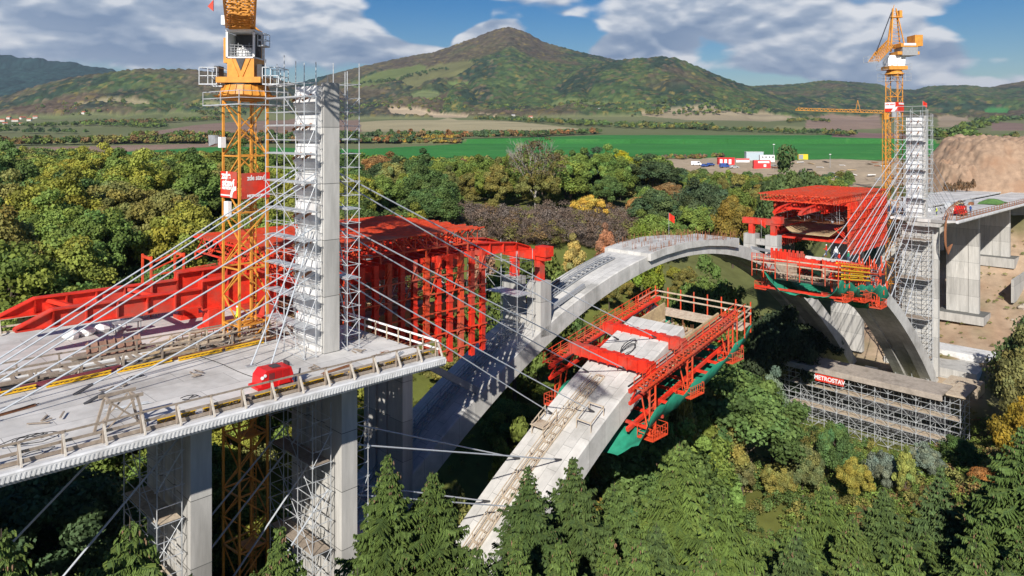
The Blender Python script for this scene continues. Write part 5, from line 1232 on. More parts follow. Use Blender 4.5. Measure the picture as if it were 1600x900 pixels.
bmesh_thing(m, 'tarpaulin', mat('green_tarp', (.10, .20, .05), .7, .3, 2), 'green tarpaulin heap at the edge of the near right deck', 'tarpaulin', 195, -1, -3)
for i in range(7):
    s = 150 + rnd.uniform(0, 42); t = rnd.uniform(-1, 5); w = rnd.uniform(.8, 1.8); m = MB(); m.box(s, s + w * 1.6, t, t + w, zd(s), zd(s) + w * .6); m.box(s + .1, s + w * 1.4, t + .1, t + w * .8, zd(s) + w * .6, zd(s) + w * .75)
    bmesh_thing(m, 'material_crate', (white, grey, ply, galv, rust, white, timber)[i], f'{order[i]} from the left of the small material crates on the right deck', 'crate', s, t, zd(s), 'crates on the right deck')

# ================================================================ WORKERS
def worker(label, loc, rz, top, arms='down', helmet=white, scale=1.0):
    pts = [(0, 0, .95), (0, 0, 1.15), (0, 0, 1.40), (0, 0, 1.50), (0, .01, 1.60), (0, .01, 1.70)]
    rad = [.15, .14, .16, .06, .09, .08]; E = [(0, 1), (1, 2), (2, 3), (3, 4), (4, 5)]
    for sg in (-1, 1):
        k = len(pts); pts += [(sg * .10, 0, .90), (sg * .12, .04, .50), (sg * .13, -.02, .09), (sg * .14, .15, .04)]; rad += [.10, .07, .05, .045]; E += [(0, k), (k, k + 1), (k + 1, k + 2), (k + 2, k + 3)]
        k = len(pts)
        if arms == 'down': el_, wr = (sg * .28, .0, 1.12), (sg * .27, .14, .90)
        else: el_, wr = (sg * .27, .12, 1.14), (sg * .14, .36, 1.10)
        pts += [(sg * .20, 0, 1.40), el_, wr]; rad += [.065, .05, .035]; E += [(2, k), (k, k + 1), (k + 1, k + 2)]
        dirv = (Vector(wr) - Vector(el_)).normalized()
        kp = len(pts); pts.append(tuple(Vector(wr) + dirv * .07)); rad.append(.035); E.append((k + 2, kp))
        for i in range(4):
            q = Vector(wr) + dirv * (.15 + .012 * (1.5 - abs(i - 1.5))) + Vector((0, 0, (i - 1.5) * .018)) if arms != 'down' else Vector(wr) + dirv * .15 + Vector((0, (i - 1.5) * .018, 0))
            pts.append(tuple(q)); rad.append(.009); E.append((kp, len(pts) - 1))
        pts.append(tuple(Vector(wr) + dirv * .09 + Vector((-sg * .045, 0, 0)))); rad.append(.011); E.append((kp, len(pts) - 1))
    me = bpy.data.meshes.new('person'); me.from_pydata([tuple(Vector(p) * scale) for p in pts], E, []); 
    o = bpy.data.objects.new('person', me); COL.objects.link(o); o.location = loc; o.rotation_euler = (0, 0, rz)
    md = o.modifiers.new('skin', 'SKIN'); 
    for i, v in enumerate(me.skin_vertices[0].data): v.radius = (rad[i] * scale, rad[i] * scale); v.use_root = (i == 0)
    sb = o.modifiers.new('sub', 'SUBSURF'); sb.levels = 1; sb.render_levels = 1
    me.materials.append(top); tag(o, label, 'person'); o['_o'] = (0, 0, 0)
    MB().tube((0, 0, 1.70 * scale), (0, 0, 1.82 * scale), .125 * scale, 12, .06 * scale).build('helmet', helmet, o)
    m = MB(); 
    for sg in (-1, 1): m.tube((sg * .10 * scale, 0, .93 * scale), (sg * .12 * scale, .035 * scale, .5 * scale), .125 * scale, 10, .09 * scale); m.tube((sg * .12 * scale, .035 * scale, .5 * scale), (sg * .13 * scale, -.02 * scale, .12 * scale), .09 * scale, 10, .075 * scale)
    m.build('trousers', trousers, o); MB().tube((0, -.03, 1.59 * scale), (0, .075 * scale, 1.59 * scale), .06 * scale, 8, .05 * scale).build('face', skin, o)
    return o
def wat(s, t, z): return tuple(B(s, t, z))
worker('worker in a yellow high-visibility top standing behind the big crane mast', wat(-1.8, 11.0, .0), 2.0, hivis)
worker('worker in red with a white helmet at the left end of the right traveller', wat(86, -1.0, za(86) - .3), 1.0, red, 'out')
worker('worker in white with a white helmet on the right traveller', wat(88.5, -1.5, za(88.5) - .3), 2.4, white)
worker('worker in green on the right traveller near its middle', wat(94.5, -1.2, za(94.5)), .5, greennet)
worker('bending worker in red at the right part of the right traveller', wat(97.0, 1.2, za(97)), .5, red, 'out')
worker('worker in orange on the left traveller head platform', wat(51.0, -3.0, -7.0), 2.0, redorange)
# flags
def flag(label, s, t, z, h=3.2, sc=1.0):
    o = bthing('flag_pole', label, 'flag', s, t, z); MB().tube((s, t, z), (s, t, z + h), .03 * sc, 6).build('pole', grey, o)
    m = MB(); pts = []
    for i in range(6):
        for j in range(2): pts.append((s + .03 + .05 * math.sin(i * 1.4), t - i * .16 * sc, z + h - .05 - j * .9 * sc - i * .1))
    m.v = pts; m.f = [(2 * i, 2 * i + 1, 2 * i + 3, 2 * i + 2) for i in range(5)]; f_ = m.build('flag_cloth', red, o); md = f_.modifiers.new('t', 'SOLIDIFY'); md.thickness = .01
flag('small red flag on a pole at the right side of the far arch crown', 77, 21.3, -1.9, 4.2, 1.3)
flag('small red and white flag beside the right portal pier', 101.0, 16.8, -4, 3.4)
flag('tiny red flag on top of the right pylon', 141, .8, 19, 3.2, 1.0)

rnd = random.Random(71)
for i, (s, t, lb) in enumerate(((-17.5, -1.0, 'near the cables at the left of the left deck'), (-13.5, 2.2, 'in the middle of the left deck'), (-3.0, -2.6, 'right of the red compressor'), (1.5, -1.6, 'in front of the left pylon'), (3.2, 1.6, 'right of the left pylon'), (-9.0, 1.2, 'behind the red compressor'))):
    m = MB(); z = zd(s) + .02
    for k in range(4): a = rnd.uniform(0, 3.1); L_ = rnd.uniform(.3, 1.1); x0 = s + rnd.uniform(-.5, .5); y0 = t + rnd.uniform(-.4, .4); m.beam((x0, y0, z + .04 + .03 * k), (x0 + L_ * math.cos(a), y0 + L_ * math.sin(a), z + .05 + .03 * k), .09, .05)
    bmesh_thing(m, 'timber_offcuts', timber, 'few timber offcuts lying ' + lb, 'offcuts', s, t, z)
worker('worker in a yellow vest on the near right deck by the small red compressor', wat(148, 0, zd(148)), 1.2, hivis)
worker('worker in blue on the near right deck, near its railing', wat(160, -3.6, zd(160)), -1.2, blue)

for i, (s, t, a, lb, mm) in enumerate(((-4.6, -1.2, .3, 'right of the compressor hose', galv), (-1.9, -3.9, .1, 'by the near railing right of the compressor', rust), (-14.0, -1.6, -.2, 'behind the trestle', galv), (2.6, -4.2, .5, 'at the right end of the left deck', galv), (-18.6, 1.9, .2, 'between the backstay anchors', rust))):
    m = MB(); z = zd(s) + .03; ra = random.Random(i)
    for k in range(7): q = k * .055; m.tube((s - 1.1 * math.cos(a) + ra.uniform(-.15, .15), t - 1.1 * math.sin(a) + q, z + .02), (s + 1.1 * math.cos(a) + ra.uniform(-.15, .15), t + 1.1 * math.sin(a) + q, z + .02 + .04 * (k % 2)), .022, 5)
    bmesh_thing(m, 'tube_bundle', mm, 'small bundle of ' + ('scaffold tubes' if mm is galv else 'rusty bars') + ' lying ' + lb, 'tube bundle', s, t, z)
# ================================================================ VEGETATION
def leafmat(name, base=None, var=.55, trans=.25):
    m = bpy.data.materials.new(name); m.use_nodes = True; t = m.node_tree; t.nodes.clear(); L = t.links.new
    out = N(t, 'ShaderNodeOutputMaterial'); d = N(t, 'ShaderNodeBsdfPrincipled', inp={'Roughness': .7}); d.inputs['Specular IOR Level'].default_value = .25
    tr = N(t, 'ShaderNodeBsdfTranslucent'); mx = N(t, 'ShaderNodeMixShader', inp={0: trans})
    a = N(t, 'ShaderNodeAttribute'); a.attribute_name = 'lv'
    oi = N(t, 'ShaderNodeObjectInfo')
    mul = N(t, 'ShaderNodeVectorMath', operation='MULTIPLY'); L(a.outputs['Color'], mul.inputs[0])
    if base is None: L(oi.outputs['Color'], mul.inputs[1])
    else: mul.inputs[1].default_value = base
    L(mul.outputs[0], d.inputs['Base Color']); L(mul.outputs[0], tr.inputs['Color']); L(d.outputs[0], mx.inputs[1]); L(tr.outputs[0], mx.inputs[2]); L(mx.outputs[0], out.inputs[0])
    return m
leaf = leafmat('leaves'); needle = leafmat('needles', trans=.12); bark = mat('bark', (.10, .075, .055), .9, .3, 4.0, bump=.5)
palebark = mat('pale_bark', (.32, .29, .26), .9, .25, 4.0)
conem = mat('cone_brown', (.25, .15, .085), .8, .2, 9.0)
RG = np.random.default_rng(5)
def quads(c, nrm, size, asp=1.0):
    """oriented quads at centres c with normals nrm"""
    n = len(c); r = RG.normal(size=(n, 3)); a = np.cross(nrm, r); a /= np.linalg.norm(a, axis=1)[:, None] + 1e-9; b = np.cross(nrm, a); b /= np.linalg.norm(b, axis=1)[:, None] + 1e-9
    s = size[:, None] if np.ndim(size) else size
    a = a * s; b = b * s * asp
    V = np.stack([c - a - b * .6, c + a * .3 - b, c + a + b * .5, c - a * .4 + b], 1).reshape(-1, 3)
    F = np.arange(4 * n).reshape(n, 4); return V, F
def crown(name, seed, R=5.0, H=9.0, z0=3.0, nclump=60, nleaf=90, ls=.32, sparse=0.0, cone=0.0):
    rg = np.random.default_rng(seed); cs = []
    for i in range(nclump):
        u = rg.normal(size=3); u /= np.linalg.norm(u); u[2] = abs(u[2]) * 1.0 - .35 if rg.random() < .85 else u[2]
        rr = rg.uniform(.62, 1.0) ** .7; zz = u[2] * .5 + .5
        wr = (1 - cone * zz) * (1 + .22 * math.sin(3 * math.atan2(u[1], u[0]) + seed) + .12 * math.sin(7 * math.atan2(u[1], u[0]) + 2 * seed))
        cs.append((u[0] * R * rr * wr, u[1] * R * rr * wr, z0 + H * (.42 + .52 * u[2] * rr)))
    cs = np.array(cs); cr = R * rg.uniform(.17, .33, nclump) * (1.0 if nclump < 80 else .8)
    tone = rg.uniform(.68, 1.28, nclump)
    C = []; NN = []; T = []
    for i in range(nclump):
        d = rg.normal(size=(nleaf, 3)); d[:, 2] = d[:, 2] * .8 + .25; d /= np.linalg.norm(d, axis=1)[:, None]
        rad = cr[i] * rg.uniform(.55, 1.12, nleaf)[:, None]; C.append(cs[i] + d * rad * np.array([1, 1, .8])); NN.append(d + rg.normal(size=(nleaf, 3)) * .55)
        hue = rg.normal(0, .08)
        t = np.stack([np.full(nleaf, tone[i] * (1 + hue)), np.full(nleaf, tone[i]), np.full(nleaf, tone[i] * (1 - hue))], 1) * rg.uniform(.75, 1.25, nleaf)[:, None]; T.append(t)
    C = np.concatenate(C); NN = np.concatenate(NN); T = np.concatenate(T); NN /= np.linalg.norm(NN, axis=1)[:, None]
    if sparse: k = rg.random(len(C)) > sparse; C, NN, T = C[k], NN[k], T[k]
    V, F = quads(C, NN, ls * rg.uniform(.6, 1.25, len(C)))
    return npmesh(name, V, F, leaf, T)
def trunk_mesh(name, H, r, seed, m_=bark, limbs=7, spread=3.0, z0=.25):
    rnd = random.Random(seed); m = MB(); p = Vector((0, 0, -5.0)); pts = [p]
    for i in range(1, 6): pts.append(Vector((rnd.uniform(-.2, .2) * i * .5, rnd.uniform(-.2, .2) * i * .5, H * i / 5)))
    for i in range(5): m.tube(pts[i], pts[i + 1], r * (1 - i * .17), 7, r * (1 - (i + 1) * .17))
    for i in range(limbs):
        u = rnd.uniform(z0, .85); b = Vector((0, 0, H * u)); an = rnd.uniform(0, 6.28); e = b + Vector((math.cos(an) * spread * rnd.uniform(.5, 1), math.sin(an) * spread * rnd.uniform(.5, 1), H * .22 * rnd.uniform(.6, 1.4)))
        mid = b.lerp(e, .5) + Vector((0, 0, -.2)); m.tube(b, mid, r * .35, 5, r * .25); m.tube(mid, e, r * .25, 5, r * .1)
        for k in range(3): f = mid.lerp(e, rnd.random()); m.tube(f, f + Vector((rnd.uniform(-1, 1), rnd.uniform(-1, 1), rnd.uniform(.3, 1.3))) * spread * .35, r * .1, 4, r * .04)
    me = bpy.data.meshes.new(name); me.from_pydata(m.v, [], m.f); me.materials.append(m_); return me
CROWNS = [crown('crown', 11 + i, R=[4.6, 5.2, 4.2, 5.6, 4.8, 3.6, 5.0][i], H=[9.5, 9, 10.5, 10, 8.5, 11, 9.5][i], z0=[2.6, 2.2, 2.6, 3, 2, 2, 2.4][i], nclump=[64, 76, 60, 84, 66, 52, 110][i], nleaf=330, ls=.150, cone=[.1, .0, .3, .1, .05, .5, .15][i]) for i in range(7)]
TRUNKS = [trunk_mesh('trunk', 8.5, .26, 50 + i) for i in range(3)]
BUSH = [crown('foliage', 31 + i, R=1.7, H=2.6, z0=.1, nclump=26, nleaf=70, ls=.17) for i in range(3)]
SPARSE = crown('crown', 77, R=4.5, H=12, z0=3, nclump=75, nleaf=60, ls=.14, sparse=.55)
def place_tree(label, x, y, sc, colr, group, var=None, name='broadleaf_tree', cat='tree', z=None, mesh=None, tr=None, sz=1.0, rz=None):
    z = gz(x, y) if z is None else z
    rz = random.uniform(0, 6.28) if rz is None else rz
    o = wthing(name, label, cat, (x, y, z - .1), rz, group); o.scale = (sc * random.uniform(.86, 1.14), sc * random.uniform(.86, 1.14), sc * sz); del o['_o']
    me = mesh or CROWNS[random.randrange(7) if var is None else var]
    c = bpy.data.objects.new('crown' if name != 'bush' else 'foliage', me); COL.objects.link(c); c.parent = o; c.color = (*colr, 1)
    if tr is not False:
        t = bpy.data.objects.new('trunk', tr or random.choice(TRUNKS)); COL.objects.link(t); t.parent = o
    return o
def jit(c, v=.14): k = random.uniform(1 - v, 1 + v); w = random.uniform(-.09, .09); return (c[0] * k * (1 + w), c[1] * k, c[2] * k * (1 - w))
PAL = {'deep green': (.115, .180, .050), 'mid green': (.180, .245, .050), 'yellow green': (.285, .305, .052), 'olive': (.240, .225, .062), 'blue green': (.095, .150, .062), 'russet': (.36, .17, .06), 'golden': (.46, .32, .06), 'bronze': (.27, .17, .07), 'grey brown': (.20, .15, .115)}
placed = []
def free(x, y, d):
    for a, b, c in placed:
        if (a - x) ** 2 + (b - y) ** 2 < (min(d, c)) ** 2 and (a - x) ** 2 + (b - y) ** 2 < d * d: return False
    return True
random.seed(21); ntree = 0
kinds_left = ['mid green'] * 6 + ['deep green'] * 4 + ['yellow green'] * 5 + ['olive'] * 3
kinds_mid = ['deep green'] * 6 + ['mid green'] * 7 + ['olive'] * 3 + ['blue green'] * 2 + ['bronze'] * 1 + ['yellow green'] * 2
# the wood behind the left deck: near rows one by one
def wood(pxr, Yr, n, kinds, where, gname, sp=7.5, lim=999, scr=(.85, 1.25), keep=None):
    global ntree; c = 0
    for k in range(n):
        if c >= lim: break
        u = random.random(); Y = math.sqrt(Yr[0] ** 2 + u * (Yr[1] ** 2 - Yr[0] ** 2)); px = random.uniform(*pxr); X = (px - 800) / 1150 * Y
        s, t = ST(X, Y)
        if t < 31 and -65 < s < 245: continue
        if keep and not keep(px, Y, s, t, X): continue
        d = sp + Y * .012
        if not free(X, Y, d): continue
        placed.append((X, Y, d)); kd = random.choice(kinds); q_ = random.uniform(*scr) * (1 + Y * .0006)
        if 1035 < px < 1340 and Y > 170: q_ = min(q_, max(.3, (CAMZ - 66 * Y / 1150 - gz(X, Y)) / 12.8))
        place_tree(f'{kd} leafed tree in {where}', X, Y, q_, jit(PAL[kd]), gname); ntree += 1; c += 1
def notmeadow(px, Y, s, t, X): return not (px > 560 and s > 15 and t < 62)
wood((-100, 560), (78, 235), 9000, kinds_left, 'the wood behind the left gantry', 'broadleaf trees in the wood behind the left gantry', 7.2, 118, scr=(.72, 1.4), keep=notmeadow)
def midkeep(px, Y, s, t, X):
    if px > 685 and px < 1015 and 148 < Y < np.interp(px, [690, 760, 850, 950, 1010], [186, 190, 200, 217, 226]): return False       # the brown scrub
    return notmeadow(px, Y, s, t, X)
wood((560, 1330), (120, 250), 9000, kinds_mid, 'the valley wood behind the far arch', 'broadleaf trees in the valley wood behind the far arch', 8.0, 68, (.8, 1.2), keep=midkeep)
print('TREES', ntree)
# far rows: one mass
def mass_object(name, spots, label, cat, kind, ls=.5, nclump=14, nleaf=26, R=4.2, H=8.0, top=False):
    Vs = []; Fs = []; Ts = []; k = 0; protos = []
    for i in range(6):
        rg = np.random.default_rng(90 + i); C = []; NN = []; T = []
        for j in range(nclump):
            u = rg.normal(size=3); u /= np.linalg.norm(u); u[2] = abs(u[2]); c = u * np.array([R, R, H * .6]) * rg.uniform(.4, .85) + np.array([0, 0, H * .35]); tone = rg.uniform(.7, 1.25)
            d = rg.normal(size=(nleaf, 3)); d[:, 2] = abs(d[:, 2]); d /= np.linalg.norm(d, axis=1)[:, None]; C.append(c + d * R * .36 * rg.uniform(.7, 1.1, nleaf)[:, None]); NN.append(d + rg.normal(size=(nleaf, 3)) * .45); T.append(np.repeat((tone * rg.uniform(.75, 1.25, nleaf))[:, None], 3, 1))
        C = np.concatenate(C); NN = np.concatenate(NN); NN /= np.linalg.norm(NN, axis=1)[:, None]; protos.append((C, NN, np.concatenate(T)))
    for (x, y, z, sc, colr) in spots:
        C, NN, T = protos[random.randrange(6)]; an = random.uniform(0, 6.28); ca, sa = math.cos(an), math.sin(an); Rm = np.array([[ca, -sa, 0], [sa, ca, 0], [0, 0, 1]])
        V, F = quads((C @ Rm.T) * sc, NN @ Rm.T, ls * sc); V = V + np.array([x, y, z]); Vs.append(V); Fs.append(F + k); k += len(V); Ts.append(T * np.array(colr))
    me = npmesh(name, np.concatenate(Vs), np.concatenate(Fs), MASS, np.concatenate(Ts)); o = bpy.data.objects.new(name, me); COL.objects.link(o)
    return tag(o, label, cat, None, kind)
MASS = leafmat('mass_leaves', (1, 1, 1), trans=.2)
def fill(pxr, Yr, n, kinds, sc, step, keep=None, zoff=-.5, vmax=4000):
    out = []; occ = {}
    for k in range(n):
        Y = math.sqrt(random.uniform(Yr[0] ** 2, Yr[1] ** 2)); px = random.uniform(*pxr); X = (px - 800) / 1150 * Y
        if keep and not keep(px, Y, X): continue
        key = (int(X / step), int(Y / step))
        if key in occ: continue
        occ[key] = 1; out.append((X, Y, 0, random.uniform(*sc), jit(PAL[random.choice(kinds)])))
        if len(out) >= vmax: break
    if out:
        zs = ground(np.array([o[0] for o in out]), np.array([o[1] for o in out])); out = [(o[0], o[1], float(z) + zoff, o[3], o[4]) for o, z in zip(out, zs)]
    return out
sp1 = fill((-150, 345), (232, 420), 5000, kinds_left, (1.0, 1.5), 8.5) + fill((345, 1035), (235, 400), 5000, kinds_mid, (.9, 1.4), 8.5, keep=lambda px, Y, X: Y > 235 + 12 * (px > 690)) + fill((1035, 1330), (235, 330), 1500, kinds_mid, (.45, .75), 7.5) + fill((-150, 330), (410, 520), 2500, kinds_left, (1.0, 1.5), 9, keep=lambda px, Y, X: px < 130 or Y < 440)
mass_object('wood', sp1, 'far edge of the wood where it meets the green field', 'wood', 'stuff', .30, 26, 55)
sp2 = []; scp = [hit(px_, py_) for px_, py_ in ((690, 388), (760, 388), (850, 392), (950, 396), (1005, 390), (1000, 352), (950, 343), (850, 345), (760, 346), (690, 352))]
while len(sp2) < 1500:
    hx, hy = random.uniform(-25, 45), random.uniform(150, 232)
    if inpoly(np.array([hx]), np.array([hy]), scp)[0]: sp2.append((hx, hy, 0, random.choice([.25, .35, .5, .7]) * random.uniform(.8, 1.2), jit(PAL[random.choice(['grey brown'] * 9 + ['bronze', 'olive'])], .35)))
zs = ground(np.array([o[0] for o in sp2]), np.array([o[1] for o in sp2])); sp2 = [(o[0], o[1], float(z) - .2, o[3], o[4]) for o, z in zip(sp2, zs)]
def gapkeep(px, Y, X):
    s, t = ST(X, Y)
    if t < 30 and -65 < s < 245: return False
    return not (px > 560 and s > 15 and t < 60) and not (px > 670 and 146 < Y < np.interp(px, [690, 760, 850, 950, 1010], [188, 192, 202, 219, 228]))
ug = fill((-130, 560), (70, 240), 6000, ['deep green', 'mid green', 'olive'], (.35, .75), 6.0, keep=gapkeep) + fill((560, 1330), (110, 250), 6000, ['deep green', 'mid green', 'olive'], (.3, .62), 6.5, keep=gapkeep)
mass_object('understorey', ug, 'dense lower growth filling the gaps between the trees of the wood', 'undergrowth', 'stuff', .26, 22, 48)
PALg = PAL['grey brown']
mass_object('scrub', sp2, 'grey brown leafless scrub in the clearing behind the far arch', 'scrub', 'stuff', .16, 10, 50)
# hedges, hillside copses, orchard rows beyond the field
def hedge(name, pts, n, kinds, sc, label, jy=10, zoff=-1.0, nclump=10, nleaf=20):
    out = []
    W_ = [hit(px, py) for px, py in pts]
    seg = [math.hypot(W_[i + 1][0] - W_[i][0], W_[i + 1][1] - W_[i][1]) for i in range(len(W_) - 1)]; tot = sum(seg)
    for k in range(n):
        d = random.uniform(0, tot); i = 0
        while d > seg[i] and i < len(seg) - 1: d -= seg[i]; i += 1
        u = d / seg[i]; x = W_[i][0] * (1 - u) + W_[i + 1][0] * u + random.uniform(-jy, jy) * .4; y = W_[i][1] * (1 - u) + W_[i + 1][1] * u + random.uniform(-jy, jy)
        out.append((x, y, 0, random.uniform(*sc), jit(PAL[random.choice(kinds)], .25)))
    zs = ground(np.array([o[0] for o in out]), np.array([o[1] for o in out])); out = [(o[0], o[1], float(z) + zoff, o[3], o[4]) for o, z in zip(out, zs)]
    return mass_object(name, out, label, 'hedge', 'stuff', .75, nclump, nleaf)
hedge('hedgerow', [(-60, 231), (0, 228), (120, 226), (230, 224), (345, 220)], 330, ['mid green'] * 3 + ['olive'] * 3 + ['bronze'] * 2 + ['deep green'] * 2, (.9, 1.8), 'hedge of mixed green and bronze trees beyond the green field at far left', 18)
hedge('hedgerow', [(330, 222), (430, 220), (560, 224), (640, 222), (760, 216), (860, 212), (940, 209)], 560, ['deep green'] * 5 + ['russet'] * 2 + ['bronze'] * 2 + ['blue green'] * 3, (1.0, 1.9), 'dark belt of trees with russet patches beyond the green field in the middle', 22)
hedge('hedgerow', [(598, 224), (640, 222), (720, 219)], 110, ['golden'] * 2 + ['olive'] * 2 + ['bronze'], (.7, 1.1), 'golden autumn bushes before the dark belt of trees', 8)
hedge('hedgerow', [(0, 208), (60, 209), (130, 209)], 26, ['deep green', 'blue green'], (1.4, 2.2), 'scattered dark round trees in the fields at far left', 14)
hedge('hedgerow', [(140, 194), (230, 193), (300, 190), (345, 187)], 200, ['mid green', 'olive', 'deep green', 'bronze'], (1.2, 2.2), 'green thickets between the fields left of the yellow crane', 40)
hedge('hedgerow', [(0, 200), (150, 196), (260, 200)], 120, ['mid green', 'deep green'], (1.2, 2.0), 'bushes along the field road at far left', 40)
hedge('hedgerow', [(750, 188), (850, 192), (930, 197), (1010, 201), (1100, 200)], 260, ['deep green', 'mid green', 'blue green', 'olive'], (1.2, 2.4), 'green trees scattered below the far village', 60)
hedge('hedgerow', [(1000, 196), (1100, 203), (1200, 207), (1290, 210), (1330, 213)], 230, ['deep green', 'blue green', 'olive'], (.9, 1.9), 'dark hedge at the back of the green field left of the right crane', 26)
hedge('hedgerow', [(1230, 192), (1260, 189), (1300, 192)], 50, ['deep green', 'olive'], (1.2, 2.0), 'dark bushes on the pale slope left of the right crane', 20)
hedge('hedgerow', [(1465, 218), (1500, 210), (1530, 196), (1560, 190), (1600, 184)], 240, ['deep green', 'mid green', 'blue green'], (1.3, 2.6), 'line of green trees climbing the fields right of the right pylon', 40)
hedge('hedgerow', [(1420, 212), (1480, 217), (1560, 218), (1640, 220)], 120, ['deep green', 'olive', 'mid green'], (.9, 1.7), 'low bushes at the back of the green field at far right', 20)
hedge('hedgerow', [(550, 166), (650, 162), (750, 170), (850, 174), (1000, 174), (1100, 170), (1200, 172)], 700, ['deep green', 'mid green', 'olive', 'blue green'], (1.4, 2.8), 'trees along the foot of the mountain around the village', 120)
hedge('hedgerow', [(60, 168), (150, 172), (260, 168), (350, 176), (560, 178)], 330, ['deep green', 'mid green', 'olive'], (1.4, 2.4), 'trees around the left village at the foot of the brown hill', 90)
hedge('hedgerow', [(560, 134), (620, 128), (660, 116), (700, 108)], 90, ['deep green', 'blue green'], (1.6, 2.6), 'dark hedges across the green meadows on the mountain flank', 50)
hedge('hedgerow', [(990, 250), (1060, 248), (1130, 245)], 60, ['grey brown', 'olive', 'bronze'], (.4, .7), 'dry bushes along the front edge of the green field', 5)
# named trees of the middle
def at(px, Y): return ((px - 800) / 1150 * Y, Y)
def special(label, px, Y, top, colr, sc=1.2, mesh=None, var=0, sz=None, tr=None, cat='tree', name='broadleaf_tree'):
    x, y = at(px, Y); z = gz(x, y); h = CAMZ - (top - 206) * Y / 1150 - z; need = h / 12.6
    if need > 1.55 * sc: sc = need / 1.55 if need < 2.4 * sc else sc * 1.45; z = max(z, z + h - 12.6 * sc * 1.55)
    colr = tuple(c * (1.9 if colr[0] < .2 else 1.35) for c in colr)
    return place_tree(label, x, y, sc, colr, None, var, name, cat, z, mesh, tr, max(.6, min(1.55, need / sc)))
special('tall dark green tree right of the bare tree, against the green field', 850, 262, 222, PAL['deep green'], 2.0, var=1)
special('very dark broad tree beside the bright yellow tree', 935, 250, 232, (.035, .055, .03), 1.7, var=3)
special('bright yellow green tree against the green field', 972, 262, 226, (.30, .29, .02), 1.25, var=2)
special('dark round tree at the left of the construction yard', 1020, 245, 250, (.04, .062, .026), 1.9, var=3)
special('large dark round tree behind the right red gantry', 1240, 195, 237, (.05, .075, .025), 1.75, var=3)
special('dark tree in front of the site cabins', 1100, 215, 258, (.045, .065, .03), 1.5, var=1)
special('golden brown tree in front of the parked cars', 1145, 205, 268, (.20, .15, .03), 1.1, var=4)
special('small golden yellow tree with bright leaves below the dark tree', 920, 205, 290, (.50, .36, .07), .85, var=4, sz=.9)
special('small orange tinted tree right of the golden one', 995, 215, 293, (.42, .24, .08), .7, var=4)
special('pink brown round tree in the middle scrub', 947, 175, 345, (.36, .17, .09), .75, var=5)
special('pale yellow slender tree left of the middle scrub', 897, 165, 360, (.40, .30, .09), .6, var=5)
special('bright green bush tree by the far arch crown', 1010, 160, 345, (.14, .17, .02), .8, var=5)
special('rust coloured tree in the wood at far left', 28, 120, 342, (.34, .14, .07), .62, var=6)
special('yellow tree by the mast of the big crane', 325, 170, 288, (.36, .24, .04), .8, var=4)
special('pale gold tree high in the left wood', 135, 235, 262, (.34, .27, .06), 1.1, var=0)
special('pale pink brown bush right of the red roof lattice', 755, 118, 352, (.40, .22, .13), .45, var=5)
special('green tree directly right of the left red gantry', 805, 128, 345, (.075, .10, .022), 1.35, var=1)
special('second green tree right of the left red gantry', 840, 132, 350, (.085, .11, .026), 1.2, var=0)
special('dark green tree under the far arch crown', 1105, 150, 408, (.06, .095, .022), 1.2, var=3)
special('large fresh green tree under the right part of the far arch', 1140, 162, 425, (.06, .095, .022), 1.2, var=1)
special('yellow green tree under the far arch, right of the traveller', 1190, 150, 492, (.075, .095, .03), .6, var=4)
special('dark trees behind the right arch feet', 1240, 160, 470, (.03, .045, .022), 1.3, var=3)
special('shaded dark tree under the right half of the far arch', 1215, 150, 440, (.03, .045, .022), 1.3, var=1)
# the bare tree
bt = wthing('bare_tree', 'leafless grey tree with pale branches in the middle of the valley wood', 'tree', (*at(836, 200), gz(*at(836, 200)) + 0), .3); del bt['_o']
rnd = random.Random(14); m = MB()
def limb(p, d, L, r, k):
    q = p + d * L; m.tube(p, q, r, 5, r * .68, cap=False)
    if k == 0: return
    for i in range(3 if k > 1 else 4):
        nd = (d + Vector((rnd.uniform(-.6, .6), rnd.uniform(-.6, .6), rnd.uniform(-.1, .4)))).normalized(); limb(p.lerp(q, rnd.uniform(.55, 1)), nd, L * rnd.uniform(.62, .82), r * .62, k - 1)
limb(Vector((0, 0, -1)), Vector((0.02, 0, 1)), 8.0, .28, 5)
me = bpy.data.meshes.new('trunk'); me.from_pydata(m.v, [], m.f); me.materials.append(palebark); tb = bpy.data.objects.new('trunk', me); COL.objects.link(tb); tb.parent = bt
tc_ = bpy.data.objects.new('crown', SPARSE); COL.objects.link(tc_); tc_.parent = bt; tc_.color = (.16, .13, .07, 1); tc_.scale = (1.5, 1.5, 1.45); tc_.location = (0, 0, 2)

# ---------------------------------------------------------------- trees under and around the bridge
random.seed(77); placed2 = []
def scatter(n, srange, trange, kinds, where, gname, scr, sp, mesh=None, keep=None, maxtop=None, lim=99, name='broadleaf_tree'):
    c = 0
    for k in range(n):
        if c >= lim: return
        s = random.uniform(*srange); t = random.uniform(*trange); p = B(s, t)
        if keep and not keep(s, t): continue
        if any((a - s) ** 2 + (b - t) ** 2 < sp * sp for a, b in placed2): continue
        z = gz(p.x, p.y); sc = random.uniform(*scr)
        if gname == 'trees in the valley under the arches' and s > 66 and t < 16: sc *= .45
        if maxtop is not None:
            mt = maxtop(s, t)
            if z + 12.5 * sc > mt: sc = (mt - z) / 12.5
            if sc < .18: continue
        placed2.append((s, t)); kd = random.choice(kinds); place_tree(f'{kd} leafed tree {where}', p.x, p.y, sc, jit(PAL[kd]), gname, mesh=mesh, z=z); c += 1
def under(s, t):
    if -3.5 < t < 6.5 or 12.5 < t < 22.5:
        if -3 < s < 143: return za(s) - 4.5
    if s < 6 and t < 23.5: return zd(s) - 6
    return 0
def openview(s, t):
    q = B(s, t); px_ = 800 + 1150 * q.x / q.y; return not (1120 < px_ < 1570 and q.y < 152)
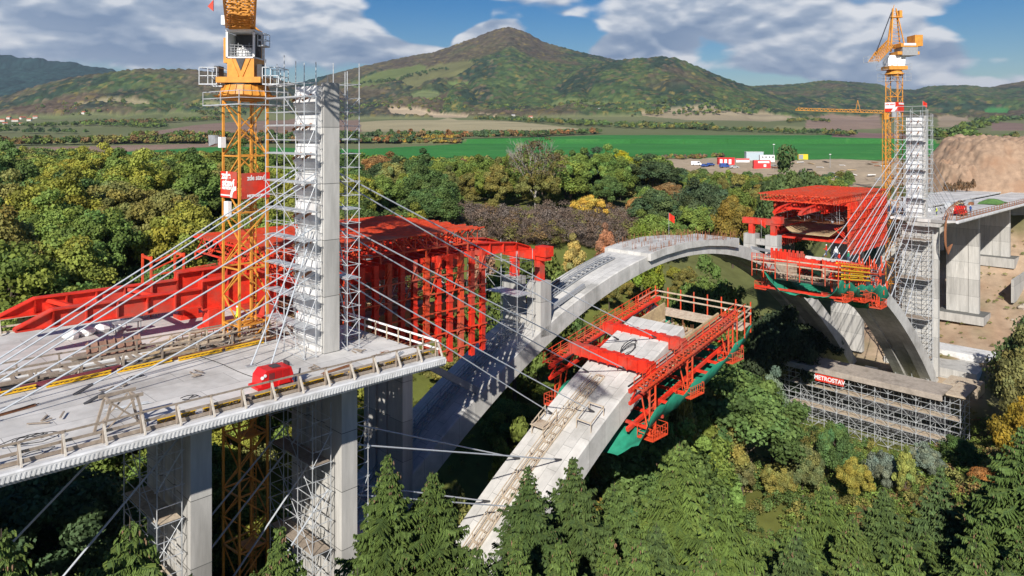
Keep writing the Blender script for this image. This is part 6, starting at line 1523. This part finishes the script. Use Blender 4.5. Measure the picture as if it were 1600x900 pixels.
def piers(s, t): return all(abs(s - a) > 5 or not (b0 - 3 < t < b1 + 3) for a, b0, b1 in ((0, -2, 5), (-10, -2, 5), (17, 13, 21), (-4, 13, 21), (-30, -2, 5), (140, -4, 21), (174, -4, 21), (207, -4, 21)))
scatter(1500, (20, 76), (6.8, 12.2), ['mid green', 'olive', 'deep green'], 'between the two arches', 'trees between the two arches', (1.2, 1.9), 4.4, keep=piers, maxtop=lambda s, t: za(s) - 5.5 - abs(s - 35) * .06, lim=22)
scatter(900, (56, 128), (-2, 34), ['deep green', 'mid green', 'blue green'], 'under the right part of the far arch', 'trees in the valley under the arches', (.6, 1.0), 6.5, keep=lambda s, t: piers(s, t) and openview(s, t) and not (94 < s < 128 and -14 < t < 28), maxtop=under, lim=26)
scatter(400, (-55, 8), (-6, 34), ['blue green', 'deep green'], 'in the deep shade under the left decks', 'shaded trees under the left decks', (.7, 1.2), 6.5, keep=lambda s, t: piers(s, t) and not (abs(s + 8) < 4.5 and 4 < t < 12), maxtop=lambda s, t: -6.5, lim=16)
scatter(900, (52, 138), (24, 58), ['deep green', 'mid green', 'olive', 'yellow green'], 'on the slope behind the far arch', 'trees on the slope behind the far arch', (.45, .85), 5.2, keep=piers, maxtop=lambda s, t: CAMZ - 205 * (B(s, t).y) / 1150, lim=38)
scatter(300, (8, 30), (23, 44), ['mid green', 'yellow green'], 'left of the sunny meadow', 'trees beside the valley meadow', (.5, .9), 6, keep=piers, maxtop=lambda s, t: -14, lim=10)
for i in range(9):
    s = 22 + i * 4.6 + random.uniform(-.8, .8); t = 9.6 + random.uniform(-.5, .5); q = B(s, t); h = za(s) - random.uniform(1.5, 4.5) - gz(q.x, q.y); kd = random.choice(['mid green', 'olive', 'yellow green', 'mid green'])
    place_tree(f'tall slim {kd} leafed tree standing close between the two arches', q.x, q.y, .95, jit(PAL[kd]), 'tall trees between the two arches', 5, sz=h / 12.6 / .95)
# right bank
def rb(label, px, Y, top, col_, sc, var):
    b_ = 'bush' in label; special(label, px, Y, top, col_, sc, None, var, None, None, 'bush' if b_ else 'tree', 'bush' if b_ else 'broadleaf_tree')
rb('yellow autumn tree at the right edge, above the spruces', 1612, 92, 575, (.26, .19, .025), .75, 4)
rb('dark green tree at the right edge below the rightmost pier', 1625, 128, 440, (.055, .08, .028), 1.0, 1)
rb('olive bushy tree at the right edge beside the red earth path', 1612, 112, 520, (.10, .10, .035), .7, 3)
rb('green bush tree at the foot of the right slope', 1500, 112, 668, (.055, .095, .025), .55, 1)
rb('pale silver green willow left of the long platform', 1207, 116, 566, (.11, .14, .09), .55, 5)
rb('round green tree below the middle of the scaffolding', 1307, 112, 645, (.06, .10, .03), .55, 2)
rb('thin olive tree with bare stems below the scaffolding', 1255, 108, 672, (.10, .11, .04), .5, 6)
rb('small yellow bush left of the round green tree', 1213, 108, 700, (.16, .15, .04), .3, 4)
rb('small yellow bush right of the round green tree', 1335, 104, 695, (.19, .17, .035), .28, 4)
rb('silver grey willow bush below the scaffolding', 1380, 108, 684, (.12, .145, .11), .42, 1)
rb('second silver grey willow bush nearer the slope', 1448, 108, 692, (.11, .135, .10), .42, 3)
rb('yellow green bush between the two grey willows', 1415, 104, 690, (.19, .20, .05), .4, 5)
rb('orange tinted low bush at the foot of the red earth slope', 1540, 100, 715, (.34, .16, .05), .4, 4)
rb('bronze green bush below the left scaffold tower', 1160, 108, 690, (.12, .11, .04), .6, 5)
rb('dark green tree left of the left scaffold tower', 1095, 112, 640, (.06, .09, .03), .8, 0)
# low growth on slopes and meadow: one mass
def lowg(srange, trange, n, kinds, sc, keep=None):
    out = []
    for k in range(n):
        s = random.uniform(*srange); t = random.uniform(*trange)
        if keep and not keep(s, t): continue
        p = B(s, t); out.append((p.x, p.y, 0, random.uniform(*sc), jit(PAL[random.choice(kinds)], .3)))
    zs = ground(np.array([o[0] for o in out]), np.array([o[1] for o in out]))
    return [(o[0], o[1], float(z) - .1, o[3], o[4]) for o, z in zip(out, zs)]
lg = lowg((126, 215), (-50, -10), 520, ['olive', 'bronze', 'mid green', 'grey brown'], (.08, .3)) + lowg((145, 230), (-10, 12), 160, ['olive', 'mid green'], (.06, .16)) + lowg((60, 130), (-50, -8), 1500, ['olive', 'mid green', 'mid green', 'bronze'], (.12, .42)) + lowg((60, 112), (-8, 12), 500, ['olive', 'mid green', 'deep green', 'deep green'], (.12, .40))
mass_object('undergrowth', lg, 'low undergrowth and young bushes on the right bank', 'bushes', 'stuff', .3, 9, 22)
lg = lowg((14, 60), (22, 60), 260, ['mid green', 'yellow green', 'olive'], (.06, .2)) + lowg((14, 60), (6, 12), 200, ['mid green', 'yellow green'], (.08, .3))
mass_object('undergrowth', lg, 'weeds and low bushes on the sunny meadow between the arches', 'bushes', 'stuff', .3, 9, 22)
lg = lowg((-60, 8), (-8, 30), 500, ['deep green', 'blue green'], (.1, .35), piers) + lowg((-60, 14), (28, 66), 420, ['deep green', 'mid green'], (.15, .4), piers)
mass_object('undergrowth', lg, 'dark undergrowth on the shaded slope under the left decks', 'bushes', 'stuff', .3, 9, 22)

# ---------------------------------------------------------------- spruces
def spruce(seed, H=30, Rb=4.8, dens=1.0, cones=False):
    rg = np.random.default_rng(seed); C = []; A = []; Bv = []; T = []; cc = []
    z = H - 19.0
    while z < H - .12:
        dz_ = H - z; u = dz_ / 19.0; R = Rb * (1 - math.exp(-dz_ / 6.0)) * min(1, .55 + dz_ * .18) * rg.uniform(.80, 1.12) + .10
        nb = int(6 + 3 * min(1, u * 3)); off = rg.uniform(0, 6.28)
        for b in range(nb):
            an = off + 6.283 * b / nb + rg.normal(0, .12); L = R * rg.uniform(.62, 1.2); dx, dy = math.cos(an), math.sin(an)
            n = max(3, int(L / .105 * dens)); f = (np.arange(n) + .5) / n
            droop = (-.42 * f + .30 * f ** 2.5) * L * (.8 + .5 * u) + math.exp(-dz_ / 1.2) * f * L * .9
            ax = np.stack([dx * L * f, dy * L * f, z + droop], 1); br = rg.uniform(.75, 1.2)
            for sg in (-1, 1):
                tw = (1 - f) ** .6 * min(L * .30, .70) + .10; tw = tw * rg.uniform(.35, 1.3, n)
                sx, sy = -dy * sg, dx * sg
                d = np.stack([(dx * .75 + sx) * tw, (dy * .75 + sy) * tw, -.38 * tw * rg.uniform(.2, 1.8, n) + rg.normal(0, .07, n)], 1)
                # each twig: two narrow hanging strips
                for h_, k0, k1 in ((.11, 0, .55), (.10, .5, 1.0)):
                    p0 = ax + d * k0; p1 = ax + d * k1 + np.array([0, 0, -.06]) * k1; w = np.stack([rg.normal(0, .05, n), rg.normal(0, .05, n), np.full(n, -1.0)], 1) * (h_ * rg.uniform(.7, 1.7, n)[:, None])
                    up = np.array([0, 0, .035])
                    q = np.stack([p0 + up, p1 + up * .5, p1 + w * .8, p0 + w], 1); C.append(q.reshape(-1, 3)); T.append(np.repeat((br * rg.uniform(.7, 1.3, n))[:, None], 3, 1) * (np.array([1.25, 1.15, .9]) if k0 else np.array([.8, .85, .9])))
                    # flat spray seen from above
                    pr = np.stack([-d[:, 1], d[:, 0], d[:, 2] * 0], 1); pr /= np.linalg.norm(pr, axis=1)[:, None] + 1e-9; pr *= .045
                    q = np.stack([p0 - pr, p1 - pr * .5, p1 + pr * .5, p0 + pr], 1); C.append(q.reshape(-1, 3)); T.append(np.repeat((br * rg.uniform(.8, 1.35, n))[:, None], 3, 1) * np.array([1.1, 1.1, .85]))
            if cones and dz_ < 9.5 and rg.random() < .42:
                for k in range(int(rg.integers(1, 5))): g = rg.uniform(.55, 1.0); cc.append((dx * L * g + rg.normal(0, .12), dy * L * g + rg.normal(0, .12), z + float(np.interp(g, f, droop)) - .08))
        z += (.30 + .12 * u) * rg.uniform(.8, 1.15)
    # leader
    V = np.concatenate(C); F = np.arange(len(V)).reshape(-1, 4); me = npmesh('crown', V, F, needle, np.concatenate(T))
    m = MB(); m.tube((0, 0, -12), (0, 0, H * .5), .26, 8, .15, cap=False); m.tube((0, 0, H * .5), (0, 0, H - .05), .15, 6, .012, cap=False)
    tm = bpy.data.meshes.new('trunk'); tm.from_pydata(m.v, [], m.f); tm.materials.append(bark)
    cm = None
    if cones:
        m = MB()
        for p in cc: m.tube(p, (p[0], p[1], p[2] - .07), .02, 5, .028, cap=False); m.tube((p[0], p[1], p[2] - .07), (p[0], p[1], p[2] - .16), .028, 5, .010)
        cm = bpy.data.meshes.new('cones'); cm.from_pydata(m.v, [], m.f); cm.materials.append(conem)
    return me, tm, cm, H
SPR = [spruce(1, 30, 4.6, 1.0, True), spruce(2, 30, 5.3, 1.0, True), spruce(3, 30, 4.1, 1.0, True), spruce(4, 30, 4.9, 1.0, False)]
def put_spruce(label, px, Y, top, v, colr=(.060, .088, .022), group=None, wide=1.0):
    x, y = at(px, Y); z = gz(x, y); ztop = CAMZ - (top - 206) * Y / 1150; crownm, tm, cm, H = SPR[v]
    sxy = random.uniform(.88, 1.1) * wide; sz = sxy * random.uniform(.95, 1.08); z = ztop - (H + .3) * sz; colr = (colr[0] * 1.65, colr[1] * 1.68, colr[2] * 1.9)
    o = wthing('spruce', label, 'spruce', (x, y, z), random.uniform(0, 6.28), group); o.scale = (sxy, sxy, sz); del o['_o']
    for nm, me in (('crown', crownm), ('trunk', tm), ('cones', cm)):
        if me is None: continue
        c = bpy.data.objects.new(nm, me); COL.objects.link(c); c.parent = o; c.color = (*colr, 1)
        if nm == 'cones': c['kind'] = 'stuff'
    return o
random.seed(5)
put_spruce('tall spruce with many cones at the bottom left, below the left deck', 203, 26, 788, 1, wide=1.15)
put_spruce('spruce cut off by the left edge of the picture at the bottom', 2, 22, 805, 0)
put_spruce('spruce tip in front of the crane mast base at the bottom', 437, 30, 812, 2)
put_spruce('left of the two slim spruces right of the left pier', 605, 36, 702, 2, (.052, .078, .020), wide=.8)
put_spruce('right of the two slim spruces right of the left pier', 676, 37, 728, 0, (.052, .078, .020), wide=.75)
put_spruce('slim dark spruce standing in front of the near arch foot', 825, 42, 722, 2, (.042, .066, .020), wide=.75)
put_spruce('spruce in front of the right edge of the near arch', 895, 46, 704, 0, (.048, .072, .022))
put_spruce('tall light green spruce with many cones right of the near arch', 1062, 50, 682, 1, (.072, .105, .026))
put_spruce('spruce right of the near arch foot, behind the front row', 960, 50, 745, 3, (.056, .085, .024))
put_spruce('spruce with brown cones in the middle of the bottom right', 1290, 52, 745, 0, (.066, .096, .024))
put_spruce('blue green spruce at the bottom right, below the grey willows', 1470, 58, 722, 2, (.055, .085, .032))
put_spruce('tall spruce at the right edge of the picture', 1597, 50, 655, 0, (.055, .085, .024))
put_spruce('bottom spruce just left of the near arch foot', 745, 33, 838, 3, (.050, .076, .020))
put_spruce('spruce under the tall light green one', 1130, 42, 760, 3, (.062, .092, .022))
put_spruce('dark green spruce between the cone covered ones at bottom right', 1380, 52, 755, 3, (.050, .075, .024))
put_spruce('spruce left of the tall one at the right edge', 1545, 56, 742, 1, (.056, .084, .024))
gn = 'spruces filling the foreground'; cols = [(.062, .092, .024), (.054, .08, .022), (.070, .098, .026), (.048, .072, .024)]
k = 0; pl = []
random.seed(9)
for row, (Y, top, px0, px1, step) in enumerate(((28, 880, 560, 1640, 125), (36, 842, 690, 1640, 105), (44, 818, 950, 1640, 98), (53, 800, 1010, 1640, 92), (62, 785, 1120, 1640, 100))):
    px = px0
    while px < px1:
        p_ = px + random.uniform(-18, 18); put_spruce('spruce in the foreground wood, its tip among its neighbours at the bottom right', p_, Y + random.uniform(-2, 2), top + random.uniform(-16, 40), random.randrange(4), random.choice(cols), gn); px += step * random.uniform(.85, 1.15)
random.seed(10)
for px, Y, top in ((300, 26, 905), (80, 26, 880), (120, 34, 900), (520, 30, 900)):
    put_spruce('low spruce tip at the very bottom left among the shadows', px, Y, top, random.randrange(4), (.05, .075, .02), 'low spruce tips at the bottom left', .7)
# ================================================================ FAR THINGS: houses, yard, spoil heap
roofm = mat('tile_roof', (.42, .13, .07), .8, .25, .3); wallm = mat('render_wall', (.66, .63, .57), .8, .1, .5); gwall = mat('grey_wall', (.35, .35, .35), .8, .1, .5)
def house_proto(w, d, h, rh, wm, rm):
    o = wthing('house', None, 'house', (0, 0, 0)); m = MB(); m.box(-w / 2, w / 2, -d / 2, d / 2, -2, h); m.build('wall', wm, o)
    m = MB(); m.prism([(-w / 2 - .4, -d / 2 - .5, h), (-w / 2 - .4, d / 2 + .5, h), (-w / 2 - .4, 0, h + rh)], (w + .8, 0, 0)); rf = m.build('roof', rm, o)
    m = MB(); m.box(w * .2, w * .2 + .8, -.4, .4, h + rh * .5, h + rh + .8); m.build('chimney', roofm, rf)
    m = MB(); m.box(-.1, 0, -1, 1, 0, 1)
    for k in range(4): x = -w / 2 + w * (k + .6) / 4.2; MB().box(x, x + 1.2, -d / 2 - .06, -d / 2 - .005, h * .4, h * .4 + 1.5).build('window', glass, o)
    return o
HP = [house_proto(14, 9, 5.5, 4, wallm, roofm), house_proto(20, 10, 5, 4.5, wallm, roofm), house_proto(12, 9, 6, 3.5, wallm, gwall)]
random.seed(3); first = [True] * 3
def village(spots, gname, desc):
    for i, (px, py, v, a) in enumerate(spots):
        x, y = hit(px, py)
        if first[v]: o = HP[v]; first[v] = False
        else: o = copy_tree(HP[v])
        k = y / 2300.0; o.location = (x, y, gz(x, y)); o.rotation_euler = (0, 0, a); o.scale = (k * .9, k * .9, k * .9)
        o['label'] = desc + (' with red roof' if v < 2 else ' with grey roof'); o['group'] = gname
village([(3, 190, 1, .2), (14, 186, 0, -.2), (24, 190, 1, .3), (36, 186, 1, 1.2), (46, 189, 0, .1), (55, 185, 0, .5), (8, 195, 0, .8), (22, 197, 2, .1), (33, 196, 0, 0)], 'houses of the village at the far left edge', 'small white house at the far left edge of the valley')
village([(99, 177, 1, .1), (113, 174, 0, .4), (122, 173, 0, 1.0), (131, 178, 0, -.4), (147, 176, 2, .2), (168, 175, 1, .1), (176, 172, 1, .15), (186, 174, 2, .2), (196, 173, 0, 0)], 'houses of the village below the brown hill', 'white house below the brown wooded hill')
village([(802, 183, 2, .2), (810, 181, 0, .4), (820, 181, 0, .8), (829, 185, 0, .1), (846, 177, 0, .3), (852, 181, 2, -.3), (863, 177, 1, .1), (868, 175, 1, .5), (898, 177, 0, .2), (905, 178, 0, -.4), (912, 176, 0, .2), (937, 173, 2, .3), (945, 176, 2, .0), (955, 172, 1, .5), (962, 172, 2, 0), (978, 177, 0, .3), (985, 176, 0, -.2), (700, 190, 0, .1) if False else (972, 173, 0, .1)], 'houses of the village below the mountain', 'white house below the mountain in the middle')
# ---- construction yard
def yat(px, py): x, y = hit(px, py); return x, y, gz(x, y)
def wbox(name, label, cat, px, py, w, d, h, m_, rz=0, parts=()):
    x, y, z = yat(px, py); o = wthing(name, label, cat, (x, y, z), rz); o.scale = (.8, .8, .8); MB().box(-w / 2, w / 2, -d / 2, d / 2, -.5, h).build('body', m_, o)
    for nm, mm, b in parts: MB().box(*b).build(nm, mm, o)
    return o
redw = mat('cabin_red', (.60, .03, .03), .6, .1, 1)
wbox('site_cabin', 'red site cabin with three white doors in the construction yard', 'cabin', 1134, 257, 13, 5, 5.2, redw, .0, [('door', white, (-5.5 + i * 3.6, -3.4 + i * 3.6, -2.6, -2.51, .3, 4.2)) for i in range(3)] + [('roof_edge', redw, (-6.8, 6.8, -2.8, 2.7, 5.2, 5.6))])
wbox('site_cabin', 'long low white and red cabin between the parked car and the red cabins', 'cabin', 1160, 253, 12, 4, 3, white, -.1, [('stripe', redw, (-6, 6, -2.1, -2.01, 1.8, 2.7)), ('roof_edge', redw, (-6.2, 6.2, -2.2, 2.2, 3.0, 3.3))])
wbox('storage_hall', 'grey metal storage hall behind the red cabins', 'hall', 1178, 250, 16, 8, 7.5, mat('pale_blue_metal', (0, 0, 0)), -.08, [('door', dark, (5.0, 6.2, -4.1, -4.01, 0, 4)), ('roof', white, (-8.3, 8.3, -4.3, 4.3, 7.5, 7.8))])
wbox('site_cabin', 'white stacked cabin right of the grey hall', 'cabin', 1198, 253, 13, 6, 6.5, white, -.1, [('window', glass, (-5 + i * 3, -3.6 + i * 3, -3.1, -3.01, 4, 5.2)) for i in range(4)])
wbox('site_cabin', 'red cabin with white sign panel in front of the white cabins', 'cabin', 1190, 263, 12, 4.5, 6, redw, -.12, [('sign_panel', white, (-3, 5, -2.4, -2.26, 4, 5.4)), ('window', white, (1, 2.8, -2.4, -2.26, 1.2, 3))])
wbox('container', 'bright yellow container beside the dark round tree', 'container', 1254, 249, 9, 4, 5, mat('container_yellow', (.75, .55, .03), .5, .1, 1), 0, [('door_frame', grey, (-4.4, -.2, -2.08, -2.01, .2, 4.6))])
def car(label, px, py, m_, rz, L=4.4, van=False):
    x, y, z = yat(px, py); o = wthing('parked_car' if not van else 'parked_van', label, 'car' if not van else 'van', (x, y, z), rz); H = 1.45 if not van else 2.2
    sc = 1.25
    def r(w, z_): return [(-L / 2 * sc, w * sc, z_)]
    m = MB(); prof = [(-L / 2, .35), (-L / 2, .85), (-L * .42, .95), (-L * .27, H), (L * .18, H), (L * .30, .95), (L / 2, .8), (L / 2, .35)] if not van else [(-L / 2, .35), (-L / 2, H), (L * .3, H), (L * .42, 1.2), (L / 2, 1.0), (L / 2, .35)]
    m.prism([(a * sc, -.88 * sc, b * sc) for a, b in prof], (0, 1.76 * sc, 0)); m.build('body', m_, o)
    m = MB(); g = [(-L * .24, .98), (-L * .20, H - .1), (L * .14, H - .1), (L * .24, .98)] if not van else [(L * .1, 1.3), (L * .1, H - .2), (L * .27, H - .2), (L * .36, 1.3)]
    m.prism([(a * sc, -.9 * sc, b * sc) for a, b in g], (0, 1.8 * sc, 0)); m.build('window', glass, o)
    for a in (-L * .3, L * .3):
        for b in (-.92, .74): MB().tube((a * sc, b * sc, .33 * sc), (a * sc, (b + .18) * sc, .33 * sc), .33 * sc, 10).build('wheel', black, o)
    return o
car('left dark blue car parked in the construction yard', 1102, 261, blue, .3); car('middle dark blue car parked behind another in the yard', 1110, 259, blue, .5)
car('dark blue van parked in front of the red cabin', 1132, 262, blue, .2, 4.8, True); car('white van parked at the left end of the yard', 1088, 259, white, -.2, 5.2, True); car('pale car parked right of the blue van', 1147, 263, galv, .1)
rnd = random.Random(51)
for i in range(46):
    px, py = rnd.uniform(1205, 1400), rnd.uniform(254, 284); x, y, z = yat(px, py); m = MB(); w = rnd.uniform(1.2, 3.2)
    for k in range(rnd.randint(3, 7)): a = rnd.uniform(-.4, .4); m.beam((-w, k * .5 - 1, .3 + .15 * k), (w, k * .5 - 1 + a, .3 + .2 * k * rnd.random()), .35, .3)
    o = m.build('material_pile', (grey, white, rust, timber, dark, galv, ply)[i % 7], None); o.location = (x, y, z); o.rotation_euler = (0, 0, rnd.uniform(0, 3)); tag(o, ('grey', 'white', 'rusty', 'brown timber', 'dark', 'silvery', 'plywood')[i % 7] + ' pile of building material in the yard behind the right gantry', 'material pile', 'material piles in the construction yard')
for px, py, h in ((1209, 264, 14), (1297, 262, 8)):
    x, y, z = yat(px, py); o = wthing('lamp_mast', 'thin lamp mast ' + ('beside the dark round tree' if px < 1250 else 'among the material piles'), 'mast', (x, y, z)); MB().tube((0, 0, 0), (0, 0, h), .16, 6, .1).build('pole', grey, o); MB().box(-.5, .5, -.3, .3, h, h + .35).build('lamp_head', white, o)
# ---- spoil heap
def heap(label, cx_, cy_, rx, ry, H, seed, colr, stainc):
    n, k = 190, 130; z0 = gz(cx_, cy_) - 3
    uu, vv = np.meshgrid(np.linspace(-1, 1, n + 1), np.linspace(-1, 1, k + 1)); x = uu * rx; y = vv * ry
    q = np.maximum(0, 1 - (np.abs(uu) ** 2.4 + np.abs(vv) ** 2.4)); hg = H * np.minimum(1, q * 1.7) ** .9
    gl = np.abs(fbm(x / 4.5 + seed * 3, y / 16., 4, seed + 5) - .5) * 2
    hg = hg + (fbm(x / 9 + seed, y / 9., 4, seed) - .5) * 5 * np.minimum(1, q * 3) - 1.5 * (1 - gl) ** 3 * np.minimum(1, q * 3) + (fbm(x / 1.3, y / 1.3, 3, seed + 1) - .5) * 1.6 * np.minimum(1, q * 4)
    V = np.stack([x, y, hg], -1).reshape(-1, 3)
    F = [(i * (n + 1) + j, i * (n + 1) + j + 1, (i + 1) * (n + 1) + j + 1, (i + 1) * (n + 1) + j) for i in range(k) for j in range(n)]
    me = npmesh('spoil_heap', V, F, mat('spoil_soil', (.33, .225, .15), .95, .35, .5, bump=.8, stain=(.30, .18, .11), detail=9), smooth=True); o = bpy.data.objects.new('spoil_heap', me); COL.objects.link(o); o.location = (cx_, cy_, z0); return tag(o, label, 'earth heap')
heap('large pale brown spoil heap behind the right deck', (1610 - 800) / 1150 * 262, 262, 40, 30, 20, 3, 0, 0)
heap('low shoulder of the spoil heap right of the right pylon', (1500 - 800) / 1150 * 262, 258, 15, 18, 13, 9, 0, 0)
random.seed(61)
for i in range(7):
    x, y = at(1478 + i * 7, 238); place_tree('dry brown bush on the left flank of the spoil heap', x, y, random.uniform(.35, .55), (.22, .14, .08), 'dry bushes on the flank of the spoil heap', 5, 'bush', 'bush', gz(x, y) + 2, BUSH[i % 3], False, 3.2)
# bushes on the right cutting
for i in range(12):
    s = random.uniform(150, 205); t = random.uniform(-26, -12); p = B(s, t); place_tree('low green bush on the red earth slope of the right bank', p.x, p.y, random.uniform(.6, 1.3), jit(PAL[random.choice(['olive', 'mid green', 'bronze'])]), 'bushes on the red earth slope', None, 'bush', 'bush', None, BUSH[i % 3], False)
# steps on the bank
m = MB()
for k in range(16): m.box(-.7, .7, k * .33, k * .33 + .36, k * .22 - .3, k * .22)
x, y = at(1168, 112); o = m.build('earth_steps', ply, None); o.location = (x, y, gz(x, y) - .2); o.rotation_euler = (0, 0, -.3); tag(o, 'small flight of wooden steps on the bank below the left scaffold tower', 'steps')

# ---- the air
HZ = 900.0
m = MB(); m.box(-9500, 9500, -400, 14500, -60, HZ); hz = m.build('haze', None if False else white, None); hz.data.materials.clear()
hm = bpy.data.materials.new('haze'); hm.use_nodes = True; t = hm.node_tree; t.nodes.clear(); ou = N(t, 'ShaderNodeOutputMaterial'); pv = N(t, 'ShaderNodeVolumePrincipled')
pv.inputs['Density'].default_value = 0.000042; pv.inputs['Color'].default_value = (.62, .76, .95, 1); pv.inputs['Anisotropy'].default_value = .2; t.links.new(pv.outputs[0], ou.inputs['Volume'])
hz.data.materials.append(hm); hz['kind'] = 'stuff'; hz.display_type = 'WIRE'
hz['label'] = 'thin blue autumn haze over the far hills'; hz['category'] = 'haze'

# pale boulders on the cut bank
for i in range(40):
    s = random.uniform(146, 215); t = random.uniform(-24, -8); p = B(s, t); r = random.uniform(.4, 1.3); m = MB()
    ring = lambda q, zz: [(q * math.cos(a * 1.047) * random.uniform(.8, 1.2), q * math.sin(a * 1.047) * random.uniform(.8, 1.2), zz) for a in range(6)]
    m.sweep([ring(r * .9, -.3), ring(r, r * .3), ring(r * .55, r * .75)]); o = m.build('boulder', mat('pale_rock', (.46, .40, .32), .9, .25, 1.5, stain=(.33, .25, .18)), None); o.location = (p.x, p.y, gz(p.x, p.y)); tag(o, 'pale boulder on the earth slope of the right bank', 'boulder', 'boulders on the right bank')
